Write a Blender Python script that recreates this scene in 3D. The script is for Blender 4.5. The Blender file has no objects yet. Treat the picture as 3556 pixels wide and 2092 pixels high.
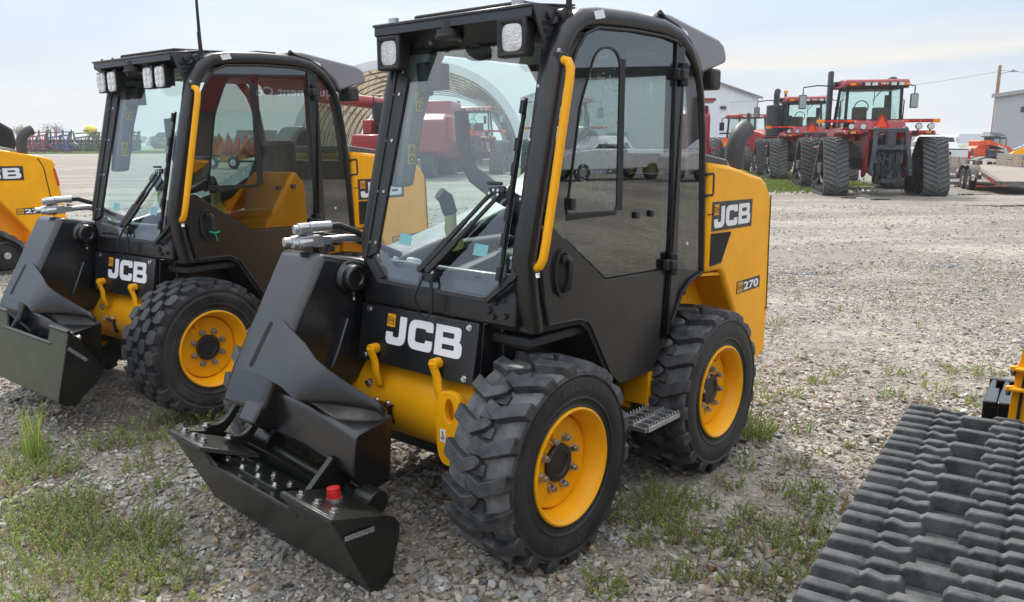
import bpy, bmesh, math, random
import numpy as np
from mathutils import Vector, Matrix, Euler
R = math.radians
PI = math.pi
random.seed(7)
rng = np.random.default_rng(11)
scene = bpy.context.scene
COL = scene.collection

# ------------------------------------------------------------------ materials
def nodes_of(m):
    m.use_nodes = True
    nt = m.node_tree
    return nt, nt.nodes, nt.links, nt.nodes['Principled BSDF']

def mat(name, col, rough=.5, metal=0., var=0., vscale=6., col2=None, bump=0., bscale=40., coat=0., drops=0., spec=.5, roughvar=0., emit=0.):
    m = bpy.data.materials.new(name)
    nt, N, L, b = nodes_of(m)
    b.inputs['Base Color'].default_value = (*col, 1)
    b.inputs['Roughness'].default_value = rough
    b.inputs['Metallic'].default_value = metal
    b.inputs['Specular IOR Level'].default_value = spec
    b.inputs['Coat Weight'].default_value = coat
    b.inputs['Coat Roughness'].default_value = .08
    if emit:
        b.inputs['Emission Color'].default_value = (*col, 1); b.inputs['Emission Strength'].default_value = emit
    tc = N.new('ShaderNodeTexCoord')
    if var > 0 or col2 is not None:
        n = N.new('ShaderNodeTexNoise'); n.inputs['Scale'].default_value = vscale; n.inputs['Detail'].default_value = 6; n.inputs['Roughness'].default_value = .65
        L.new(tc.outputs['Object'], n.inputs['Vector'])
        rp = N.new('ShaderNodeValToRGB')
        c2 = col2 if col2 is not None else tuple(min(1, c*(1+var)) for c in col)
        c1 = col if col2 is not None else tuple(c*(1-var) for c in col)
        rp.color_ramp.elements[0].position = .38; rp.color_ramp.elements[1].position = .68
        rp.color_ramp.elements[0].color = (*c1, 1); rp.color_ramp.elements[1].color = (*c2, 1)
        L.new(n.outputs['Fac'], rp.inputs['Fac']); L.new(rp.outputs['Color'], b.inputs['Base Color'])
        if roughvar:
            mr = N.new('ShaderNodeMapRange'); mr.inputs['To Min'].default_value = max(.02, rough-roughvar); mr.inputs['To Max'].default_value = min(1, rough+roughvar)
            L.new(n.outputs['Fac'], mr.inputs['Value']); L.new(mr.outputs['Result'], b.inputs['Roughness'])
    nrm = None
    if bump > 0:
        n2 = N.new('ShaderNodeTexNoise'); n2.inputs['Scale'].default_value = bscale; n2.inputs['Detail'].default_value = 4
        L.new(tc.outputs['Object'], n2.inputs['Vector'])
        bp = N.new('ShaderNodeBump'); bp.inputs['Strength'].default_value = bump; bp.inputs['Distance'].default_value = .01
        L.new(n2.outputs['Fac'], bp.inputs['Height']); nrm = bp
    if drops > 0:   # beads of rain water standing on the paint
        vo = N.new('ShaderNodeTexVoronoi'); vo.inputs['Scale'].default_value = 150; vo.inputs['Randomness'].default_value = 1
        L.new(tc.outputs['Object'], vo.inputs['Vector'])
        mr = N.new('ShaderNodeMapRange'); mr.inputs['From Min'].default_value = .12; mr.inputs['From Max'].default_value = .34; mr.inputs['To Min'].default_value = 1; mr.inputs['To Max'].default_value = 0
        L.new(vo.outputs['Distance'], mr.inputs['Value'])
        n3 = N.new('ShaderNodeTexNoise'); n3.inputs['Scale'].default_value = 9
        L.new(tc.outputs['Object'], n3.inputs['Vector'])
        gt = N.new('ShaderNodeMath'); gt.operation = 'GREATER_THAN'; gt.inputs[1].default_value = .5
        L.new(n3.outputs['Fac'], gt.inputs[0])
        mu = N.new('ShaderNodeMath'); mu.operation = 'MULTIPLY'
        L.new(mr.outputs['Result'], mu.inputs[0]); L.new(gt.outputs['Value'], mu.inputs[1])
        b2 = N.new('ShaderNodeBump'); b2.inputs['Strength'].default_value = drops; b2.inputs['Distance'].default_value = .0016
        L.new(mu.outputs['Value'], b2.inputs['Height'])
        if nrm: L.new(nrm.outputs['Normal'], b2.inputs['Normal'])
        nrm = b2
    if nrm: L.new(nrm.outputs['Normal'], b.inputs['Normal'])
    return m

def glass(name, tint, refl=1.0, ior=1.5, rough=.0, speck=True):
    """thin pane: tinted transparency plus a Fresnel reflection, with rain drops standing on it"""
    m = bpy.data.materials.new(name); m.use_nodes = True
    nt = m.node_tree; N = nt.nodes; L = nt.links
    for n in list(N):
        if n.type != 'OUTPUT_MATERIAL': N.remove(n)
    out = [n for n in N if n.type == 'OUTPUT_MATERIAL'][0]
    tr = N.new('ShaderNodeBsdfTransparent'); tr.inputs['Color'].default_value = (*[t**.5 for t in tint], 1)
    gl = N.new('ShaderNodeBsdfGlossy'); gl.inputs['Roughness'].default_value = rough; gl.inputs['Color'].default_value = (refl, refl, refl, 1)
    fr = N.new('ShaderNodeFresnel'); fr.inputs['IOR'].default_value = ior
    ge = N.new('ShaderNodeNewGeometry'); iv = N.new('ShaderNodeMath'); iv.operation = 'SUBTRACT'; iv.inputs[0].default_value = 1; L.new(ge.outputs['Backfacing'], iv.inputs[1])
    mu = N.new('ShaderNodeMath'); mu.operation = 'MULTIPLY'; L.new(fr.outputs['Fac'], mu.inputs[0]); L.new(iv.outputs['Value'], mu.inputs[1])
    mx = N.new('ShaderNodeMixShader')
    L.new(mu.outputs['Value'], mx.inputs['Fac']); L.new(tr.outputs['BSDF'], mx.inputs[1]); L.new(gl.outputs['BSDF'], mx.inputs[2])
    L.new(mx.outputs['Shader'], out.inputs['Surface'])
    if speck:
        tc = N.new('ShaderNodeTexCoord')
        vo = N.new('ShaderNodeTexVoronoi'); vo.inputs['Scale'].default_value = 60
        L.new(tc.outputs['Object'], vo.inputs['Vector'])
        mr = N.new('ShaderNodeMapRange'); mr.inputs['From Min'].default_value = .08; mr.inputs['From Max'].default_value = .2; mr.inputs['To Min'].default_value = 1; mr.inputs['To Max'].default_value = 0
        L.new(vo.outputs['Distance'], mr.inputs['Value'])
        bp = N.new('ShaderNodeBump'); bp.inputs['Strength'].default_value = .8; bp.inputs['Distance'].default_value = .004
        L.new(mr.outputs['Result'], bp.inputs['Height'])
        L.new(bp.outputs['Normal'], gl.inputs['Normal']); L.new(bp.outputs['Normal'], fr.inputs['Normal'])
    return m

M = {}
M['yellow'] = mat('machine_yellow_paint', (.90, .405, .003), .38, var=.07, vscale=3, coat=.04, drops=.25, spec=.27)
M['yellow_rim'] = mat('rim_yellow_paint', (.90, .41, .003), .40, var=.08, vscale=5, coat=.04, spec=.28)
M['black'] = mat('satin_black_paint', (.008, .0085, .0095), .30, var=.15, vscale=4, drops=.5, spec=.6)
M['blackdoor'] = mat('door_black_paint', (.020, .019, .018), .30, var=.1, vscale=3, drops=.5, bump=.02, bscale=300)
M['armblack'] = mat('boom_black_paint', (.006, .0068, .008), .27, var=.15, vscale=3, drops=.35, spec=.75, coat=.15)
M['hitchblack'] = mat('worn_hitch_black', (.007, .0085, .007), .30, col2=(.015, .017, .014), vscale=12, bump=.08, bscale=60, drops=.2)
M['hitchgreen'] = mat('wet_hitch_plate_olive', (.024, .034, .015), .34, col2=(.036, .048, .024), vscale=14, bump=.08, bscale=50, drops=.4)
M['plastic'] = mat('black_plastic', (.016, .016, .017), .5)
M['rubberseal'] = mat('rubber_seal', (.008, .008, .008), .6)
M['greypod'] = mat('grey_plastic_roof_pod', (.23, .23, .245), .5, var=.06, vscale=3, drops=.3)
M['cheek'] = mat('cheek_plate_skylit', (.040, .042, .047), .5, drops=.3)  # black plate, base colour lightened for the sky it faces so slots show
M['greytrim'] = mat('cab_trim_grey', (.22, .23, .24), .6)
M['darktrim'] = mat('cab_trim_dark', (.02, .021, .022), .65)
M['tyre'] = mat('tyre_rubber', (.015, .016, .018), .52, col2=(.062, .063, .065), vscale=5, bump=.15, bscale=45, roughvar=.12, spec=.4)
M['tyredust'] = mat('dusty_tyre_rubber', (.045, .047, .05), .6, col2=(.17, .17, .168), vscale=9, bump=.15, bscale=45, spec=.35)
M['tyrewall'] = mat('tyre_sidewall', (.013, .014, .016), .50, col2=(.034, .035, .037), vscale=6, bump=.10, bscale=60, spec=.4)
M['tyrelug'] = mat('tyre_lug_rubber', (.018, .020, .023), .42, col2=(.085, .087, .09), vscale=11, bump=.12, bscale=50, roughvar=.12, spec=.45)
M['track'] = mat('track_rubber', (.042, .046, .048), .70, col2=(.115, .119, .12), vscale=16, bump=.2, bscale=90, roughvar=.1, spec=.4)
M['steel'] = mat('galvanised_steel', (.48, .49, .50), .32, metal=.9, var=.12, vscale=20)
M['castsilver'] = mat('cast_silver', (.50, .51, .52), .36, metal=.85, var=.15, vscale=15, bump=.1, bscale=60)
M['chrome'] = mat('bolt_zinc', (.62, .62, .62), .25, metal=1.)
M['exhaust'] = mat('exhaust_grey', (.045, .046, .048), .55, var=.15, vscale=5)
M['white'] = mat('decal_white', (.80, .80, .82), .45)
M['decalblack'] = mat('decal_black', (.028, .028, .030), .4)
M['decalyellow'] = mat('decal_orange', (.80, .33, .01), .4)
M['warnyellow'] = mat('warning_label_yellow', (.75, .62, .03), .5)
M['red'] = mat('red_cap', (.55, .012, .014), .4)
M['glass_front'] = glass('windscreen_glass', (.84, .95, .93), 1., 2.1, speck=False)
M['glass_door'] = glass('tinted_door_glass', (.40, .48, .46), 1., 2.2, speck=False)
M['glass_slide'] = glass('sliding_window_glass', (.82, .92, .90), 1., 1.7, speck=False)
M['glass_side'] = glass('clear_side_glass', (.80, .91, .89), 1., 1.45, speck=False)
M['sticker_teal'] = mat('teal_film_sticker', (.18, .52, .56), .4)
M['lens'] = mat('lamp_lens', (.55, .56, .54), .10, metal=.45, col2=(.85, .86, .84), vscale=22, bump=.5, bscale=120)
M['frit'] = mat('glass_frit_grey', (.075, .080, .085), .25)
M['fritblack'] = mat('door_glass_black_border', (.006, .006, .0065), .4)
M['drop'] = mat('rain_drop_water', (.9, .92, .92), .02)
M['drop'].node_tree.nodes['Principled BSDF'].inputs['Transmission Weight'].default_value = 1; M['drop'].node_tree.nodes['Principled BSDF'].inputs['IOR'].default_value = 1.33
M['moulding'] = mat('raised_sidewall_letter', (.07, .072, .075), .5)
M['mesh'] = mat('black_mesh', (.006, .006, .006), .8)
M['netyellow'] = mat('lever_net_yellow', (.45, .42, .12), .7)

# ------------------------------------------------------------------ mesh builder
def frame_of(d, up=None):
    d = Vector(d).normalized()
    a = Vector(up) if up is not None else (Vector((0, 0, 1)) if abs(d.z) < .95 else Vector((1, 0, 0)))
    x = a.cross(d)
    if x.length < 1e-6: x = Vector((1, 0, 0)).cross(d)
    x.normalize()
    return x, d.cross(x).normalized(), d

def arc(c, r, a0, a1, n=8):
    return [(c[0]+r*math.cos(R(a0+(a1-a0)*i/n)), c[1]+r*math.sin(R(a0+(a1-a0)*i/n))) for i in range(n+1)]

def rpoly(pts, n=5):
    """polygon with rounded corners: pts are (x, y) or (x, y, radius)"""
    out = []; k = len(pts)
    for i in range(k):
        p = Vector(pts[i][:2]); r = pts[i][2] if len(pts[i]) > 2 else 0
        if r <= 0: out.append(tuple(p)); continue
        a = (Vector(pts[i-1][:2])-p); b = (Vector(pts[(i+1) % k][:2])-p)
        la, lb = a.length, b.length; a.normalize(); b.normalize()
        ang = max(.15, a.angle(b)); t = min(r/math.tan(ang/2), la*.49, lb*.49)
        p0 = p+a*t; p1 = p+b*t
        for j in range(n+1):
            s = j/n; q = p0*(1-s)**2+p*2*s*(1-s)+p1*s*s
            out.append(tuple(q))
    return out

class MB:
    def __init__(s): s.v = []; s.f = []
    def add(s, vs, fs):
        o = len(s.v); s.v += [tuple(p) for p in vs]; s.f += [tuple(i+o for i in f) for f in fs]; return s
    def box(s, u0, u1, v0, v1, z0, z1, X=None):
        vs = [(x, y, z) for x in (u0, u1) for y in (v0, v1) for z in (z0, z1)]
        if X is not None: vs = [X @ Vector(p) for p in vs]
        return s.add(vs, [(0, 1, 3, 2), (4, 6, 7, 5), (0, 4, 5, 1), (2, 3, 7, 6), (0, 2, 6, 4), (1, 5, 7, 3)])
    def obox(s, c, d, size, up=None):
        """box centred at c, its long axis along d: size = (across, up, along)"""
        x, y, z = frame_of(d, up); c = Vector(c)
        vs = [c+x*(i*size[0]/2)+y*(j*size[1]/2)+z*(k*size[2]/2) for i in (-1, 1) for j in (-1, 1) for k in (-1, 1)]
        return s.add(vs, [(0, 1, 3, 2), (4, 6, 7, 5), (0, 4, 5, 1), (2, 3, 7, 6), (0, 2, 6, 4), (1, 5, 7, 3)])
    def prism(s, poly, axis, a, b):
        def P(p, t):
            return (p[0], t, p[1]) if axis == 'v' else ((t, p[0], p[1]) if axis == 'u' else (p[0], p[1], t))
        n = len(poly)
        vs = [P(p, a) for p in poly]+[P(p, b) for p in poly]
        fs = [tuple(range(n-1, -1, -1)), tuple(range(n, 2*n))]+[(i, (i+1) % n, (i+1) % n+n, i+n) for i in range(n)]
        return s.add(vs, fs)
    def slab(s, pts, nrm, t):
        """3-d polygon pts thickened by t along nrm"""
        nv = Vector(nrm).normalized()*t; n = len(pts); P = [Vector(p) for p in pts]
        return s.add(P+[p+nv for p in P], [tuple(range(n-1, -1, -1)), tuple(range(n, 2*n))]+[(i, (i+1) % n, (i+1) % n+n, i+n) for i in range(n)])
    def ring(s, outer, inner, axis, a, b):
        def P(p, t):
            return (p[0], t, p[1]) if axis == 'v' else ((t, p[0], p[1]) if axis == 'u' else (p[0], p[1], t))
        n = len(outer)
        vs = [P(p, a) for p in outer]+[P(p, a) for p in inner]+[P(p, b) for p in outer]+[P(p, b) for p in inner]
        fs = []
        for i in range(n):
            j = (i+1) % n
            fs += [(i, j, j+n, i+n), (i+2*n, i+3*n, j+3*n, j+2*n), (i, i+2*n, j+2*n, j), (i+n, j+n, j+3*n, i+3*n)]
        return s.add(vs, fs)
    def loft(s, secs, caps=True, closed=True):
        n = len(secs[0]); vs = [p for sec in secs for p in sec]; fs = []
        for k in range(len(secs)-1):
            for i in range(n if closed else n-1):
                j = (i+1) % n
                fs.append((k*n+i, k*n+j, (k+1)*n+j, (k+1)*n+i))
        if caps: fs += [tuple(range(n-1, -1, -1)), tuple(range((len(secs)-1)*n, len(secs)*n))]
        return s.add(vs, fs)
    def tube(s, path, r, n=10, up=None, caps=True, ell=None, sq=None):
        """swept tube; r a number or one per point; ell=(a,b) flattens the section, sq=power squares it"""
        P = [Vector(p) for p in path]; secs = []; px = None
        for i, p in enumerate(P):
            d = (P[min(i+1, len(P)-1)]-P[max(i-1, 0)])
            if d.length < 1e-9: d = Vector((0, 0, 1))
            d.normalize()
            if up is not None: x, y, _ = frame_of(d, up)
            elif px is None: x, y, _ = frame_of(d)
            else:
                x = px-d*px.dot(d); x.normalize(); y = d.cross(x)
            px = x
            rr = r[i] if isinstance(r, (list, tuple)) else r
            a, b = (rr, rr) if ell is None else ell
            sec = []
            for k in range(n):
                t = 2*PI*(k+.5)/n; c, q = math.cos(t), math.sin(t)
                if sq: c = math.copysign(abs(c)**sq, c); q = math.copysign(abs(q)**sq, q)
                sec.append(p+x*(a*c)+y*(b*q))
            secs.append(sec)
        return s.loft(secs, caps)
    def bar(s, p0, p1, w, h, up=None):
        p0, p1 = Vector(p0), Vector(p1)
        return s.obox((p0+p1)/2, p1-p0, (w, h, (p1-p0).length), up)
    def cyl(s, p0, p1, r, n=16, r2=None):
        return s.tube([p0, p1], [r, r if r2 is None else r2], n)
    def lathe(s, prof, c, ax, n=48, closed=False):
        """profile of (radius, offset along axis)"""
        x, y, d = frame_of(ax); c = Vector(c); secs = []
        for rr, t in prof:
            secs.append([c+d*t+x*(rr*math.cos(2*PI*k/n))+y*(rr*math.sin(2*PI*k/n)) for k in range(n)])
        return s.loft(secs, caps=False)
    def bolt(s, p, nrm, r=.012, h=.010, washer=True):
        p = Vector(p); nv = Vector(nrm).normalized()
        if washer: s.cyl(p-nv*.002, p+nv*.003, r*1.35, 12)
        return s.cyl(p+nv*.003, p+nv*(h+.003), r, 6)
    def ball(s, c, r, seg=12, rings=8, sc=(1, 1, 1)):
        c = Vector(c); vs = [c+Vector((0, 0, r*sc[2]))]; fs = []
        for i in range(1, rings):
            t = PI*i/rings
            for k in range(seg):
                a = 2*PI*k/seg
                vs.append(c+Vector((r*sc[0]*math.sin(t)*math.cos(a), r*sc[1]*math.sin(t)*math.sin(a), r*sc[2]*math.cos(t))))
        vs.append(c-Vector((0, 0, r*sc[2])))
        for k in range(seg):
            fs.append((0, 1+k, 1+(k+1) % seg))
            for i in range(rings-2):
                a = 1+i*seg; fs.append((a+k, a+seg+k, a+seg+(k+1) % seg, a+(k+1) % seg))
            a = 1+(rings-2)*seg; fs.append((a+k, len(vs)-1, a+(k+1) % seg))
        return s.add(vs, fs)
    def build(s, name, m, parent=None, bevel=0, angle=35, seg=2, m2=None):
        me = bpy.data.meshes.new(name); me.from_pydata([tuple(p) for p in s.v], [], s.f)
        bm = bmesh.new(); bm.from_mesh(me); bmesh.ops.recalc_face_normals(bm, faces=bm.faces)
        bm.to_mesh(me); bm.free()
        me.materials.append(M[m] if isinstance(m, str) else m)
        if m2:   # faces from m2[0] on take a second material
            me.materials.append(M[m2[1]]); me.polygons.foreach_set('material_index', [0 if i < m2[0] else 1 for i in range(len(me.polygons))])
        me.polygons.foreach_set('use_smooth', [True]*len(me.polygons))
        try: me.set_sharp_from_angle(angle=R(angle))
        except Exception: pass
        me.update()
        o = bpy.data.objects.new(name, me); COL.objects.link(o)
        if parent is not None: o.parent = parent
        if bevel:
            b = o.modifiers.new('bevel', 'BEVEL'); b.width = bevel; b.segments = seg; b.limit_method = 'ANGLE'; b.angle_limit = R(40); b.harden_normals = False
        return o

def tag(o, label=None, cat=None, group=None, kind=None):
    if label: o['label'] = label
    if cat: o['category'] = cat
    if group: o['group'] = group
    if kind: o['kind'] = kind
    return o

def thing(name, loc, rz=0, label=None, cat=None, group=None):
    o = bpy.data.objects.new(name, None); COL.objects.link(o)
    o.location = loc; o.rotation_euler = (0, 0, rz); o.empty_display_size = .3
    return tag(o, label, cat, group)

def kids(o): return [c for c in bpy.data.objects if c.parent == o]

def copy_tree(o, parent=None):
    c = o.copy(); COL.objects.link(c); c.parent = parent if parent is not None else o.parent
    for ch in kids(o):
        if ch is not c: copy_tree(ch, c)
    return c

def text_mesh(mb, s, o, right, up, height, width=None, depth=.002, bold=.0, shear=0):
    """flat lettering as geometry: lower-left corner o, along right/up, thickened outwards"""
    cu = bpy.data.curves.new('lettering', 'FONT'); cu.body = s; cu.size = 1; cu.offset = bold; cu.shear = shear; cu.resolution_u = 3
    cu.fill_mode = 'FRONT'
    ob = bpy.data.objects.new('lettering', cu); COL.objects.link(ob)
    dg = bpy.context.evaluated_depsgraph_get(); me = bpy.data.meshes.new_from_object(ob.evaluated_get(dg))
    V = [v.co.copy() for v in me.vertices]; F = [tuple(p.vertices) for p in me.polygons]
    bpy.data.objects.remove(ob); bpy.data.curves.remove(cu); bpy.data.meshes.remove(me)
    if not V: return mb
    x0 = min(v.x for v in V); x1 = max(v.x for v in V); y0 = min(v.y for v in V); y1 = max(v.y for v in V)
    k = height/(y1-y0); kx = (width/(x1-x0)) if width else k
    right = Vector(right).normalized(); up = Vector(up).normalized(); n = right.cross(up)
    P = [Vector(o)+right*((v.x-x0)*kx)+up*((v.y-y0)*k)+n*depth for v in V]
    return mb.add(P, F)

def plane_poly(mb, pts2, o, right, up, depth):
    right = Vector(right).normalized(); up = Vector(up).normalized(); n = right.cross(up); o = Vector(o)
    return mb.slab([o+right*p[0]+up*p[1] for p in pts2], n, depth)

def jcb_letters():
    """the three wide block letters, unit height; (list of polygons, total width)"""
    P = []
    P.append(rpoly([(.62, 1), (.62, .34, .05), (.57, .26, .06), (.36, .26, .06), (.31, .32, .04), (.31, .42), (0, .42), (0, 0, .32), (.93, 0, .34), (.93, 1)]))
    x = 1.06
    P.append(rpoly([(x+1.1, .66), (x+1.1, 1, .30), (x, 1, .36), (x, 0, .36), (x+1.1, 0, .30), (x+1.1, .37), (x+.79, .37), (x+.79, .26, .07), (x+.31, .26, .10), (x+.31, .74, .10), (x+.79, .74, .07), (x+.79, .66)]))
    x = 2.28
    P.append([(x, 0), (x+.31, 0), (x+.31, 1), (x, 1)])
    for y0, y1 in ((.79, 1), (.40, .61), (0, .23)):
        P.append([(x+.31, y0), (x+.72, y0), (x+.72, y1), (x+.31, y1)])
    P.append(rpoly([(x+.72, .79), (x+.80, .79, .05), (x+.80, .61, .05), (x+.72, .61), (x+.72, .50), (x+1.06, .53, .10), (x+1.10, 1, .26), (x+.72, 1)]))
    P.append(rpoly([(x+.72, .40), (x+.84, .40, .05), (x+.84, .23, .05), (x+.72, .23), (x+.72, 0), (x+1.16, 0, .28), (x+1.16, .55, .2), (x+.72, .50)]))
    return P, 3.44

def jcb_word(mb, o, right, up, h, w, depth=.003):
    P, W = jcb_letters()
    for p in P: plane_poly(mb, [(a*w/W, b*h) for a, b in p], o, right, up, depth)
    return mb

def badge(parent, o, right, up, s, nrm_off=.004):
    """small orange square with a black outlined JCB plate"""
    m = MB(); plane_poly(m, [(0, 0), (s, 0), (s, s*1.12), (0, s*1.12)], o, right, up, nrm_off); b = m.build('badge', 'decalyellow', parent)
    right = Vector(right).normalized(); up = Vector(up).normalized(); n = right.cross(up)
    m = MB(); o2 = Vector(o)+n*nrm_off
    for a, c in (((.12, .30), (.12, .86)), ((.12, .86), (.80, .76)), ((.80, .76), (.88, .22)), ((.88, .22), (.12, .30))):
        p, q = o2+right*a[0]*s+up*a[1]*s, o2+right*c[0]*s+up*c[1]*s
        m.bar(p, q, s*.05, .003, up=n)
    text_mesh(m, 'JCB', o2+right*s*.22+up*s*.42, right+up*-.08, up, s*.27, s*.56, .002, .03)
    m.build('badge_mark', 'decalblack', b)
    return b
# ------------------------------------------------------------------ wheels
def cylpt(c, r, t, s, side=1, R0=.42):
    a = s/R0
    return (c[0]+r*math.cos(a), c[1]+side*t, c[2]+r*math.sin(a))

def make_wheel(parent, c, kind='bar', side=1, rot=0.):
    """part 'wheel' (the rim) with tyre, hub and nuts under it; axis along v, outer face to side*v"""
    ax = (0, side, 0)
    m = MB()
    m.lathe([(.216, -.14), (.232, -.14), (.234, -.13), (.205, -.11), (.198, -.06), (.200, .06), (.206, .10), (.212, .125), (.222, .138), (.2345, .150), (.2345, .158), (.227, .162), (.219, .156), (.210, .142), (.203, .122), (.197, .106), (.192, .090), (.190, .056), (.1845, .054), (.1835, .076), (.180, .079), (.105, .079), (.075, .076), (.02, .076), (.02, .05), (.18, .05), (.190, -.06)], c, ax, 64)
    # valve guard welded inside the barrel
    a0 = rot+R(48)
    for da in (-.11, .11):
        p = Vector((c[0]+.196*math.cos(a0+da), c[1]+side*.115, c[2]+.196*math.sin(a0+da)))
        q = Vector((c[0]+.165*math.cos(a0+da*.6), c[1]+side*.115, c[2]+.165*math.sin(a0+da*.6)))
        m.bar(p, q, .004, .05, up=(0, 1, 0))
    w = m.build('wheel', 'yellow_rim', parent, angle=28)
    m = MB(); m.lathe([(.0, .050), (.076, .050), (.077, .090), (.072, .097), (.050, .098), (.046, .092), (.02, .093), (.0, .093)], c, ax, 40); m.build('hub', 'plastic', w)
    proto = None
    for k in range(8):
        a = rot+2*PI*(k+.5)/8
        p = Vector((c[0]+.103*math.cos(a), c[1]+side*.079, c[2]+.103*math.sin(a)))
        m = MB(); m.cyl(p, p+Vector((0, side*.004, 0)), .018, 14); m.cyl(p+Vector((0, side*.004, 0)), p+Vector((0, side*.024, 0)), .0155, 6, .0145); m.cyl(p+Vector((0, side*.024, 0)), p+Vector((0, side*.032, 0)), .009, 10)
        m.build('lug_nut', 'steel', w)
    m = MB()
    if kind == 'bar':
        prof = [(.226, -.136), (.262, -.150), (.315, -.158), (.365, -.155), (.380, -.140), (.384, -.10), (.385, 0), (.384, .10), (.380, .140), (.371, .150), (.3695, .158), (.363, .164), (.357, .160), (.352, .158), (.33, .164), (.30, .163), (.276, .157), (.274, .160), (.268, .160), (.264, .152), (.245, .147), (.238, .152), (.231, .149), (.226, .136)]
        m.lathe(prof[9:], c, ax, 96); nw = len(m.f); m.lathe(prof[:10], c, ax, 96); nd = len(m.f)
        N = 18
        for k in range(N):
            for sg in (1, -1):
                s0 = 2*PI*.42*(k+(0 if sg > 0 else .5))/N+rot*.42
                secs = []
                for t, ds, w0, top, bot in ((-.028, .012, .018, .410, .381), (-.010, .004, .052, .4200, .382), (.045, -.020, .058, .4195, .382), (.100, .004, .060, .4165, .381), (.140, .024, .064, .4115, .378), (.154, .030, .064, .4070, .370), (.162, .032, .060, .386, .360)):
                    e = .005
                    cs = s0+ds
                    secs.append([cylpt(c, bot, sg*t, cs-w0/2-e, side), cylpt(c, top, sg*t, cs-w0/2+.002, side), cylpt(c, top, sg*t, cs+w0/2-.002, side), cylpt(c, bot, sg*t, cs+w0/2+e, side)])
                m.loft(secs)
                # little step moulded at the foot of the lug's centre end
                m.loft([[cylpt(c, .382, sg*t, s0-.05, side), cylpt(c, .396, sg*t, s0-.045, side), cylpt(c, .396, sg*t, s0+.0, side), cylpt(c, .382, sg*t, s0+.005, side)] for t in (-.045, .02)])
        o = m.build('tyre', 'tyrewall', w, bevel=.0035, angle=30, seg=1); o.data.materials.append(M['tyredust']); o.data.materials.append(M['tyrelug']); o.data.polygons.foreach_set('material_index', [0 if i < nw else (1 if i < nd else 2) for i in range(len(o.data.polygons))])
        m = MB()
        for word, a0, rr, hh in (('XTRA-WALL', 1.25, .305, .026), ('XTRA-WALL', 4.35, .305, .026), ('N.H.S.', .95+1.0, .352, .010)):
            for i, chx in enumerate(word):
                if chx == ' ': continue
                t = rot+a0+side*i*(hh*.98/rr); er = Vector((math.cos(t), 0, math.sin(t))); tg = Vector((-math.sin(t), 0, math.cos(t)))*side
                text_mesh(m, chx, Vector((c[0], c[1]+side*.1640, c[2]))+er*rr, tg, er, hh if chx not in '-.' else hh*.22, None, .0015, .01)
        m.build('sidewall_lettering', 'moulding', w)
    else:
        prof = [(.226, -.136), (.262, -.155), (.315, -.168), (.365, -.168), (.384, -.160), (.388, -.10), (.389, 0), (.388, .10), (.384, .160), (.370, .168), (.355, .170), (.350, .164), (.335, .166), (.331, .170), (.30, .168), (.28, .160), (.276, .163), (.268, .161), (.262, .153), (.245, .147), (.238, .152), (.231, .149), (.226, .136)]
        m.lathe(prof, c, ax, 96)
        N = 21; pit = 2*PI*.42/N
        for k in range(N):
            for ci, (tc, off) in enumerate(((-.128, 0), (-.064, .5), (0, 0), (.064, .5), (.128, 0))):
                s0 = pit*(k+off)+rot*.42; out = abs(ci-2) == 2
                hw = .030 if not out else .034; hl = pit*.40
                sg = 1 if (ci % 2 == 0) else -1
                pl = [(-hw, -hl*.75), (0, -hl*1.02), (hw, -hl*.75), (hw*.96, hl*.62), (0, hl*.92), (-hw*.96, hl*.62)]
                top = .421-.006*(abs(tc)/.13)**2
                b = []; tp = []
                for (x, y) in pl:
                    tt = tc+x*1.08; rb = .386
                    r_top = top
                    if out and x*tc > 0: r_top = .410; rb = .366; tt = tc+math.copysign(hw*1.25, tc)
                    b.append(cylpt(c, rb, tt, s0+y*1.06, side)); tp.append(cylpt(c, r_top, tc+x*.93 if not (out and x*tc > 0) else tc+math.copysign(hw*1.08, tc), s0+y*.94, side))
                m.loft([b, tp])
        m.build('tyre', 'tyre', w, bevel=.004, angle=30, seg=1)
    return w

# ------------------------------------------------------------------ the skid steer loader (u forward, v to its left, z up)
def wsu(z): return .088-.255*(z-1.15)          # windscreen plane
def fpu(z): return .140-.178*(z-.72)           # front panel plane
V = (0, 1, 0)

def front_panel(root):
    m = MB()
    m.prism([(fpu(.70)-.03, .70), (fpu(.70), .70), (fpu(.948), .948), (fpu(.948)-.03, .948)], 'v', -.327, .383)
    # bent-back side of the plate
    m.prism([(.10, .70), (-.06, .76), (-.10, .93), (.07, .94)], 'v', .355, .383)
    p = m.build('front_plate', 'black', root, bevel=.004)
    n = Vector((1, 0, .178)).normalized(); up = Vector((-.178, 0, 1)).normalized()
    for v, z in ((-.274, .722), (-.274, .926), (.336, .926), (.336, .722)):
        b = MB(); b.bolt((fpu(z)+.001, v, z), n, .010, .008); b.build('bolt', 'chrome', p)
    o = Vector((fpu(.793)+.001, -.151, .793))
    w = MB(); jcb_word(w, o, V, up, .127, .458); w.build('lettering', 'white', p)
    badge(p, Vector((fpu(.868)+.0015, -.149, .868)), V, up, .050, .003)
    return p

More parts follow.
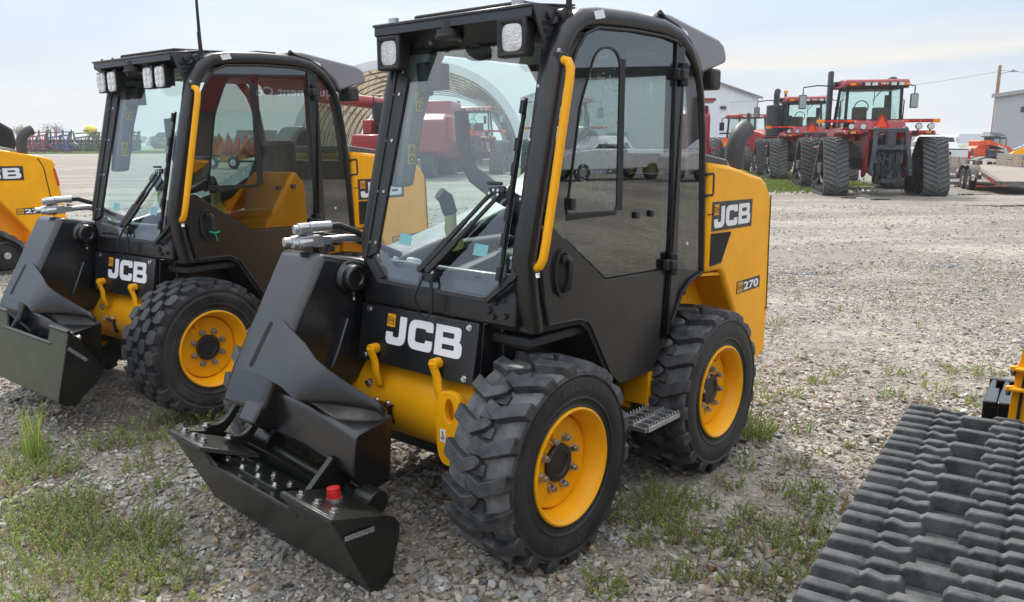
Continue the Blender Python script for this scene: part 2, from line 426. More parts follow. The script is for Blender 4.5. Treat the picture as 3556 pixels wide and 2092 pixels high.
def lower_front(root):
    m = MB()
    # sheet between plate and windscreen
    m.prism([(fpu(.95)-.05, .95), (fpu(.95)-.004, .95), (fpu(1.06)+.01, 1.06), (wsu(1.15)-.03, 1.15), (wsu(1.15)-.07, 1.15)], 'v', -.325, .565)
    # rounded left corner of the sheet running up into the pillar
    m.tube([(.015, .575, .925), (.012, .575, 1.0), (.018, .572, 1.10), (.03, .570, 1.17)], .05, 14, up=(1, 0, 0), sq=.7)
    p = m.build('scuttle_panel', 'black', root, bevel=.012, seg=3)
    n = Vector((1, 0, .178)).normalized()
    for v, z, r in ((.430, 1.010, .017), (.462, 1.040, .011), (.455, .985, .011), (.505, 1.055, .012), (.515, .995, .012)):
        b = MB(); q = Vector((fpu(z)+.006, v, z)); b.cyl(q, q+n*.008, r, 16, r*.8); b.build('grommet', 'plastic', p)
    return p

def windscreen(root):
    up = Vector((-.255, 0, 1)).normalized()
    outline = [(-.296, 2.035), (-.296, 1.150), (-.186, 1.056), (.452, 1.046), (.572, 1.152), (.545, 2.035)]
    n = Vector((1, 0, .255)).normalized()
    g = MB(); g.slab([(wsu(z), v, z) for v, z in outline], n, .006)
    gl = g.build('windscreen', 'glass_front', root)
    inner = [(-.232, 2.045), (-.232, 1.170), (-.165, 1.098), (.425, 1.088), (.515, 1.170), (.500, 2.045)]
    # frit band along the lower edge of the glass, cut away round the wiper
    f = MB(); f.slab([(wsu(z)+.0, v, z) for v, z in rpoly([(-.245, 1.155), (-.166, 1.085), (.035, 1.078), (.05, 1.118, .02), (.0, 1.128, .02), (-.120, 1.130, .03), (-.185, 1.19)])], -n, .002); f.build('frit', 'frit', gl)
    f = MB(); f.slab([(wsu(z)+.0, v, z) for v, z in rpoly([(.24, 1.112, .02), (.26, 1.073), (.43, 1.070), (.515, 1.152), (.508, 1.20), (.430, 1.118, .04), (.30, 1.112, .04)])], -n, .002)
    f.build('frit', 'frit', gl)
    fr = MB()
    edge = [(-.262, 1.98), (-.270, 1.155), (-.180, 1.076), (.448, 1.066), (.552, 1.160), (.528, 1.98)]
    def band(a, b, c, d, h): fr.slab([(wsu(z), v, z) for v, z in (a, b, c, d)], n, h)
    band((-.299, 1.975), (-.299, 1.148), (-.228, 1.178), (-.205, 1.93), .016)
    band((-.299, 1.148), (-.186, 1.052), (-.168, 1.078), (-.245, 1.148), .018)
    band((-.186, 1.052), (.452, 1.042), (.440, 1.062), (-.172, 1.070), .02)
    band((.452, 1.042), (.578, 1.150), (.553, 1.163), (.443, 1.062), .018)
    band((.578, 1.150), (.552, 2.0), (.523, 2.0), (.548, 1.160), .016)
    fr.bar((wsu(1.97)+.02, -.292, 1.965), (wsu(1.15)+.02, -.297, 1.15), .008, .03, up=(0, 1, 0))
    frm = fr.build('windscreen_frame', 'plastic', gl, bevel=.002)
    for z in (1.22, 1.44, 1.66, 1.86):
        for v in (-.283, -.240):
            b = MB(); q = Vector((wsu(z), v, z))+n*.018; b.cyl(q-n*.004, q+n*.003, .0075, 10); b.build('bolt', 'steel', frm)
        b = MB(); q = Vector((wsu(z), .540, z))+n*.016; b.cyl(q-n*.004, q+n*.003, .006, 10); b.build('bolt', 'steel', frm)
    # inside stickers and the printed panel
    s = MB(); s.slab([(wsu(z)-.004, v, z) for v, z in ((-.115, 1.272), (-.040, 1.268), (-.043, 1.222), (-.117, 1.226))], -n, .001); s.build('film_sticker', 'sticker_teal', gl)
    s = MB(); s.slab([(wsu(z)-.004, v, z) for v, z in ((.325, 1.262), (.398, 1.258), (.396, 1.212), (.322, 1.216))], -n, .001)
    s.build('film_sticker', 'sticker_teal', gl)
    t = MB(); text_mesh(t, 'JCB', Vector((wsu(1.128)+.007, .362, 1.128)), V, up, .012, .030, .001, .01); t.build('glass_mark', 'frit', gl)
    return gl

def wiper(root):
    n = Vector((1, 0, .255)).normalized()
    def W(v, z, h): return Vector((wsu(z), v, z))+n*h
    m = MB()
    piv = [(.085, 1.135), (.132, 1.136)]
    m.cyl(W(.12, 1.12, 0), W(.12, 1.12, .03), .035, 16)
    for i, (v, z) in enumerate(piv):
        e = ((.408, 1.452), (.452, 1.448))[i]
        a, b = W(v, z, .035), W(e[0], e[1], .04)
        m.obox(a.lerp(b, .19), b-a, (.030, .018, (b-a).length*.40), up=n)
        m.obox(a.lerp(b, .50), b-a, (.020, .014, (b-a).length*.30), up=n)
        m.obox(a.lerp(b, .78), b-a, (.016, .012, (b-a).length*.46), up=n)
        m.cyl(a-n*.045, a+n*.012, .016, 12)
    m.obox(W(.440, 1.462, .042), W(.47, 1.47, 0)-W(.41, 1.462, 0), (.028, .016, .075), up=n)
    m.obox(W(.428, 1.488, .05), V, (.012, .012, .075), up=n)
    arm = m.build('wiper', 'plastic', root, bevel=.003)
    b = MB()
    top, bot = W(.492, 1.815, .018), W(.507, 1.105, .018)
    b.tube([top, top.lerp(bot, .25)+n*.012, top.lerp(bot, .5)+n*.016, top.lerp(bot, .75)+n*.012, bot], .007, 6)
    b.obox(top.lerp(bot, .5), top-bot, (.010, .010, .70), up=n)
    for t in (.05, .25, .38, .5, .62, .75, .93):
        b.obox(top.lerp(bot, t)+n*.012, top-bot, (.020, .020, .05), up=n)
    b.build('wiper_blade', 'rubberseal', arm)
    h = MB()
    h.tube([W(.10, 1.11, .03), W(.085, 1.02, .05), (fpu(.955)+.05, .095, .955), (fpu(.945)+.045, .125, .935), (fpu(.98)+.04, .155, .98), W(.155, 1.08, .03), W(.14, 1.12, .02)], .0055, 8)
    h.build('washer_hose', 'rubberseal', arm)
    for v, z, h0, r0 in ((.428, 1.462, .045, .006), (.450, 1.462, .045, .006), (.408, 1.450, .045, .006), (.452, 1.446, .045, .006), (.152, 1.128, .03, .008)):
        k = MB(); k.cyl(W(v, z, h0), W(v, z, h0+.008), r0, 8); k.build('bolt', 'chrome', arm)
    return arm

HOOP = [(.02, .94), (.045, 1.05), (.068, 1.22), (.0, 1.49), (-.058, 1.72), (-.118, 1.955), (-.145, 2.02), (-.19, 2.08), (-.26, 2.122), (-.36, 2.138), (-.60, 2.150), (-.86, 2.150), (-1.0, 2.128), (-1.10, 2.075), (-1.18, 1.985), (-1.225, 1.87), (-1.255, 1.70), (-1.275, 1.45), (-1.30, 1.01)]

def cab(root, cfg):
    m = MB()
    # rounded tube hoop round the door
    P = HOOP; secs = []
    for i, p in enumerate(P):
        a = Vector(P[max(i-1, 0)]); b = Vector(P[min(i+1, len(P)-1)]); d = (b-a).normalized(); nn = Vector((d.y, -d.x))
        hw = .039 if i < 12 else max(.022, .039-.004*(i-11))
        sec = []
        for k in range(16):
            t = 2*PI*k/16; c, q = math.cos(t), math.sin(t)
            c = math.copysign(abs(c)**.7, c); q = math.copysign(abs(q)**.7, q)
            w = Vector(p)+nn*(hw*c); sec.append((w.x, .588+.045*q, w.y))
        secs.append(sec)
    m.loft(secs)
    fr = m.build('cab_frame', 'black', root, angle=50)
    m = MB(); m.tube([(p[0], -.315, p[1]) for p in P], .032, 10, up=V); m.build('cab_frame', 'black', root, angle=50)
    # seals between hoop and door
    m = MB(); m.tube([(p[0]+.0, .629, p[1]) for p in [(-.03, .955), (-.005, 1.05), (.018, 1.20), (-.045, 1.48), (-.104, 1.71), (-.162, 1.935), (-.20, 2.00), (-.255, 2.062), (-.34, 2.094), (-.60, 2.107), (-.85, 2.107), (-.96, 2.096), (-1.0, 2.08)]], .007, 6, up=V)
    m.build('door_seal', 'rubberseal', fr)
    # roof
    m = MB(); m.prism([(-.12, 2.09), (-.17, 2.145), (-.34, 2.172), (-.60, 2.178), (-.95, 2.176), (-1.12, 2.12), (-1.14, 2.06), (-.5, 2.10)], 'v', -.32, .575)
    rf = m.build('roof', 'plastic', root, bevel=.012)
    m = MB(); m.box(-.86, -.20, -.20, .40, 2.174, 2.198); m.tube([(-.15, -.2, 2.185), (-.15, .40, 2.185), (-.87, .40, 2.20), (-.87, -.2, 2.20), (-.15, -.2, 2.185)], .014, 8); m.build('roof_hatch', 'mesh', rf, bevel=.006)
    m = MB(); m.box(-.80, -.66, .40, .52, 2.176, 2.21); m.build('aerial_base', 'plastic', rf, bevel=.006)
    # visor over the windscreen
    m = MB()
    m.prism([(-.028, 2.150), (-.026, 2.112), (-.034, 2.108), (-.125, 2.052), (-.15, 2.035), (-.20, 2.03), (-.30, 2.10), (-.33, 2.172), (-.30, 2.176)], 'v', -.338, .545)
    m.prism([(-.020, 2.158), (-.020, 2.146), (-.30, 2.178), (-.30, 2.186)], 'v', -.342, .548)
    vz = m.build('visor', 'armblack', root, bevel=.003)
    # slotted cheek plate
    m = MB()
    cheek = [(-.025, 2.152), (-.115, 1.972), (-.150, 1.985), (-.21, 2.085), (-.30, 2.135), (-.34, 2.168)]
    m.prism(cheek, 'v', .547, .556)
    ck = m.build('cheek_plate', M['cheek'], vz)
    for k, (z, a, b) in enumerate(((2.092, -.072, -.150), (2.066, -.084, -.145), (2.040, -.096, -.138), (2.015, -.107, -.131))):
        m = MB(); m.prism(rpoly([(a, z+.008, .004), (b, z+.008, .004), (b+.004, z-.008, .004), (a-.004, z-.008, .004)], 3), 'v', .555, .5575); m.build('slot', 'mesh', ck)
    m = MB(); m.cyl((-.115, .556, 2.122), (-.115, .572, 2.122), .016, 14); m.cyl((-.175, .556, 2.128), (-.175, .59, 2.128), .024, 16); m.build('aerial_mount', 'plastic', ck, bevel=.003)
    n = Vector((1, 0, .255)).normalized()
    for v in (-.20, -.05, .12, .35, .42):
        m = MB(); m.cyl((-.09, v, 2.070), (-.085, v, 2.062), .009, 10); m.build('bolt', 'greytrim', vz)
    # alarm / horn below the visor
    m = MB(); m.lathe([(.0, -.05), (.028, -.05), (.030, -.02), (.048, -.016), (.050, .004), (.058, .01), (.056, .018), (.02, .022), (0, .022)], (-.045, .10, 2.085), (0, 0, -1), 24); m.bar((-.045, .08, 2.13), (-.06, .20, 2.125), .012, .004)
    m.build('horn', 'plastic', vz)
    # aerial
    m = MB(); b0 = Vector((-.205, .585, 2.128))
    m.ball(b0, .020); m.tube([b0+Vector((0, 0, .0)), b0+Vector((0, 0, .06)), b0+Vector((0, -.004, .15))], [.013, .012, .011], 10)
    m.tube([b0+Vector((0, 0, .12)), b0+Vector((-.004, -.004, .5)), b0+Vector((-.01, -.01, .95))], [.010, .006, .004], 8)
    m.build('aerial', 'rubberseal', root)
    # lamps
    if cfg['lamps'] == 'square':
        for v, z in ((-.252, 2.036), (.448, 2.044)):
            w, h = .072, .072
            m = MB(); c = Vector((-.03, v, z)); d = Vector((1, 0, -.06)).normalized()
            m.loft([[c+Vector(p) for p in q] for q in (
                [(-.085, -w*.6, -h*.6), (-.085, w*.6, -h*.6), (-.085, w*.6, h*.6), (-.085, -w*.6, h*.6)],
                [(-.04, -w, -h), (-.04, w, -h), (-.04, w, h), (-.04, -w, h)],
                [(.006, -w, -h), (.006, w, -h), (.006, w, h), (.006, -w, h)],
                [(.010, -w*.76, -h*.78), (.010, w*.76, -h*.78), (.010, w*.76, h*.78), (.010, -w*.76, h*.78)],
                [(-.004, -w*.70, -h*.72), (-.004, w*.70, -h*.72), (-.004, w*.70, h*.72), (-.004, -w*.70, h*.72)])])
            lp = m.build('work_lamp', 'plastic', root, bevel=.008)
            m = MB(); m.loft([[c+Vector((x, w*.68*math.copysign(abs(math.cos(t))**.55, math.cos(t))*k, h*.70*math.copysign(abs(math.sin(t))**.55, math.sin(t))*k)) for t in [2*PI*i/24 for i in range(24)]] for x, k in ((-.005, 1), (.0, 1), (.003, .7))])
            m.build('lens', 'lens', lp)
            m = MB(); m.box(c.x-.045, c.x-.025, v-.022, v+.022, z+h, z+h+.075); m.build('bracket', 'steel', lp)
            m = MB(); m.bolt((c.x-.03, v+.04, z+h+.01), V, .010, .012); m.build('bolt', 'chrome', lp); m = MB(); m.bolt((c.x-.03, v, z+.115), (0, 0, 1), .008, .01); m.build('bolt', 'chrome', lp)
    else:
        for v in (-.265, -.135, .285, .415):
            w, h = .050, .064
            c = Vector((-.03, v, 2.024))
            m = MB(); m.loft([[c+Vector(p) for p in q] for q in (
                [(-.05, -w*.8, -h*.8), (-.05, w*.8, -h*.8), (-.05, w*.8, h*.8), (-.05, -w*.8, h*.8)],
                [(-.03, -w, -h), (-.03, w, -h), (-.03, w, h), (-.03, -w, h)],
                [(.0, -w, -h), (.0, w, -h), (.0, w, h), (.0, -w, h)])])
            m.box(c.x-.04, c.x-.02, v-.02, v+.02, c.z+h, c.z+h+.06)
            for k in range(5): m.box(c.x-.07, c.x-.03, v-w*.8+k*w*.4-.003, v-w*.8+k*w*.4+.003, c.z-h*.8, c.z+h*.8)
            lp = m.build('led_lamp', 'plastic', root, bevel=.005)
            m = MB(); m.loft([[c+Vector((x, w*.93*k*math.copysign(abs(math.cos(t))**.45, math.cos(t)), h*.93*k*math.copysign(abs(math.sin(t))**.45, math.sin(t)))) for t in [2*PI*i/24 for i in range(24)]] for x, k in ((.0, 1), (.006, .98))])
            ln = m.build('lens', 'lens', lp)
            for a in (-.5, .5):
                for b in (-.62, 0, .62): m = MB(); m.cyl(c+Vector((.006, a*w*.8, b*h*.9)), c+Vector((.009, a*w*.8, b*h*.9)), .013, 10); m.build('diode', 'white', ln)
            m = MB(); m.bolt((c.x-.02, v, 2.155), (0, 0, 1), .008, .012); m.build('bolt', 'plastic', lp)
    # rear roof pod and rear lamp
    m = MB(); prof = [(-.80, 2.185), (-.84, 2.212), (-.95, 2.214), (-1.43, 2.150), (-1.485, 2.128), (-1.515, 2.08), (-1.517, 2.045), (-1.26, 1.975), (-1.225, 2.04), (-1.10, 2.13), (-.98, 2.168)]
    m.prism(prof, 'v', -.24, .600)
    pod = m.build('roof_pod', 'greypod', root, bevel=.025, seg=3)
    m = MB(); P2 = [(-.84, 2.21), (-.88, 2.19), (-1.0, 2.163), (-1.11, 2.11), (-1.19, 2.02), (-1.25, 1.965)]
    m.tube([(a, .606, b) for a, b in P2], .012, 8, up=V); m.build('pod_seal', 'rubberseal', pod)
    m = MB(); m.box(-1.42, -1.33, .50, .625, 1.905, 2.005); m.bar((-1.30, .56, 1.985), (-1.36, .56, 1.96), .03, .03); m.build('rear_lamp', 'plastic', root, bevel=.014)
    m = MB(); m.box(-.66, -.60, .632, .634, 2.10, 2.175); m.box(-.665, -.60, .58, .633, 2.192, 2.194); 
    m2 = MB(); m2.slab([(-.30, .6335, 2.150), (-.365, .6335, 2.165), (-.38, .6335, 2.135), (-.315, .6335, 2.122)], V, .001); m2.slab([(-1.02, .6085, 2.165), (-1.09, .6085, 2.15), (-1.10, .6085, 2.118), (-1.03, .6085, 2.13)], V, .001)
    m2.build('label', 'white', fr)
    return fr

def door(root, cfg):
    vd = .622
    # lower sheet
    low = [(-.030, .955), (-.005, 1.05), (.018, 1.20), (-.015, 1.335), (-.060, 1.338), (-.436, 1.082), (-.955, 1.068), (-.957, .745), (-.845, .603), (-.563, .603), (-.485, .665), (-.330, .905), (-.312, .925), (-.285, .938), (-.255, .943)]
    m = MB(); m.prism(rpoly([(a, b, .02) if i not in (0, 14) else (a, b) for i, (a, b) in enumerate(low)], 3), 'v', vd-.022, vd)
    # folded edge along the wheel arch
    m.tube([(a, vd-.004, b) for a, b in ((-.03, .953), (-.255, .941), (-.312, .923), (-.335, .90), (-.49, .66), (-.57, .60), (-.84, .60))], .006, 6)
    d = m.build('door', 'blackdoor', root, bevel=.003)
    # glass
    gp = [(-.015, 1.335), (-.066, 1.54), (-.118, 1.745), (-.170, 1.940), (-.205, 2.00), (-.26, 2.056), (-.345, 2.090), (-.60, 2.104), (-.85, 2.104), (-.955, 2.095), (-.955, 1.075), (-.436, 1.090), (-.062, 1.343)]
    m = MB(); m.prism(gp, 'v', vd-.010, vd-.002); g = m.build('door_glass', 'glass_door', d)
    # sliding window, its frame and channel
    swl = [(-.522, 2.0), (-.51, 2.028), (-.46, 2.032), (-.40, 2.03), (-.345, 1.995), (-.305, 1.93), (-.262, 1.83), (-.225, 1.70), (-.150, 1.36)]
    m = MB(); m.prism([(-.070, 1.345), (-.019, 1.337), (-.070, 1.54), (-.122, 1.745), (-.174, 1.938), (-.209, 1.998), (-.263, 2.053), (-.347, 2.086), (-.60, 2.100), (-.85, 2.100), (-.950, 2.092), (-.950, 2.035), (-.575, 2.035), (-.560, 1.35), (-.522, 1.35)]+swl, 'v', vd-.0140, vd-.0115); m.build('glass_border', 'fritblack', g)
    sw = rpoly([(-.515, 1.362, .03), (-.517, 2.030, .10), (-.345, 2.030, .12), (-.235, 1.80, .25), (-.148, 1.372, .012)], 6)
    cx = sum(p[0] for p in sw)/len(sw); cz = sum(p[1] for p in sw)/len(sw)
    inner = [(cx+(a-cx)*.955, cz+(b-cz)*.972) for a, b in sw]
    m = MB(); m.ring(sw, inner, 'v', vd-.006, vd+.003); wf = m.build('window_frame', 'plastic', g, angle=50)
    m = MB(); m.box(-.550, -.512, vd-.008, vd+.001, 1.37, 1.99); m.box(-.51, -.15, vd-.008, vd, 1.352, 1.372); m.build('window_channel', 'rubberseal', g)
    m = MB(); m.prism(inner, 'v', vd-.004, vd-.001); m.build('sliding_window', 'glass_slide', g)
    r_ = random.Random(5); m = MB()
    for _ in range(420):
        a, b = r_.uniform(-.50, -.17), r_.uniform(1.39, 2.0)
        if a > -.165-(b-1.37)*.25: continue
        q = r_.choice((.0012, .0016, .0022, .003)); m.ball((a, vd-.001, b), q, 6, 4, (1, .6, 1.15))
    tag(m.build('rain_drop', 'drop', g), kind='stuff')
    m = MB(); m.box(-.190, -.162, vd, vd+.018, 1.392, 1.440); m.build('window_latch', 'plastic', g, bevel=.004)
    for u in (-.663, -.786):
        m = MB(); m.box(u-.013, u+.013, vd-.002, vd+.012, 1.325, 1.355); m.build('stop_peg', 'plastic', g, bevel=.004)
    # handle in its oval bowl
    m = MB()
    hc = (-.118, 1.150)
    def oval(a, b, n=32, lean=.10): return [(hc[0]+a*math.cos(2*PI*k/n)-lean*b*math.sin(2*PI*k/n)*.15, hc[1]+b*math.sin(2*PI*k/n)) for k in range(n)]
    m.ring(oval(.052, .094), oval(.042, .080), 'v', vd-.004, vd+.014)
    m.prism(oval(.043, .082), 'v', vd-.001, vd+.001)
    m.tube([(hc[0]-.022, vd+.012, hc[1]+.062), (hc[0]-.024, vd+.030, hc[1]+.045), (hc[0]-.022, vd+.032, hc[1]), (hc[0]-.020, vd+.028, hc[1]-.055), (hc[0]-.016, vd+.010, hc[1]-.07)], .012, 10)
    m.cyl((hc[0]-.004, vd+.004, hc[1]+.056), (hc[0]-.004, vd+.022, hc[1]+.056), .017, 14)
    h = m.build('door_handle', 'plastic', d, bevel=.003)
    if cfg.get('tie'):
        m = MB(); m.tube([(hc[0]-.06, vd+.035, hc[1]-.045), (hc[0]-.02, vd+.05, hc[1]-.05), (hc[0]+.012, vd+.04, hc[1]-.04)], .005, 6); m.tube([(hc[0]-.02, vd+.05, hc[1]-.05), (hc[0]-.035, vd+.045, hc[1]-.10)], .004, 6)
        m.build('tag_tie', M['tie'], h)
    # hinges
    for u, z in ((-.995, 1.955), (-.955, 1.092)):
        m = MB(); m.box(u+.0, u+.05, vd, vd+.03, z-.025, z+.025); m.cyl((u-.012, vd+.022, z-.052), (u-.012, vd+.022, z+.052), .022, 12); m.box(u-.05, u-.015, vd, vd+.028, z-.05, z+.05); m.box(u-.02, u+.03, vd+.01, vd+.045, z-.022, z+.022)
        m.build('hinge', 'plastic', d, bevel=.006)
    return d

def side_rear(root):
    vd = .622
    # post behind the door
    m = MB(); m.prism([(-.965, 2.094), (-1.042, 2.075), (-1.036, .80), (-1.005, .80), (-.925, .745), (-.965, .76)], 'v', vd-.05, vd+.006)
    m.tube([(-.964, vd+.006, 2.09), (-.962, vd+.006, 1.5), (-.960, vd+.006, .75)], .006, 6)
    po = m.build('door_post', 'black', root, bevel=.004)
    # lower quarter sheet and quarter glass
    m = MB(); m.prism(rpoly([(-1.036, 1.052), (-1.29, 1.020), (-1.275, 1.005), (-1.10, .945, .08), (-1.02, .82, .03), (-.955, .745), (-1.0, .80), (-1.03, .84)], 4), 'v', vd-.02, vd); m.build('quarter_panel', 'blackdoor', po)
    m = MB(); m.tube([(-1.29, .628, 1.012), (-1.16, .632, .985), (-1.075, .632, .93), (-1.03, .632, .86), (-.99, .632, .80)], .009, 8); m.build('arch_seal', 'rubberseal', po)
    m = MB(); m.prism([(-1.042, 2.06), (-1.10, 2.02), (-1.165, 1.93), (-1.20, 1.82), (-1.225, 1.65), (-1.245, 1.45), (-1.268, 1.022), (-1.036, 1.055)], 'v', vd-.012, vd-.004); g = m.build('quarter_glass', 'glass_door', po)
    m = MB(); m.cyl((-1.14, vd-.003, 1.17), (-1.14, vd, 1.17), .008, 10); m.build('clip', 'white', g)
    # handle bracket at the back edge
    m = MB(); m.tube([(-1.275, .63, 1.50), (-1.34, .64, 1.50), (-1.345, .64, 1.49), (-1.345, .64, 1.405), (-1.34, .64, 1.395), (-1.275, .63, 1.395)], .008, 8); m.build('rear_handle', 'plastic', root)
    return po

def grab_handle(root):
    m = MB()
    path = [(-.105, .605, 1.945), (-.105, .632, 1.955), (-.108, .655, 1.950), (-.106, .668, 1.925), (-.098, .670, 1.88), (-.02, .670, 1.54), (.038, .668, 1.28), (.052, .666, 1.225), (.056, .655, 1.200), (.054, .632, 1.190), (.050, .605, 1.192)]
    m.tube(path, .0175, 14); h = m.build('grab_handle', 'yellow', root)
    m = MB(); m.box(-.13, -.085, .60, .635, 1.93, 1.985); m.build('handle_bracket', 'plastic', h, bevel=.005)
    m = MB(); m.box(.02, .075, .60, .638, 1.165, 1.215); m.build('handle_bracket', 'plastic', h, bevel=.005)
    m = MB(); m.bolt((-.105, .615, 1.985), (0, 0, 1), .010, .01); m.build('bolt', 'chrome', h); m = MB(); m.bolt((.05, .635, 1.165), (.2, .5, -1), .010, .012); m.build('bolt', 'chrome', h)
    return h

def interior(root):
    m = MB()
    m.box(-1.15, .02, -.30, .585, .86, .90)                     # floor
    m.prism([(-1.16, .90), (-1.22, .90), (-1.26, 1.50), (-1.20, 1.50)], 'v', -.30, .585)   # lower back wall
    m.prism([(-.05, .90), (-.75, .90), (-.95, 1.06), (-1.15, 1.06), (-1.15, 1.12), (-.75, 1.10), (-.05, .96)], 'v', -.31, -.22)
    tub = m.build('cab_tub', 'darktrim', root, bevel=.01)
    m = MB()
    m.box(-1.02, -.52, -.10, .40, 1.02, 1.14); m.box(-.98, -.60, -.02, .32, .90, 1.02)
    m.loft([[(-.98, -.08, 1.12), (-.98, .38, 1.12), (-.86, .38, 1.12), (-.86, -.08, 1.12)], [(-1.04, -.08, 1.40), (-1.04, .38, 1.40), (-.93, .38, 1.40), (-.93, -.08, 1.40)], [(-1.09, -.02, 1.64), (-1.09, .32, 1.64), (-1.01, .32, 1.64), (-1.01, -.02, 1.64)]])
    m.build('seat', 'darktrim', root, bevel=.04, seg=3)
    for v in (-.16, .46):
        m = MB(); m.box(-.72, -.34, v-.06, v+.06, 1.14, 1.20); m.build('armrest', 'darktrim', root, bevel=.025)
        m = MB(); m.tube([(-.34, v, 1.17), (-.30, v, 1.26), (-.31, v-.01, 1.34)], [.042, .030, .026], 14); lv = m.build('control_lever', 'netyellow', root)
        m = MB(); m.tube([(-.31, v-.01, 1.33), (-.29, v-.02, 1.40), (-.26, v-.03, 1.425)], [.034, .036, .030], 14); m.build('lever_knob', 'darktrim', lv)
    # padded restraint bar
    m = MB(); m.tube([(-.43, -.205, 1.80), (-.43, -.20, 1.70), (-.43, -.185, 1.58), (-.43, -.13, 1.505), (-.41, .03, 1.43), (-.38, .25, 1.36)], .045, 12, ell=(.042, .022), up=(1, 0, 0)); m.build('restraint_bar', 'darktrim', root)
    # pillar trim on the far side, with two warning labels
    m = MB(); m.loft([[(u0, -.29, z), (u1, -.29, z), (u1, v1, z), (u0, v1, z)] for z, u0, u1, v1 in ((1.46, -.13, -.03, -.215), (1.75, -.19, -.085, -.200), (1.92, -.24, -.125, -.185), (2.06, -.27, -.16, -.12))])
    tr = m.build('pillar_trim', 'greytrim', root, bevel=.02)
    RT = Vector((-1, 0, 0))
    def lab(o, w, h):
        mm = MB(); plane_poly(mm, [(0, 0), (w, 0), (w, h), (0, h)], o, RT, Vector((0, 0, 1)), .002); b = mm.build('warning_label', 'warnyellow', tr)
        mm = MB(); o2 = Vector(o)+Vector((0, .0035, 0)); up = Vector((0, 0, 1))
        for p, q in (((.15, .56), (.85, .56)), ((.15, .56), (.5, .92)), ((.5, .92), (.85, .56)), ((.5, .62), (.5, .78))): mm.bar(o2+RT*w*p[0]+up*h*p[1], o2+RT*w*q[0]+up*h*q[1], .003, .002)
        cc = o2+RT*w*.5+up*h*.26
        mm.tube([cc+RT*(.3*w*math.cos(t))+up*(.3*w*math.sin(t)) for t in [2*PI*k/16 for k in range(17)]], .0025, 4)
        mm.build('label_mark', 'decalblack', b)
    lab((-.085, -.206, 1.56), .042, .088); lab((-.125, -.191, 1.79), .042, .088)
    # pod under the roof, mirror and lamp
    m = MB(); m.ball((-.16, .16, 2.02), 1, 16, 8, (.03, .085, .035)); m.box(-.19, -.13, .13, .19, 2.04, 2.08); m.build('inner_mirror', 'plastic', root)
    m = MB(); m.tube([(-.16, -.17, 2.0), (-.17, -.165, 1.93), (-.16, -.16, 1.86)], [.035, .042, .03], 12); m.box(-.20, -.14, -.13, -.05, 1.88, 1.99); m.build('switch_pod', 'plastic', root, bevel=.006)
    m = MB(); m.box(-1.05, -.18, -.29, .57, 2.055, 2.085); m.build('headliner', 'greytrim', root, bevel=.01)
    # far side and rear panes
    m = MB(); m.prism([(.0, 1.20), (-.10, 1.80), (-.20, 2.05), (-1.08, 2.05), (-1.22, 1.75), (-1.24, 1.20)], 'v', -.318, -.312); m.build('far_side_glass', 'glass_side', root)
    m = MB(); m.prism([(-1.235, 1.50), (-1.245, 1.50), (-1.20, 1.85), (-1.12, 2.03), (-1.11, 2.03), (-1.19, 1.85)], 'v', -.28, .56); m.build('rear_glass', 'glass_side', root)
    # white washer bottle low in the corner
    m = MB(); m.cyl((-.02, -.13, 1.02), (-.03, -.13, 1.12), .06, 16); m.cyl((-.03, -.13, 1.12), (-.04, -.13, 1.15), .035, 16); m.build('washer_bottle', 'white', root, bevel=.01)

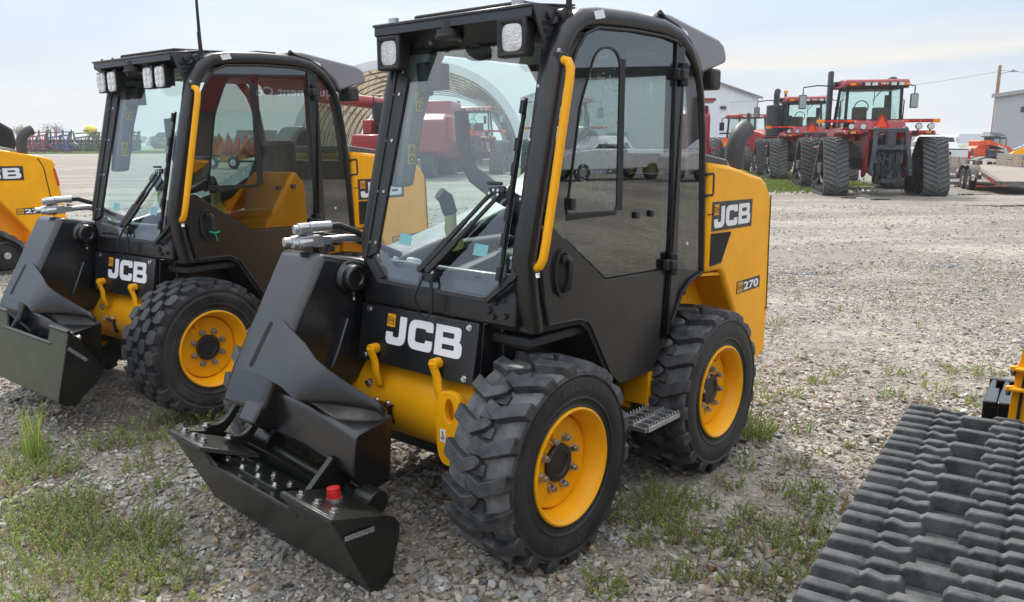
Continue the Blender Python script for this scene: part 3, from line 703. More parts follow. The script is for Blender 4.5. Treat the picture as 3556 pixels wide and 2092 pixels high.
def body(root, cfg):
    k = cfg.get('wide', 1.0)
    full = [(-1.315, .50), (-1.315, 1.545), (-1.335, 1.556), (-1.55, 1.532), (-1.93, 1.462), (-1.985, 1.435), (-2.070, 1.340), (-2.085, 1.30), (-2.105, .72), (-2.085, .445), (-1.95, .418), (-1.4, .45)]
    m = MB(); m.prism(full, 'v', -.36, .46)
    b = m.build('engine_body', 'yellow', root, bevel=.03, seg=3)
    if not cfg.get('tracked'):
        m = MB(); m.prism([(-1.50, .70), (-1.52, .86), (-1.95, 1.425), (-1.985, 1.435), (-2.070, 1.340), (-2.085, 1.30), (-2.105, .72), (-2.085, .445), (-1.95, .418), (-1.66, .70)], 'v', -.90, -.36); m.build('side_panel', 'yellow', b, bevel=.03, seg=3)
    skin = [(-1.30, 1.005), (-1.30, 1.545), (-1.320, 1.556), (-1.55, 1.532), (-1.93, 1.462), (-1.985, 1.435), (-2.068, 1.340), (-2.080, 1.30), (-2.100, .72), (-2.08, .445), (-1.94, .415), (-1.652, .745), (-1.500, .975), (-1.470, 1.0)]
    if cfg.get('tracked'):
        skin = [(-1.00, 1.40), (-1.00, 1.56), (-1.320, 1.556), (-1.55, 1.532), (-1.93, 1.462), (-2.00, 1.448), (-2.10, 1.418), (-2.135, 1.36), (-2.115, 1.32), (-2.180, .95), (-2.20, .60), (-1.95, .50), (-1.86, .46), (-1.80, .52), (-1.80, .66), (-1.543, .995), (-1.20, 1.36)]
    m = MB(); m.prism(skin, 'v', .44, .642)
    s = m.build('side_panel', 'yellow', b, bevel=.026 if not cfg.get('tracked') else .02, seg=3)
    # shut line between cover and rear door
    m = MB()
    if cfg.get('tracked'):
        m.tube([(-1.93, .60, 1.466), (-1.955, .644, 1.43), (-2.005, .6445, 1.33), (-2.05, .6445, .95), (-2.07, .6445, .66)], .005, 4)
    else:
        m.tube([(-2.05, .6440, 1.36), (-2.055, .6440, 1.1), (-2.07, .6440, .72), (-2.05, .6440, .71), (-2.09, .6440, .708)], .0035, 4); m.tube([(-1.30, .6435, 1.30), (-1.36, .6435, 1.30)], .003, 4)
    m.build('shut_line', 'mesh', s)
    # big decal
    up = Vector((0, 0, 1)); rt = Vector((-1, 0, 0)); vo = .6425
    x0, w = (-1.343, .466) if not cfg.get('tracked') else (-1.235, .565)
    z0, h = 1.212, .148
    m = MB(); plane_poly(m, [(0, 0), (w, -.006), (w, h-.008), (0, h)], (x0, vo, z0), rt, up, .002); d = m.build('decal', 'decalblack', s)
    m = MB(); jcb_word(m, (x0-.022*k, vo+.0022, z0+.014), rt, up, .108, w-.048, .0015); m.build('decal_lettering', 'white', d)
    badge(d, (x0-.020, vo+.0024, z0+.080), rt, up, .048, .002)
    # number decal
    tx = '270T' if cfg.get('tracked') else '270'
    x1, w1 = (-1.665, .295) if not cfg.get('tracked') else (-1.687, .40)
    m = MB(); plane_poly(m, [(0, 0), (w1, .004), (w1, .070), (0, .068)], (x1, vo, .846), rt, up, .002); d2 = m.build('number_decal', 'decalblack', s)
    m = MB(); text_mesh(m, tx, Vector((x1-.082, vo+.0022, .858)), rt, up, .046, w1-.105, .0012, .035); m.build('number_lettering', 'white', d2)
    m = MB(); plane_poly(m, [(.006, .006), (.072, .006), (.072, .062), (.006, .062)], (x1, vo+.002, .846), rt, up, .001); o3 = m.build('badge', 'decalyellow', d2)
    m = MB(); text_mesh(m, 'JCB', Vector((x1-.018, vo+.0034, .868)), rt, up, .018, .042, .001, .03); m.tube([(x1-.012, vo+.0035, .865), (x1-.016, vo+.0035, .898), (x1-.060, vo+.0035, .895), (x1-.064, vo+.0035, .856), (x1-.012, vo+.0035, .865)], .0016, 4); m.build('badge_mark', 'decalblack', o3)
    # side grille
    if not cfg.get('tracked'):
        m = MB(); m.prism([(-1.345, 1.198), (-1.553, 1.193), (-1.452, 1.045), (-1.342, 1.038)], 'v', .640, .645); g = m.build('side_grille', 'mesh', s)
        m = MB()
        for i in range(13):
            z = 1.050+i*.011
            ur = -1.452-.101*(z-1.045)/.148
            m.bar((-1.350, .646, z), (max(ur, -1.545)+.006, .646, z), .003, .004)
        fr = [(-1.345, .646, 1.198), (-1.553, .646, 1.193), (-1.452, .646, 1.045), (-1.342, .646, 1.038), (-1.345, .646, 1.198)]
        m.tube(fr, .005, 6); m.build('grille_bar', 'plastic', g)
    # hood vent strip
    m = MB(); m.prism([(-1.32, 1.550), (-1.32, 1.600), (-1.60, 1.565), (-1.665, 1.515)], 'v', -.20, .585); hv = m.build('hood_vent', 'greypod', b, bevel=.006)
    m = MB()
    for i in range(17):
        u = -1.335-i*.0155; zt = 1.592-.128*(-1.32-u); zb = 1.556-.105*(-1.32-u)
        m.add([(u, .5865, zb), (u-.008, .5865, zb), (u-.018, .5865, zt), (u-.010, .5865, zt)], [(0, 1, 2, 3)])
    m.build('vent_slot', 'mesh', hv)
    m = MB(); m.prism([(-1.60, 1.52), (-1.62, 1.575), (-1.86, 1.520), (-1.93, 1.46)], 'v', -.4, .36); m.build('hood_panel', 'greypod', b, bevel=.01)
    # exhaust with swept-back tip
    ev = .50
    m = MB(); m.tube([(-1.865, ev, 1.40), (-1.865, ev, 1.56), (-1.872, ev, 1.62), (-1.895, ev, 1.67), (-1.935, ev, 1.705), (-1.985, ev, 1.725)], .052, 18)
    m.tube([(-1.96, ev, 1.715), (-1.9853, ev, 1.7253)], .045, 18)
    ex = m.build('exhaust_pipe', 'exhaust', b)
    m = MB(); m.cyl((-1.984, ev, 1.7247), (-1.9868, ev, 1.7259), .044, 18); m.build('pipe_mouth', 'mesh', ex)
    m = MB(); m.box(-1.92, -1.79, .455, .545, 1.475, 1.478); m.build('exhaust_slot', 'mesh', b)
    # warning label beside the exhaust
    m = MB(); m.slab([(-1.76, .55, 1.497), (-1.70, .55, 1.508), (-1.70, .63, 1.505), (-1.76, .63, 1.494)], (0, 0, 1), .004); lb = m.build('warning_label', 'warnyellow', b)
    if cfg.get('tracked'):
        m = MB(); m.slab([(-2.118, .646, 1.32), (-2.150, .646, 1.14), (-2.125, .646, 1.13), (-2.095, .646, 1.325)], V, .004); m.build('tail_lamp', M['orange_red'], s)
        m = MB(); m.box(-1.832, -1.80, .642, .644, .575, .62); m.build('label', 'white', s)
        m = MB(); m.prism(rpoly([(-1.815, .485, .02), (-1.815, .535, .02), (-1.865, .535, .02), (-1.865, .485, .02)]), 'v', .640, .6435); m.cyl((-1.90, .64, .60), (-1.90, .648, .60), .014, 12); m.build('tie_hole', 'mesh', s)
    else:
        # recess wall behind the rear tyre
        m = MB(); m.prism([(-1.30, 1.02), (-1.30, .55), (-1.05, .55), (-.93, .60), (-.98, .80), (-1.10, .96)], 'v', .42, .46); m.prism([(-1.29, .99), (-1.50, .97), (-1.50, .985), (-1.29, 1.005)], 'v', .44, .62); m.build('wheel_arch', 'yellow', b)
    return b

def boom(root, cfg):
    m = MB()
    f = lambda z: .29+.58*(1.187-z)
    side = [(f(1.187), 1.187), (.05, 1.133), (-.06, 1.08), (-.02, .86), (.02, .70), (.09, .58), (.20, .545), (f(.545)-.02, .545), (f(.70), .70)]
    m.prism(side, 'v', -.665, -.358)
    a = m.build('boom_arm', 'armblack', root, bevel=.030, seg=3)
    m = MB(); m.prism([(.05, 1.135), (-.12, 1.105), (-.55, 1.195), (-1.05, 1.32), (-1.45, 1.50), (-1.72, 1.76), (-1.86, 1.72), (-1.86, 1.50), (-1.50, 1.22), (-.15, .90), (.02, .90)], 'v', -.650, -.385); m.build('boom_tube', 'armblack', a, bevel=.03, seg=3)
    m = MB(); m.cyl((-1.76, -.37, 1.615), (-1.76, -.68, 1.615), .09, 24); m.cyl((-1.76, -.36, 1.615), (-1.76, -.37, 1.615), .045, 16); m.build('boom_pivot', 'plastic', a)
    m = MB(); c = (.155, -.358, 1.068); m.lathe([(0, .0), (.074, .0), (.074, .018), (.060, .03), (.058, .062), (.050, .070), (.030, .070), (.028, .064), (0, .064)], c, V, 28); m.cyl((c[0]+.005, -.315, c[2]-.06), (c[0]+.005, -.315, c[2]-.085), .009, 8); m.build('pin_boss', 'armblack', a, bevel=.003)
    m = MB(); m.cyl((c[0]+.005, -.315, c[2]-.085), (c[0]+.005, -.315, c[2]-.098), .007, 8); m.build('grease_nipple', 'chrome', a)
    # stiffening rib
    m = MB(); m.slab([(.193, -.358, .885), (.17, -.358, .88), (.262, -.358, .68), (.287, -.358, .683)], V, .02); m.tube([(.18, -.34, .885), (.24, -.335, .76), (.278, -.34, .68)], .010, 8); m.build('rib', 'armblack', a)
    # bent doubler plate
    n1 = Vector((1, 0, .58)).normalized()
    hi = [(.470, -.552, .880), (.459, -.530, .898), (.452, -.425, .907), (.466, -.348, .884), (.488, -.215, .843), (.514, -.110, .800), (.500, -.055, .765), (.462, .000, .718), (.412, .058, .665), (.374, .098, .628), (.362, .114, .598)]
    lo = [(.570, -.588, .705), (.576, -.572, .695), (.578, -.460, .692), (.579, -.369, .689), (.587, -.254, .676), (.603, -.150, .650), (.572, -.110, .640), (.510, -.045, .628), (.440, .030, .612), (.385, .090, .592), (.364, .116, .566)]
    m = MB(); k = 6; off = Vector((.006, 0, .012))
    grid = [[Vector(h).lerp(Vector(l), j/k)+n1*(.010*math.sin(PI*j/k)*max(0, min(1, (i-3)/4))) for j in range(k+1)] for i, (h, l) in enumerate(zip(hi, lo))]
    secs = []
    for row in grid: secs.append([p+n1*.014 for p in row]+[p for p in row[::-1]])
    m.loft(secs); dp = m.build('gusset_plate', 'armblack', a, angle=55)
    m = MB()
    s0, s1 = Vector((.467, -.488, .881))+n1*.0135, Vector((.560, -.505, .722))+n1*.0135
    ax = (s1-s0).normalized(); sd = n1.cross(ax)
    m.slab([s0+sd*.014*math.cos(t)-ax*.014*math.sin(t) for t in [PI*k/8 for k in range(9)]]+[s1-sd*.014*math.cos(t)+ax*.014*math.sin(t) for t in [PI*k/8 for k in range(9)]], n1, .002); m.build('weld_slot', 'mesh', dp)
    # cross box carrying the hitch
    cb = [(.335, .556), (.526, .527), (.548, .36), (.47, .268), (.36, .29)]
    m = MB()
    secs = []
    for v, dz in ((-.56, .12), (-.134, .085), (.12, .012)):
        secs.append([(u+(.02 if v < -.1 else 0), v, z+dz) for u, z in rpoly([(.335, .556), (.526, .527, .035), (.548, .36, .02), (.47, .268, .02), (.36, .29)], 4)])
    m.loft(secs); m.build('cross_box', 'armblack', a, bevel=.006)
    # lower link below the plate
    m = MB(); m.obox(Vector((.585, -.425, .655))-n1*.062, Vector((.659, -.425, .535))-Vector((.545, -.425, .70)), (.118, .11, .34), up=(1, 0, .58)); m.build('link_arm', 'armblack', a, bevel=.012)
    # hydraulic couplers on top
    m = MB(); cc = Vector((.245, -.50, 1.225)); d = Vector((.93, -.22, .0)).normalized(); sdv = Vector((0, 0, 1)).cross(d).normalized()
    m.obox(cc, d, (.066, .050, .10)); m.obox(cc+sdv*-.01+Vector((0, 0, .040)), d, (.030, .08, .030))
    for s_, z_, L_, r_ in ((-.028, .0, .112, .024), (.022, -.006, .090, .020), (-.010, .055, .070, .023)):
        b = cc+sdv*s_+Vector((0, 0, z_)); m.cyl(b, b+d*.05, r_*1.25, 8); m.cyl(b+d*.045, b+d*L_*.7, r_*1.1, 18); m.cyl(b+d*L_*.7, b+d*L_, r_*.85, 18)
    m.cyl(cc+Vector((0, 0, .062)), cc+Vector((0, 0, .062))-d*.10, .024, 14)
    cp = m.build('hydraulic_coupler', 'castsilver', a, bevel=.004)
    m = MB(); b0 = cc-d*.05
    m.tube([b0, b0-d*.12+Vector((0, 0, .004)), b0-d*.20+Vector((0, .01, -.005)), b0-d*.26+Vector((0, .03, -.05)), b0-d*.30+Vector((0, .04, -.12))], .017, 10); m.obox(b0-d*.02, d, (.034, .034, .05)); m.build('steel_pipe', 'steel', cp)
    m = MB(); b1 = cc+Vector((0, 0, .062))-d*.08
    m.tube([b1, b1-d*.06, b1-d*.13+Vector((0, .02, -.03)), b1-d*.22+Vector((0, .05, -.10)), b1-d*.32+Vector((0, .07, -.15))], .015, 10); m.tube([b1+Vector((0, -.03, -.04)), b1-d*.14+Vector((0, .0, -.07)), b1-d*.30+Vector((0, .04, -.16))], .013, 10); m.build('hose', 'rubberseal', cp)
    return a

def axle(root):
    m = MB()
    m.cyl((-.055, -.95, .515), (-.055, .36, .515), .190, 40); m.box(-.30, .0, -.70, .42, .36, .62)
    a = m.build('axle_housing', 'yellow', root, angle=40, bevel=.004)
    # swept hooks over the front plate
    for v in (-.205, .186):
        m = MB(); m.tube([(.135, v+.01, .600), (.155, v+.012, .66), (.150, v+.005, .705), (.162, v, .745), (.168, v-.004, .768)], .020, 10, ell=(.024, .012), up=(1, 0, 0)); m.cyl((.13, v, .762), (.172, v, .762), .024, 16)
        m.build('lift_hook', 'yellow', a, bevel=.002)
        m = MB(); m.cyl((.128, v-.012, .755), (.150, v-.012, .755), .032, 18); m.build('hook_grommet', 'rubberseal', a)
    m = MB(); m.cyl((.118, -.275, .585), (.126, -.278, .588), .020, 18); m.build('washer', 'steel', a); 
    m = MB(); m.bolt((.127, -.278, .588), (1, 0, .3), .011, .01); m.build('bolt', 'chrome', a)
    m = MB(); m.obox((.138, -.165, .520), (.1, 1, -.02), (.006, .045, .13), up=(1, 0, 0)); m.box(.118, .140, -.14, -.115, .43, .52); k = m.build('stop_bracket', 'black', a)
    for v in (-.205, -.130):
        m = MB(); m.bolt((.142, v, .522), (1, 0, .05), .012, .012); m.build('bolt', 'chrome', k)
    # tie-down lug plate with its oval eye
    m = MB(); m.prism([(.27, .24), (.36, .22), (.36, .48), (.27, .50)], 'u', .10, .125)
    T = [2*PI*i/40 for i in range(40)]
    sq = lambda x: math.copysign(abs(x)**.6, x)
    m.ring([(.283+.077*sq(math.cos(t)), .505+.160*sq(math.sin(t))) for t in T], [(.285+.026*math.cos(t), .585+.050*math.sin(t)) for t in T], 'u', .150, .178); tl = m.build('tie_down_lug', 'yellow', a, bevel=.003)
    m = MB(); m.box(.178, .1795, .232, .262, .445, .500); lb = m.build('label', 'white', tl)
    m = MB(); m.tube([(.1805, .247, .492), (.1805, .247, .475), (.1805, .256, .468), (.1805, .247, .458), (.1805, .238, .466)], .0025, 4); m.build('label_mark', 'decalblack', lb)
    # underbody
    m = MB(); m.box(-1.9, .0, -.68, .40, .28, .70); m.prism([(.0, .93), (-.02, .72), (-.40, .40), (-.95, .40), (-.95, .95)], 'v', -.30, .42); m.build('chassis', 'black', a, bevel=.01)
    m = MB(); m.prism([(.05, .945), (-.27, .935), (-.33, .90), (-.50, .64), (-.48, .63), (-.32, .88), (-.26, .92), (.05, .93)], 'v', .40, .615); m.build('wheel_arch', 'mesh', a)
    m = MB(); m.box(-.93, -.84, .40, .47, .36, .62); m.prism([(-.84, .58), (-.95, .58), (-1.0, .42), (-.84, .42)], 'v', .40, .60); m.build('chain_case', 'yellow', a)
    return a

def step(root):
    m = MB(); z = .415
    u0, u1, v0, v1 = -.88, -.56, .60, .76
    for v in (v0, (v0+v1)/2, v1): m.box(u0+.02, u1-.02, v-.008, v+.008, z-.022, z)
    for k in range(6):
        u = u0+.012+(u1-u0-.024)*k/5; m.box(u-.008, u+.008, v0, v1, z-.022, z-.002)
    for v in (v0, (v0+v1)/2, v1):
        for k in range(11):
            u = u0+.03+(u1-u0-.06)*k/10; m.tube([(u, v, z), (u, v, z+.014)], [.007, .002], 5)
    s = m.build('step', 'castsilver', root, bevel=.002)
    m = MB(); m.box(-.80, -.64, .40, .62, .385, .405); m.build('step_bracket', 'black', s)
    return s
# ------------------------------------------------------------------ quick hitch with bolted plates
def hitch(root, arm, theta=0., TR=(.843, .38), roll=.063, notch=(.23, .735), face='hitchblack', back=False):
    ct, st = math.cos(theta), math.sin(theta)
    def T(u, v, z):
        du, dz = u-.843, z-.38
        return Vector((TR[0]+du*ct-dz*st, v, TR[1]+du*st+dz*ct-roll*(v-.37)))
    vL, vR = -.742, .366
    fd = (-.192, -.37)                                   # down the face
    fn = Vector((-fd[1], fd[0])).normalized()            # out of the face (forward, down)
    def F(s, t, off=0.): return T(.843+fd[0]*t+fn.x*off, vL+(vR-vL)*s-.03*t*(1 if s > .5 else 0), .38+fd[1]*t+fn.y*off)
    s0, s1 = notch; d = .25
    out = [(0, 0), (s0, 0), (s0+.012, d*.8), (s0+.03, d), (s1-.03, d), (s1-.006, d*.85), (s1, 0), (1, 0), (1, 1), (.0, 1)]
    m = MB(); n = len(out); A = [F(s, t) for s, t in out]; B = [F(s, t, -.016) for s, t in out]
    m.add(A+B, [tuple(range(n)), tuple(range(2*n-1, n-1, -1))]+[(i, (i+1) % n, (i+1) % n+n, i+n) for i in range(n)])
    h = m.build('quick_hitch', face, root, bevel=.003)
    # bright steel bar laid on the lip along the notch
    m = MB(); m.bar(F(s0+.04, d-.004, -.008), F(s1-.03, d-.004, -.008), .016, .003, up=(0, 0, 1)); m.build('lip_edge', 'steel', h)
    # top plates
    bd = Vector((-.261, -.08)); bl = bd.length; bd.normalize(); bn = Vector((bd.y, -bd.x)) if bd.y*0-bd.x > 0 else Vector((-bd.y, bd.x))
    def P(u0, z0, t, v, off=0.): return T(u0+bd.x*t+bn.x*off, v, z0+bd.y*t+bn.y*off)
    def plate(pts, th, nm, mt):
        m = MB(); A = [P(.843, .38, t, v, 0.006) for t, v in pts]; B = [P(.843, .38, t, v, -th) for t, v in pts]; n = len(A)
        m.add(A+B, [tuple(range(n)), tuple(range(2*n-1, n-1, -1))]+[(i, (i+1) % n, (i+1) % n+n, i+n) for i in range(n)]); return m.build(nm, mt, h, bevel=.003)
    v0, v1 = vL+(vR-vL)*s0, vL+(vR-vL)*s1
    plate([(-.002, vL-.004), (-.002, v0), (.22, v0+.10), (.22, vL+.10)], .014, 'top_plate', 'hitchblack')
    plate([(-.002, v1), (-.002, vR+.004), (.27, vR+.004), (.27, v1-.02), (.10, v1-.01)], .014, 'top_plate', 'hitchblack')
    for k in range(3):
        m = MB(); m.bolt(P(.843, .38, .060, v1+.045+.095*k, .007), (T(.843+bn.x, 0, .38+bn.y)-T(.843, 0, .38)), .014, .013); m.build('bolt', 'chrome', h)
        m = MB(); m.bolt(P(.843, .38, .055, vL+.035+.075*k, .007), (T(.843+bn.x, 0, .38+bn.y)-T(.843, 0, .38)), .014, .013); m.build('bolt', 'chrome', h)
    # pan behind the notch with a bolted cover
    lipu, lipz = .843+fd[0]*d, .38+fd[1]*d
    def Q(t, v, off=0.): return P(lipu, lipz+.012, t, v, off)
    m = MB(); pts = [(.0, v0-.03), (.0, v1+.03), (.26, v1+.0), (.26, v0-.06)]; A = [Q(t, v) for t, v in pts]; B = [Q(t, v, -.02) for t, v in pts]
    m.add(A+B, [(0, 1, 2, 3), (7, 6, 5, 4)]+[(i, (i+1) % 4, (i+1) % 4+4, i+4) for i in range(4)])
    pan = m.build('pan', 'hitchblack', h, bevel=.004)
    m = MB(); pts = rpoly([(.055, -.53, .02), (.055, -.125, .02), (.185, -.125, .02), (.185, -.53, .02)], 4)
    if back: pts = [(a, b+.02) for a, b in pts]
    A = [Q(t, v, .012) for t, v in pts]; B = [Q(t, v, -.005) for t, v in pts]; n = len(A)
    m.add(A+B, [tuple(range(n)), tuple(range(2*n-1, n-1, -1))]+[(i, (i+1) % n, (i+1) % n+n, i+n) for i in range(n)]); m.build('cover_plate', 'hitchblack', pan, bevel=.003)
    nv = T(.843+bn.x, 0, .38+bn.y)-T(.843, 0, .38)
    for i in range(4):
        for t in (.078, .162):
            m = MB(); m.bolt(Q(t, -.50+.115*i-(.012 if t > .1 else 0), .013), nv, .0125, .011); m.build('bolt', 'chrome', pan)
    # gusset end plates
    for v, sg in ((vR+.004, -1), (vL-.004, 1)):
        pg = [(.843, .385), (.582, .302), (.548, .285), (.525, .25), (.522, .21), (.560, .035), (.600, .008), (.651, .006)]
        m = MB(); A = [T(u, v-.03*max(0, (.385-z)/.37)*(1 if v > 0 else 0), z) for u, z in pg]; B = [p+Vector((0, sg*.014, 0)) for p in A]; n = len(A)
        m.add(A+B, [tuple(range(n)), tuple(range(2*n-1, n-1, -1))]+[(i, (i+1) % n, (i+1) % n+n, i+n) for i in range(n)])
        g = m.build('end_gusset', 'hitchblack', h, bevel=.003)
        if v > 0:
            m = MB(); a, b = T(.79, v+.003, .295), T(.66, v+.003, .285); m.bar(a, b, .018, .004, up=V); m.build('weld_scuff', M['scuff'], g)
    # back sheet closing the wedge
    m = MB(); m.add([T(.651, vL, .01), T(.651, vR-.03, .01), T(.55, vR-.03, .03), T(.55, vL, .03), T(.53, vL, .26), T(.53, vR-.01, .26)], [(0, 1, 2, 3), (3, 2, 5, 4)]); m.build('back_sheet', 'hitchblack', h)
    # hook plates and pivot
    for va, vb in ((-.70, -.745), (-.52, -.56)):
        m = MB(); secs = []
        for k in range(7):
            t = k/6; u = .53+.145*t; z = .47-.105*t-.05*math.sin(PI*t)
            p = T(u, va+(vb-va)*t, z-.02)
            secs.append([p+Vector((0, -.012, -.03)), p+Vector((0, .012, -.03)), p+Vector((0, .012, .02)), p+Vector((0, -.012, .02))])
        m.loft(secs); m.build('hook_plate', 'hitchblack', h, bevel=.003)
        m = MB(); m.bolt(T(.668, vb, .352), nv, .016, .012); m.build('bolt', 'chrome', h)
    m = MB(); m.bolt(T(.52, -.73, .468), Vector((1, 0, .4)), .020, .015); m.build('bolt', 'chrome', h)
    m = MB(); m.slab([T(.55, .0, .40), T(.565, .0, .41), T(.68, .0, .31), T(.68, .0, .295), T(.50, .0, .25), T(.47, .0, .30)], V, .018); m.slab([T(.55, -.005, .402), T(.565, -.005, .414), T(.685, -.005, .314), T(.68, -.005, .302)], V, .028); m.build('rib', 'hitchblack', h, bevel=.002)
    m = MB(); m.cyl(T(.49, .10, .26), T(.49, .20, .26), .052, 24); m.cyl(T(.49, -.68, .30), T(.49, -.48, .30), .052, 24); m.cyl(T(.49, -.48, .27), T(.49, .10, .25), .03, 16); m.build('pivot_pin', 'hitchblack', h, bevel=.004)
    # red cap on its pipe stub
    base = P(.843, .38, .16, .185, .006); axd = (Vector((nv.x, nv.y, nv.z)).normalized()+Vector((.25, -.15, .35))).normalized()
    m = MB(); m.cyl(base-axd*.01, base+axd*.010, .031, 22); m.build('pipe_stub', 'steel', h)
    m = MB(); m.cyl(base+axd*.006, base+axd*.050, .0265, 24, .0245); m.build('red_cap', 'red', h, bevel=.003)
    return h

M['scuff'] = mat('ground_weld_scuff', (.20, .21, .22), .5, var=.5, vscale=80)
M['tie'] = mat('green_tie', (.02, .35, .20), .5)
M['orange_red'] = mat('tail_lamp_red', (.55, .05, .01), .25)

def skid_steer(loc, rz, cfg, label):
    root = thing('skid_steer_loader', loc, rz, label, 'loader', 'yellow skid steer loaders parked in a row')
    front_panel(root); lower_front(root); windscreen(root); wiper(root); cab(root, cfg); door(root, cfg); side_rear(root); grab_handle(root); interior(root)
    body(root, cfg); arm = boom(root, cfg); axle(root); 
    for (u, v, sd) in ((0, .62, 1), (-1.27, .62, 1), (0, -.90, -1), (-1.27, -.90, -1)):
        make_wheel(root, (u, v, .42 if cfg['tyre'] == 'bar' else .42), cfg['tyre'], sd, {0: R(4), -1.27: R(33)}[u]+(R(7) if sd < 0 else 0))
    step(root)
    if cfg['name'] == 'near': hitch(root, arm)
    else: hitch(root, arm, R(39.7), (.65, .61), .045, (.305, .81), 'hitchgreen', True)
    return root

RZ1 = math.atan2(-math.cos(R(40.363)), -math.sin(R(40.363)))
RZ2 = math.atan2(-math.cos(R(36.659)), -math.sin(R(36.659)))
near = skid_steer((-.35802, 3.49671, 0), RZ1, dict(name='near', lamps='square', tyre='bar'), 'closest black and yellow skid steer loader with square halogen lamps and chevron tyres')
back = skid_steer((-2.40363, 5.25606, .0175), RZ2, dict(name='back', lamps='led', tyre='block', tie=True), 'second skid steer loader behind the closest one, with four small LED lamps and block-tread tyres')
back.rotation_euler = (.0058, .0147, RZ2)

# ------------------------------------------------------------------ rubber tracks
def track_loop(pts, n):
    """resample a closed (u, z) polyline to n evenly spaced points with normals"""
    P = [Vector(p) for p in pts]; L = [0]
    for i in range(len(P)): L.append(L[-1]+(P[(i+1) % len(P)]-P[i]).length)
    tot = L[-1]; out = []
    def at(s):
        s %= tot
        for i in range(len(P)):
            if L[i+1] >= s: return P[i].lerp(P[(i+1) % len(P)], (s-L[i])/max(1e-9, L[i+1]-L[i]))
        return P[0]
    for k in range(n):
        s = tot*k/n; a, b = at(s-.02), at(s+.02); t = (b-a).normalized(); out.append((at(s), t, Vector((t.y, -t.x))))
    return out, tot, at

def offset_hull(circles, n=24):
    """outline running round circles (u, z, r) listed so the loop is their convex hull"""
    pts = []
    for u, z, r in circles: pts += [(u+r*math.cos(2*PI*k/n), z+r*math.sin(2*PI*k/n)) for k in range(n)]
    pts = sorted(set((round(a, 5), round(b, 5)) for a, b in pts))
    def half(p):
        h = []
        for q in p:
            while len(h) > 1 and (h[-1][0]-h[-2][0])*(q[1]-h[-2][1])-(h[-1][1]-h[-2][1])*(q[0]-h[-2][0]) <= 0: h.pop()
            h.append(q)
        return h
    lo = half(pts); up = half(pts[::-1]); return lo[:-1]+up[:-1]

def belt(root, outline, v0, v1, thick, m=None, name='track', bevel=0.0, mb=None):
    """flat belt of given thickness, outline is its outer face"""
    loop, tot, at = track_loop(outline, 120)
    mb = mb or MB(); secs = []
    for p, t, nn in loop:
        q = p-nn*thick
        secs.append([(p.x, v0, p.y), (p.x, v1, p.y), (q.x, v1, q.y), (q.x, v0, q.y)])
    secs.append(secs[0]); mb.loft(secs, caps=False)
    return mb, tot, at

def loader_track(root, outline, v0, v1, pitch, lug=.028):
    """construction-machine track: straight bars with stepped halves and pits along the middle"""
    mb, tot, at = belt(root, outline, v0, v1, .035, 'track')
    n = int(round(tot/pitch)); pitch = tot/n; W = v1-v0
    def X(s, v, h):
        a, b = at(s-.01), at(s+.01); t = (b-a).normalized(); nn = Vector((t.y, -t.x)); p = at(s)+nn*h
        return (p.x, v, p.y)
    def lugbar(path, w):
        # stepped blocks joined by lower bridges: (fraction of width, offset along the track)
        secs = []; k = len(path)
        for i, (f, ds) in enumerate(path):
            nxt = path[i+1] if i+1 < k else None
            pts = [(f, ds, .62, .8)] if i in (0, k-1) else [(f, ds, 1, 1)]
            if 0 < i < k-1 and nxt and abs(nxt[1]-ds) > 1e-6 and i+1 < k-1: pts.append((f+(nxt[0]-f)*.5, ds+(nxt[1]-ds)*.5, .80, .95))
            for f_, s, hs, ws in pts:
                v = v0+f_*W; hh = lug*hs; ww = w*ws
                secs.append([X(s-w*.52, v, -.002), X(s-ww*.42, v, hh), X(s+ww*.42, v, hh), X(s+w*.52, v, -.002)])
        mb.loft(secs)
    st = pitch*.13; bw = pitch*.258
    for k in range(n):
        s = k*pitch
        lugbar([(-.012, s-st*.2), (.012, s), (.11, s), (.17, s+st), (.27, s+st), (.33, s+st*1.7), (.565, s+st*1.7), (.625, s+st*2.5), (.735, s+st*2.5), (.795, s+st*3.3), (.988, s+st*3.3), (1.012, s+st*3.1)], bw)
        a = s+pitch*.5
        lugbar([(-.012, a-st*.2), (.012, a), (.11, a), (.17, a+st), (.345, a+st), (.372, a+st)], bw)
        b = s+pitch*.5+st*.8
        lugbar([(.548, b+st*.8), (.575, b+st*.8), (.735, b+st*.9), (.795, b+st*1.9), (.988, b+st*1.9), (1.012, b+st*1.7)], bw)
    return mb.build('track', 'track', root, bevel=.004, seg=2, angle=40)

def undercarriage(root, wheels, v0, v1, m='plastic'):
    for u, z, r in wheels:
        mb = MB(); mb.lathe([(0, v0), (r*.5, v0), (r*.98, v0+.01), (r, v0+.03), (r, v1-.03), (r*.97, v1-.01), (r*.80, v1), (r*.74, v1-.02), (r*.30, v1-.015), (r*.28, v1+.01), (0, v1+.012)], (u, 0, z), V, 40); w = mb.build('track_roller', m, root)
        mb = MB(); mb.bolt((u, v1+.012, z), V, .026, .012); mb.build('bolt', 'chrome', w)

# --- closest track machine, lower right
rzT = math.atan2(1.239, .828)
tl = thing('track_loader', (1.08, 1.72, 0), 0, 'tracked loader at the right edge with big grey rubber track and black counterweights', 'loader')
dirT = Vector((.5555, .8315, 0)); perT = Vector((.8315, -.5555, 0))
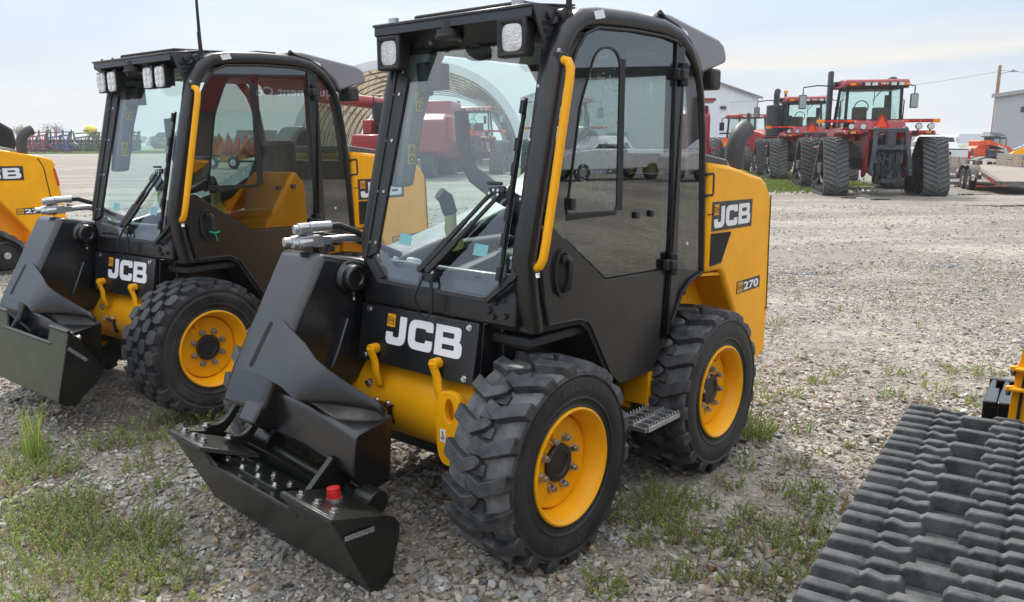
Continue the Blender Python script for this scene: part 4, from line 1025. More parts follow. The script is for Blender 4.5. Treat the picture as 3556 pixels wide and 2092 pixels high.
# local frame: u along dirT, v to its left
tl.rotation_euler = (0, 0, math.atan2(dirT.y, dirT.x))
tl.location = (.551+.19*perT.x, 1.467+.19*perT.y, 0)
Zt = .742
out = offset_hull([(1.42, Zt-.17, .17), (1.1, .17, .17), (-.16, .17, .17), (-.30, Zt-.17, .17)], 28)
trk = loader_track(tl, out, -.193, .193, .143, .037)
for u, z, r in ((1.42, Zt-.17, .125), (-.30, Zt-.17, .125), (1.1, .17, .125), (-.16, .17, .125), (.5, .15, .10), (.2, .15, .10)):
    mb = MB(); mb.cyl((u, -.12, z), (u, .12, z), r, 28); mb.build('track_roller', 'plastic', tl, bevel=.01)
mb = MB(); mb.prism([(1.1, Zt-.12), (.8, .22), (-.1, .22), (-.25, Zt-.12)], 'v', -.08, .08); mb.build('track_frame', 'yellow', tl, bevel=.02)
M['groove'] = mat('dark_groove', (.012, .010, .006), .5)  # flat dark strip laid on the frame plate to mark the groove
M['wetblack'] = mat('wet_black_paint', (.010, .010, .011), .12, bump=.1, bscale=30)
M['glasspale'] = mat('pale_far_glass', (.30, .38, .36), .1)
# ------------------------------------------------------------------ closest track machine: rear frame with suitcase weights
mb = MB()
edge = [(-.072, .36), (-.074, .54), (-.078, .64), (-.084, .70), (-.080, .74), (-.094, .79), (-.108, .90), (-.12, 1.15), (-1.9, 1.15), (-1.9, .36)]
mb.prism(edge, 'u', 2.235, 2.255); rf = mb.build('rear_frame', 'yellow', tl, bevel=.003)
mb = MB(); mb.prism([(-.100, .38), (-.104, .62), (-.112, .74), (-.120, .74), (-.116, .62), (-.112, .38)], 'u', 2.226, 2.236); mb.build('frame_groove', M['groove'] if 'groove' in M else 'plastic', rf)
for z, v in ((.678, -.068), (.762, -.078)):
    mb = MB(); mb.box(2.19, 2.25, v-.20, v-.004, z-.006, z+.006); mb.cyl((2.215, v, z-.008), (2.215, v, z+.010), .014, 14); b = mb.build('bracket', 'yellow', rf, bevel=.003)
    mb = MB(); mb.bolt((2.213, v+.001, z-.010), (0, 0, -1), .010, .014); mb.build('bolt', 'chrome', b)
for v1 in (.020, -.031):
    mb = MB(); mb.prism([(2.262, .36), (2.262, .600), (2.495, .600), (2.50, .36)], 'v', v1-.049, v1); mb.prism([(2.49, .36), (2.49, .594), (2.69, .594), (2.69, .36)], 'v', v1-.030, v1-.004)
    mb.box(2.655, 2.70, v1-.049, v1+.002, .36, .597); mb.build('suitcase_weight', 'wetblack', tl, bevel=.006)
mb = MB(); mb.prism([(-.30, .30), (-.30, 1.0), (.3, 1.25), (2.0, 1.25), (2.22, .95), (2.22, .34)], 'v', -1.85, -.47); mb.build('engine_body', 'plastic', tl, bevel=.04)
mb = MB(); mb.prism([(.2, 1.24), (.3, 2.0), (1.3, 2.0), (1.5, 1.24)], 'v', -1.6, -.6); mb.build('cab', 'plastic', tl, bevel=.05)
mb = MB(); belt(None, out, -2.05, -1.66, .04, 'track', mb=mb); mb.build('track', 'track', tl)

# ------------------------------------------------------------------ tracked loader at the left edge
S = 1.28
lm = thing('track_loader', (-8.63, 9.84, -.358), math.atan2(-math.cos(.67), -math.sin(.67)), 'yellow tracked loader cut off by the left edge, its grey bent exhaust showing', 'loader')
lm.scale = (S, S, S)
body(lm, dict(tracked=True))
mb = MB(); mb.prism([(-.10, 1.20), (-1.45, 1.62), (-1.70, 1.80), (-1.86, 1.83), (-2.0, 1.74), (-2.02, 1.58), (-1.95, 1.40), (-1.50, 1.34), (-.15, .98)], 'v', -.36, .0); ba = mb.build('boom_tube', 'plastic', lm, bevel=.03, seg=3)
mb = MB(); mb.cyl((-1.87, .0, 1.62), (-1.87, .02, 1.62), .10, 28); mb.cyl((-1.87, .02, 1.62), (-1.87, .035, 1.62), .05, 20); mb.build('boom_pivot', 'armblack', ba)
lo = offset_hull([(-1.44, .47, .185), (-.95, .80, .18), (.55, .47, .185)], 28)
mb, tot, at = belt(lm, lo, .66, .98, .03)
n = int(tot/.09)
for k in range(n):
    a, b = at(k*.09), at(k*.09+.05); nn = Vector(((b-a).y, -(b-a).x)).normalized()*.022
    mb.loft([[(a.x, .665, a.y), (b.x, .665, b.y), (b.x+nn.x, .675, b.y+nn.y), (a.x+nn.x, .675, a.y+nn.y)], [(a.x, .975, a.y), (b.x, .975, b.y), (b.x+nn.x, .965, b.y+nn.y), (a.x+nn.x, .965, a.y+nn.y)]])
mb.build('track', 'track', lm)
undercarriage(lm, [(-1.44, .47, .15), (-.95, .80, .14), (-.9, .40, .09), (-.5, .40, .09)], .68, .95)
mb = MB(); mb.prism([(-1.60, .60), (-1.78, .52), (-1.86, .40), (-1.86, .35), (-1.0, .35), (-1.0, .9), (-1.3, .85)], 'v', .30, .64); mb.build('track_frame', 'yellow', lm, bevel=.01)

# ------------------------------------------------------------------ farm tractors on four tracks
M['farmred'] = mat('farm_red_paint', (.27, .008, .012), .35, var=.12, vscale=3, coat=.3)
M['farmred2'] = mat('farm_red_faded', (.34, .026, .024), .5, var=.15, vscale=3)
M['smv'] = mat('warning_triangle_orange', (.95, .10, .01), .5)
M['amber'] = mat('amber_lens', (.85, .28, .01), .25)
M['castgrey'] = mat('implement_dark_grey', (.050, .058, .068), .5, var=.3, vscale=8)
M['dirtytrack'] = mat('worn_track_rubber', (.055, .055, .055), .65, col2=(.13, .13, .125), vscale=14)
M['farglass'] = glass('tractor_glass', (.80, .93, .90), .9, 1.5, speck=False)
M['farblack'] = mat('tractor_black', (.010, .010, .011), .5)
M['mirror'] = mat('mirror_face', (.35, .40, .36), .1, metal=.8)
M['seatbrown'] = mat('seat_brown', (.08, .05, .035), .8)

TRK = offset_hull([(.86, 1.31, .47), (.32, .31, .30), (1.82, .31, .30)], 22)
def tractor_track(root, x, y, outer):
    """belt with chevron lugs, rubber side wall wheels and the guard plate; local axes x right, y forward"""
    loop, tot, at = track_loop(TRK, 110); W = .74; x0 = x-W/2
    mb = MB(); secs = []
    for p, t, nn in loop:
        q = p-nn*.06; secs.append([(x0, y+p.x, p.y), (x0+W, y+p.x, p.y), (x0+W, y+q.x, q.y), (x0, y+q.x, q.y)])
    secs.append(secs[0]); mb.loft(secs, caps=False)
    tk = mb.build('track', 'dirtytrack', root)
    mb = MB(); N = 40; pit = tot/N
    def X(s, f, h):
        a, b = at(s-.01), at(s+.01); t = (b-a).normalized(); p = at(s)+Vector((t.y, -t.x))*h; return (x0+f*W, y+p.x, p.y)
    for k in range(N):
        for sg in (0, 1):
            s = k*pit+(0 if not sg else pit*.5); f0, f1 = (0.0, .55) if not sg else (1.0, .45)
            secs = []
            for f, ds in ((f0, .16), (f0+(f1-f0)*.5, .07), (f1, -.02)):
                secs.append([X(s-ds-.035, f, 0), X(s-ds-.022, f, .045), X(s-ds+.022, f, .045), X(s-ds+.035, f, 0)])
            mb.loft(secs)
    mb.build('track_lug', 'dirtytrack', tk)
    xo = x+outer*.20
    mb = MB()
    mb.lathe([(.40, -.12), (.42, -.12), (.42, .12), (.40, .12)], (x, y+.86, 1.31), (1, 0, 0), 32)
    for k in range(14):
        a = 2*PI*k/14; mb.bar((xo, y+.86+.1*math.cos(a), 1.31+.1*math.sin(a)), (xo, y+.86+.41*math.cos(a), 1.31+.41*math.sin(a)), .03, .05)
    mb.cyl((x-.1, y+.86, 1.31), (x+.1, y+.86, 1.31), .14, 20); mb.build('drive_wheel', 'farblack', root)
    for yy, zz, rr in ((.32, .31, .24), (1.82, .31, .24), (.75, .18, .14), (1.07, .18, .14), (1.39, .18, .14)):
        mb = MB()
        for sx in (-1, 1): mb.lathe([(0, -.06), (rr*.6, -.06), (rr, -.05), (rr, .05), (rr*.6, .06), (rr*.3, .03), (0, .08)], (x+sx*.26, y+yy, zz), (sx, 0, 0), 24)
        w = mb.build('track_roller', 'farblack', root)
        mb = MB()
        for k in range(8): mb.cyl((x+outer*.33, y+yy+rr*.35*math.cos(k*PI/4), zz+rr*.35*math.sin(k*PI/4)), (x+outer*.36, y+yy+rr*.35*math.cos(k*PI/4), zz+rr*.35*math.sin(k*PI/4)), .018, 6)
        mb.build('bolt', 'steel', w)
    mb = MB(); xx = x+outer*.30; mb.prism([(y+.62, .98), (y+1.32, 1.0), (y+1.26, .72), (y+1.0, .66), (y+.66, .74)], 'u', min(xx, xx+outer*.08), max(xx, xx+outer*.08)); mb.tube([(xx, y+.95, .95), (xx, y+.92, .62), (xx, y+.72, .46), (xx, y+.5, .38)], .06, 8); mb.tube([(xx, y+.95, .7), (xx, y+1.2, .5), (xx, y+1.6, .36)], .06, 8)
    mb.build('guard_plate', 'castgrey', root)

def tractor(loc, rz, label, stack='plain', beacon=False, front=True):
    root = thing('tracked_tractor', loc, rz, label, 'tractor', 'red farm tractors parked across the yard')
    for x in (-1.46, 1.46):
        tractor_track(root, x, 0, 1 if x > 0 else -1)
        if front: tractor_track(root, x, 4.25, 1 if x > 0 else -1)
    mb = MB()
    for sx in (-1, 1):
        a, b = sorted((sx*.60, sx*1.32))
        # fender top and its curved inner wall
        mb.prism([(.05, 1.90), (.16, 2.0), (1.5, 2.02), (1.8, 1.9), (1.8, 1.82), (1.45, 1.95), (.18, 1.93), (.06, 1.86)], 'u', a, b)
        a, b = sorted((sx*.56, sx*.64)); mb.prism([(.05, 1.93), (.12, .72), (.45, .55), (.62, .62), (.60, 1.1), (1.0, 1.5), (1.9, 1.6), (1.9, 2.0)], 'u', a, b)
    mb.prism([(1.1, 2.05), (1.3, 2.30), (1.6, 2.36), (2.2, 2.38), (2.2, 1.7), (1.2, 1.7)], 'u', -.75, .75)
    mb.box(-1.0, 1.0, 2.0, 3.7, 1.75, 2.12)
    mb.prism([(3.8, 2.30), (4.2, 2.42), (6.6, 2.28), (6.9, 2.0), (6.9, 1.3), (3.8, 1.3)], 'u', -.55, .55)
    mb.box(-1.7, -.95, 2.2, 3.0, 1.45, 1.52)
    bd = mb.build('bodywork', 'farmred', root, bevel=.04, seg=2)
    mb = MB(); mb.box(-.45, .45, .3, 6.5, .75, 1.75); mb.box(-1.35, 1.35, .75, 1.05, .85, 1.15); mb.box(-1.35, 1.35, 5.0, 5.3, .85, 1.15); mb.build('chassis', 'farblack', root)
    # three-point linkage
    mb = MB()
    for sx in (-1, 1):
        mb.bar((sx*.44, -.10, 1.95), (sx*.50, -.25, 1.30), .12, .12); mb.bar((sx*.50, -.25, 1.42), (sx*.56, -.30, .80), .10, .10); mb.bar((sx*.50, .5, .85), (sx*.55, -.45, .72), .10, .16); mb.cyl((sx*.36, -.05, 1.0), (sx*.40, .2, 1.75), .05, 10); mb.ball((sx*.42, .0, 2.02), .10)
        mb.bar((sx*.30, .0, 1.2), (sx*.26, .1, .5), .09, .12)
    mb.box(-.46, .46, -.12, .0, 1.93, 2.06); mb.box(-.52, .52, -.22, -.10, 1.42, 1.56); mb.box(-.12, .12, -.22, .0, 1.5, 2.0); mb.box(-.22, .22, -.25, .2, .42, .55); 
    mb.cyl((0, -.30, .62), (0, .2, .62), .07, 12); mb.build('hitch_linkage', 'castgrey', root, bevel=.01)
    mb = MB(); mb.box(-.34, .34, .02, .35, .6, 1.35); mb.box(-.20, .20, .1, .5, 1.3, 1.9); mb.build('rear_axle_case', 'farblack', root, bevel=.03)
    rr2 = random.Random(3); mb = MB()
    for k in range(26):
        x, z = rr2.uniform(-.30, .30), rr2.uniform(.62, 1.32); mb.cyl((x, -.08, z), (x, -.02, z), rr2.uniform(.02, .05), 8)
    for k in range(8):
        x = rr2.uniform(-.3, .3); mb.tube([(x, -.06, 1.3), (x+rr2.uniform(-.1, .1), -.16, 1.0), (x+rr2.uniform(-.1, .1), -.05, .6)], .015, 6)
    mb.build('remote_coupler', 'castgrey', root)
    # cab
    c = MB()
    for sx in (-1, 1):
        c.bar((sx*.86, 2.30, 2.10), (sx*.84, 2.34, 3.42), .09, .09); c.bar((sx*.92, 3.85, 2.10), (sx*.82, 3.65, 3.42), .09, .09)
    c.box(-.88, .88, 2.26, 2.34, 2.08, 2.36); c.box(-.90, .90, 2.30, 3.75, 2.02, 2.12); c.box(-.84, .84, 2.25, 3.75, 3.36, 3.44)
    cb = c.build('cab_frame', 'farblack', root, bevel=.02)
    c = MB(); c.box(-.82, .82, 2.285, 2.295, 2.36, 3.38); c.build('rear_window', 'farglass', cb)
    c = MB(); c.box(-.80, .80, 3.74, 3.75, 2.12, 3.38); c.build('front_window', 'farglass', cb)
    for sx in (-1, 1):
        c = MB(); c.slab([(sx*.87, 2.34, 2.12), (sx*.90, 3.80, 2.12), (sx*.83, 3.66, 3.38), (sx*.85, 2.36, 3.38)], (-sx, 0, 0), .008); c.build('side_window', 'farglass', cb)
    c = MB(); c.box(-.62, -.14, 2.5, 2.62, 2.35, 2.80); c.box(.0, .55, 2.42, 2.55, 2.3, 2.78); c.box(-.6, .6, 2.5, 3.0, 2.12, 2.35); c.build('seat', 'seatbrown', cb, bevel=.06, seg=3)
    c = MB(); c.tube([(-.16+.22*math.cos(t), 3.30, 2.82+.22*math.sin(t)) for t in [2*PI*k/20 for k in range(21)]], .018, 6); c.bar((-.16, 3.5, 2.3), (-.16, 3.3, 2.82), .06, .06); c.box(.50, .66, 3.0, 3.05, 2.75, 3.20); c.build('steering_wheel', 'farblack', cb)
    c = MB(); c.tube([(.0, 2.28, 3.38), (-.02, 2.27, 2.85)], .012, 5); c.bar((.28, 2.27, 3.38), (-.02, 2.27, 3.05), .012, .015); c.bar((.22, 2.27, 3.38), (-.06, 2.27, 2.98), .012, .015); c.build('wiper', 'farblack', cb)
    r_ = MB(); r_.prism([(2.02, 3.43), (2.02, 3.56), (2.12, 3.66), (2.6, 3.70), (3.6, 3.68), (4.0, 3.56), (4.0, 3.44)], 'u', -1.0, 1.0); rf = r_.build('cab_roof', 'farmred', root, bevel=.05, seg=3)
    r_ = MB(); r_.box(-.98, .98, 2.04, 2.3, 3.38, 3.44)
    for a, b in ((-.42, .02), (.40, .84)): r_.box(a-.06, b+.02, 2.0, 2.04, 3.44, 3.57)
    r_.build('roof_trim', 'farblack', rf, bevel=.01)
    for x in (-.30, -.08, .50, .74):
        r_ = MB(); r_.box(x-.085, x+.085, 1.985, 2.0, 3.455, 3.555); r_.build('work_lamp', 'lens', rf, bevel=.01)
    for x in (-.72, .93):
        r_ = MB(); r_.box(x-.12, x+.06, 2.0, 2.03, 3.47, 3.55); r_.build('amber_lamp', 'amber', rf)
    r_ = MB(); text_mesh(r_, 'CASE IH', (.10, 1.995, 3.49), (1, 0, 0), (0, 0, 1), .06, .24, .004, .03); r_.build('roof_lettering', 'white', rf)
    if beacon:
        for x in (-.95, .92):
            r_ = MB(); r_.cyl((x, 2.6, 3.68), (x, 2.6, 3.80), .05, 12); r_.build('beacon_stem', 'farblack', rf); r_ = MB(); r_.cyl((x, 2.6, 3.80), (x, 2.6, 3.95), .09, 16, .08); r_.build('beacon', 'amber', rf)
    else:
        r_ = MB(); r_.ball((.62, 2.7, 3.70), .16, sc=(1, 1, .5)); r_.build('gps_dome', 'farblack', rf)
    for sx in (-1, 1):
        r_ = MB(); L_ = 1.15 if sx < 0 else .55
        r_.tube([(sx*.95, 3.2, 3.52), (sx*(.95+L_*.6), 3.25, 3.56), (sx*(.95+L_), 3.25, 3.50), (sx*(.95+L_), 3.25, 3.25)], .022, 8); r_.box(sx*1.0-.12, sx*1.0+.12, 3.1, 3.3, 3.52, 3.66); ma = r_.build('mirror_arm', 'farblack', root)
        xm = sx*(.95+L_); r_ = MB(); r_.box(xm-.13, xm+.13, 3.2, 3.30, 2.78, 3.26); mm = r_.build('mirror', 'farblack', ma, bevel=.03)
        r_ = MB(); r_.box(xm-.11, xm+.11, 3.19, 3.20, 2.81, 3.23); r_.build('mirror_glass', 'mirror', mm)
        r_ = MB(); r_.tube([(sx*1.0, 2.6, 2.15), (sx*1.0, 2.55, 3.0), (sx*.9, 2.5, 3.05)], .02, 6); r_.build('grab_rail', 'farblack', root)
    # exhaust
    if stack == 'plain':
        r_ = MB(); r_.box(-1.16, -.98, 3.95, 4.2, 2.1, 4.1); r_.build('exhaust_stack', 'castgrey', root, bevel=.06)
    else:
        r_ = MB(); r_.cyl((-1.10, 4.5, 1.95), (-1.10, 4.5, 3.40), .40, 24); r_.box(-.80, -.5, 4.3, 4.7, 2.1, 3.5); r_.cyl((-.5, 4.2, 2.0), (-.5, 4.2, 2.9), .16, 14); mf = r_.build('muffler', 'castgrey', root, bevel=.04)
        r_ = MB(); r_.tube([(-1.05, 4.5, 3.4), (-1.05, 4.5, 3.9), (-1.05, 4.45, 4.0), (-1.05, 4.3, 4.02)], .14, 14); r_.build('exhaust_pipe', 'exhaust', mf); r_ = MB(); r_.box(-.80, -.78, 4.09, 4.10, 2.75, 2.95); r_.build('warning_label', 'warnyellow', mf)
    # warning bar and triangle
    r_ = MB(); r_.box(-1.78, 1.78, 1.62, 1.70, 2.27, 2.38); lb = r_.build('marker_bar', 'farblack', root)
    for a, b, mt in ((-1.66, -1.30, 'red'), (-1.29, -1.23, 'smv'), (-1.22, -.95, 'red'), (-.94, -.60, 'smv'), (1.62, 1.33, 'red'), (1.32, 1.26, 'smv'), (1.25, .95, 'red'), (.94, .62, 'smv')):
        r_ = MB(); r_.box(min(a, b), max(a, b), 1.61, 1.62, 2.29, 2.36); r_.build('reflector', mt, lb)
    for x in (-1.76, 1.76):
        r_ = MB(); r_.box(x-.11, x+.11, 1.58, 1.70, 2.26, 2.38); r_.build('amber_lamp', 'amber', lb)
    r_ = MB(); r_.prism([(-.24, 2.08), (.24, 2.08), (.26, 2.12), (.03, 2.50), (-.03, 2.50), (-.26, 2.12)], 'v', 1.14, 1.16); tr = r_.build('warning_triangle', 'red', root)
    r_ = MB(); r_.prism([(-.18, 2.11), (.18, 2.11), (.0, 2.44)], 'v', 1.13, 1.14); r_.build('triangle_face', 'smv', tr)
    for sx in (-1, 1):
        r_ = MB(); r_.box(min(sx*.62, sx*1.22), max(sx*.62, sx*1.22), -.0, .08, 1.90, 1.98); fl = r_.build('tail_light_bar', 'farblack', root)
        for x, mt in ((sx*.72, 'farblack'), (sx*.88, 'red'), (sx*1.08, 'amber')):
            r_ = MB(); r_.box(x-.08, x+.08, -.015, .0, 1.91, 1.97); r_.build('tail_light', mt, fl)
        for x in (sx*.80, sx*1.14):
            r_ = MB(); r_.cyl((x, .14, 2.12), (x, .0, 2.12), .08, 16, .10); r_.bar((x, .1, 1.98), (x, .1, 2.08), .04, .04); w = r_.build('work_lamp', 'farblack', root); r_ = MB(); r_.cyl((x, .0, 2.12), (x, -.01, 2.12), .082, 16); r_.build('lens', 'lens', w)
    return root
hA = R(-10)
tA = tractor((11.56, 25.5, 0), hA, 'nearest big red tracked tractor across the yard, with orange triangle and wide light bar')
tB = tractor((13.0, 35.6, 0), R(-9), 'red tracked tractor with a round grey muffler and amber beacons, behind the nearest one', 'muffler', True)
tD = copy_tree(tA); tD.location = (-2.3, 45, 0); tD.rotation_euler = (0, 0, R(-4)); tD['label'] = 'red tracked tractor seen through the closest windscreen, right of the combine harvester'
tE = copy_tree(tA); tE.location = (2.2, 36, 0); tE.rotation_euler = (0, 0, R(-8)); tE['label'] = 'red tracked tractor mostly hidden behind the front pillar and side door of the closest loader'

# ------------------------------------------------------------------ wheeled tractor facing the camera
def big_tyre(root, c, r, w, name='wheel', mt='farmred2', ax=(1, 0, 0)):
    mb = MB(); mb.lathe([(r*.55, -w*.45), (r*.8, -w*.5), (r*.95, -w*.46), (r, -w*.3), (r, w*.3), (r*.95, w*.46), (r*.8, w*.5), (r*.55, w*.45)], c, ax, 32)
    x, y, d = frame_of(ax); c = Vector(c)
    for k in range(20):
        for sg in (1, -1):
            a = 2*PI*(k+(.5 if sg < 0 else 0))/20; p = []
            for t, da in ((.0, 0), (.48, .14)):
                q = c+d*(sg*t*w)+x*(r*1.02*math.cos(a+da))+y*(r*1.02*math.sin(a+da)); p.append(q)
            mb.bar(p[0], p[1], .06, .05, up=(p[0]-c))
    ty = mb.build(name, 'dirtytrack', root)
    mb = MB(); mb.lathe([(r*.56, -w*.3), (r*.56, w*.3), (r*.45, w*.2), (r*.2, w*.05), (0, w*.05)], c, ax, 24); mb.build('rim', mt, ty); return ty
tc = thing('wheeled_tractor', (13.6, 47.5, 0), R(8), 'faded red wheeled tractor facing forward beside the white building, dark grille and mirror', 'tractor')
mb = MB(); mb.prism([(-2.6, 2.05), (-2.5, 1.1), (-.2, 1.1), (-.2, 2.35), (-1.0, 2.35), (-2.3, 2.2)], 'u', -.45, .45); bd = mb.build('hood', 'farmred2', tc, bevel=.1, seg=3)
mb = MB(); mb.box(-.40, .40, -2.63, -2.56, 1.15, 1.95)
for k in range(8): mb.box(-.40+k*.1, -.37+k*.1, -2.66, -2.6, 1.15, 1.95)
mb.build('grille', 'farblack', bd)
mb = MB()
for sx in (-1, 1): mb.bar((sx*.85, -.2, 1.6), (sx*.75, -.1, 3.0), .08, .08); mb.bar((sx*.85, 1.4, 1.6), (sx*.8, 1.3, 3.0), .08, .08)
mb.box(-.9, .9, -.2, 1.5, 1.4, 1.6); cf = mb.build('cab_frame', 'farblack', tc)
for y in (-.18, 1.36):
    mb = MB(); mb.box(-.80, .80, y, y+.01, 1.6, 3.0); mb.build('cab_window', 'farglass', cf)
mb = MB(); mb.box(-.35, .35, .7, .9, 1.6, 2.3); mb.tube([(.2*math.cos(t), .2, 2.0+.2*math.sin(t)) for t in [2*PI*k/16 for k in range(17)]], .02, 6); mb.build('seat', 'seatbrown', cf)
mb = MB(); mb.prism([(-.4, 3.0), (-.35, 3.22), (1.4, 3.25), (1.5, 3.0)], 'u', -.95, .95); rf = mb.build('cab_roof', 'farmred2', tc, bevel=.06)
for x in (-.6, -.1, .4):
    mb = MB(); mb.box(x-.1, x+.1, -.43, -.40, 3.05, 3.15); mb.build('work_lamp', 'lens', rf)
for sx in (-1, 1):
    mb = MB(); mb.tube([(sx*.9, -.2, 2.95), (sx*1.6, -.25, 3.05), (sx*1.85, -.25, 2.95), (sx*1.85, -.25, 2.75)], .03, 6); mb.box(sx*1.85-.12, sx*1.85+.12, -.3, -.2, 2.3, 2.75); mb.build('mirror', 'farblack', tc)
mb = MB(); mb.tube([(-.6, -1.0, 2.2), (-.6, -1.0, 3.1), (-.65, -1.0, 3.25)], .09, 10); mb.build('exhaust_stack', 'exhaust', tc)
for x, y, r, w in ((-1.3, 1.0, .95, .5), (1.3, 1.0, .95, .5), (-1.9, 1.0, .95, .45), (1.9, 1.0, .95, .45), (-1.2, -1.9, .72, .42), (1.2, -1.9, .72, .42), (-1.75, -1.9, .72, .42)): big_tyre(tc, (x, y, r), r, w)
mb = MB(); mb.box(-1.6, 1.6, -2.0, -1.8, .55, .8); mb.box(-.3, .3, -2.9, 1.5, .6, 1.2); mb.box(-2.6, -2.0, -1.9, -1.8, 2.1, 2.18); mb.build('chassis', 'farblack', tc)

# sprayer behind the closest cab: only its edge and rear lamp stick out
sp = thing('crop_sprayer', (6.68, 28.5, 0), R(-10), 'red sprayer edge with small orange reflector sticking out behind the closest cab', 'sprayer')
mb = MB(); mb.prism([(-.6, .9), (-.6, 2.6), (.3, 2.9), (2.5, 2.9), (2.5, .9)], 'u', -.9, .05); mb.build('bodywork', 'farmred', sp, bevel=.12, seg=3)
mb = MB(); mb.box(-.6, .2, -.6, 1.5, 3.02, 3.10); mb.build('roof', 'farmred', sp)
mb = MB(); mb.tube([(.02, -.3, 1.42), (.25, -.35, 1.40), (.40, -.4, 1.50), (.55, -.4, 1.60)], .03, 8); am = mb.build('lamp_arm', 'farmred', sp)
mb = MB(); mb.box(.48, .72, -.46, -.42, 1.66, 1.80); mb.build('reflector', 'smv', am); mb = MB(); mb.box(.50, .68, -.5, -.40, 1.53, 1.66); mb.build('amber_lamp', 'amber', am)
big_tyre(sp, (.10, 1.2, .62), .62, .4); big_tyre(sp, (-.9, 1.2, .62), .62, .4)
mb = MB(); mb.box(-.8, .0, .6, 2.0, .5, .9); mb.build('chassis', 'farblack', sp)

# ------------------------------------------------------------------ combine harvester behind the windscreen
co = thing('combine_harvester', (-4.6, 40, 0), R(-4), 'large red combine harvester with unloading auger, in front of the fabric arch building', 'combine')
mb = MB(); mb.prism([(-.6, 1.2), (-.55, 2.75), (.2, 3.05), (1.8, 3.05), (1.9, 3.75), (5.6, 3.8), (5.6, 1.0), (1.6, .9), (1.0, 1.1)], 'u', -1.5, 1.5); bd = mb.build('bodywork', 'farmred', co, bevel=.10, seg=3)
mb = MB(); mb.box(-1.6, 1.75, .1, 2.4, 1.7, 2.95); mb.build('side_panel', 'farmred2', bd, bevel=.12, seg=3)
mb = MB(); mb.box(-.3, .55, .08, .10, 2.62, 2.8); mb.build('vent', 'farblack', bd)
mb = MB(); text_mesh(mb, 'CASE IH', (-.35, .085, 2.22), (1, 0, 0), (0, 0, 1), .26, .95, .006, .03); mb.build('lettering', 'white', bd)
mb = MB(); mb.prism([(-1.9, 1.15), (-2.0, 1.45), (-1.95, 2.05), (-1.0, 2.1), (-.3, 2.0), (-.3, 1.15)], 'u', -2.6, -.9); ch = mb.build('straw_hood', 'farmred', co, bevel=.06)
mb = MB(); mb.box(-2.1, -1.4, -2.01, -1.97, 1.3, 1.38); mb.build('amber_lamp', 'amber', ch)
mb = MB(); mb.box(-2.3, -1.9, -1.0, .0, 2.1, 2.75); mb.build('bodywork', 'farmred', ch, bevel=.05)
mb = MB(); mb.tube([(-5.2, -.2, 3.95), (-2.3, .6, 3.62), (-1.4, 1.2, 3.5)], .30, 18); mb.build('unloading_auger', 'farmred', co)
mb = MB(); mb.tube([(-2.0, .0, 3.5), (-2.0, .0, 2.9), (-1.75, .0, 2.5), (-2.1, .0, 2.3)], .06, 8); mb.box(-2.0, -1.3, .3, 1.2, 2.0, 3.6); mb.tube([(-1.9, -.3, 3.6), (-1.9, -.3, 2.6), (-1.2, -.3, 2.5)], .04, 6); mb.tube([(-1.9, -.3, 3.9), (-1.2, -.3, 3.9), (-1.2, -.3, 2.9)], .03, 6); mb.tube([(-1.9, -.3, 3.6), (-1.9, -.3, 3.9)], .03, 6); mb.build('ladder', 'farblack', co)
for x, y, r, w in ((.55, .6, .88, .6), (-1.4, .6, .88, .6), (1.0, 4.4, 1.0, .7), (-1.4, 4.4, 1.0, .7)): big_tyre(co, (x, y, r), r, w, mt='greypod')
# ------------------------------------------------------------------ buildings
def ribbed(name, col, scale, rough=.55):
    """corrugated metal sheeting: ribs as bump along the wall"""
    m = bpy.data.materials.new(name); nt, N, L, b = nodes_of(m)
    b.inputs['Base Color'].default_value = (*col, 1); b.inputs['Roughness'].default_value = rough; b.inputs['Metallic'].default_value = .15
    return m
M['sheetwhite'] = ribbed('white_metal_sheet', (.74, .76, .79), 1)
M['sheetgrey'] = ribbed('grey_metal_sheet', (.42, .44, .47), 1)
M['trimgrey'] = mat('roof_trim_grey', (.20, .20, .21), .5)
M['fabric'] = mat('arch_fabric_cream', (.60, .54, .46), .8)
_nt, _N, _L, _b = nodes_of(M['fabric']); _t = _N.new('ShaderNodeBsdfTranslucent'); _t.inputs['Color'].default_value = (.66, .60, .51, 1); _m = _N.new('ShaderNodeMixShader'); _m.inputs['Fac'].default_value = .7
_L.new(_b.outputs['BSDF'], _m.inputs[1]); _L.new(_t.outputs['BSDF'], _m.inputs[2]); _L.new(_m.outputs['Shader'], [n for n in _N if n.type == 'OUTPUT_MATERIAL'][0].inputs['Surface'])
M['fabricwhite'] = mat('arch_fabric_white', (.72, .74, .76), .7)
M['steelrib'] = mat('arch_truss_steel', (.16, .17, .18), .5)

def wall_sheet(root, p0, p1, z0, z1a, z1b, m, rib=.30, name='wall', out=.03, zf=None):
    """ribbed wall between two ground points, top running from z1a to z1b (or zf(t))"""
    mb = MB(); p0, p1 = Vector((*p0, 0)), Vector((*p1, 0)); d = p1-p0; Ln = d.length; d.normalize(); nn = Vector((d.y, -d.x, 0))
    n = max(2, int(Ln/rib)); pts = []
    for i in range(n):
        for f, o in ((0, 0), (.62, 0), (.70, out), (.92, out)): pts.append(((i+f)*Ln/n, o))
    pts.append((Ln, 0)); zt = zf or (lambda t: z1a+(z1b-z1a)*t)
    vs = [p0+d*s+nn*o+Vector((0, 0, z0)) for s, o in pts]+[p0+d*s+nn*o+Vector((0, 0, zt(s/Ln))) for s, o in pts]
    k = len(pts); mb.add(vs, [(i, i+1, i+1+k, i+k) for i in range(k-1)])
    return mb.build(name, m, root, angle=20)

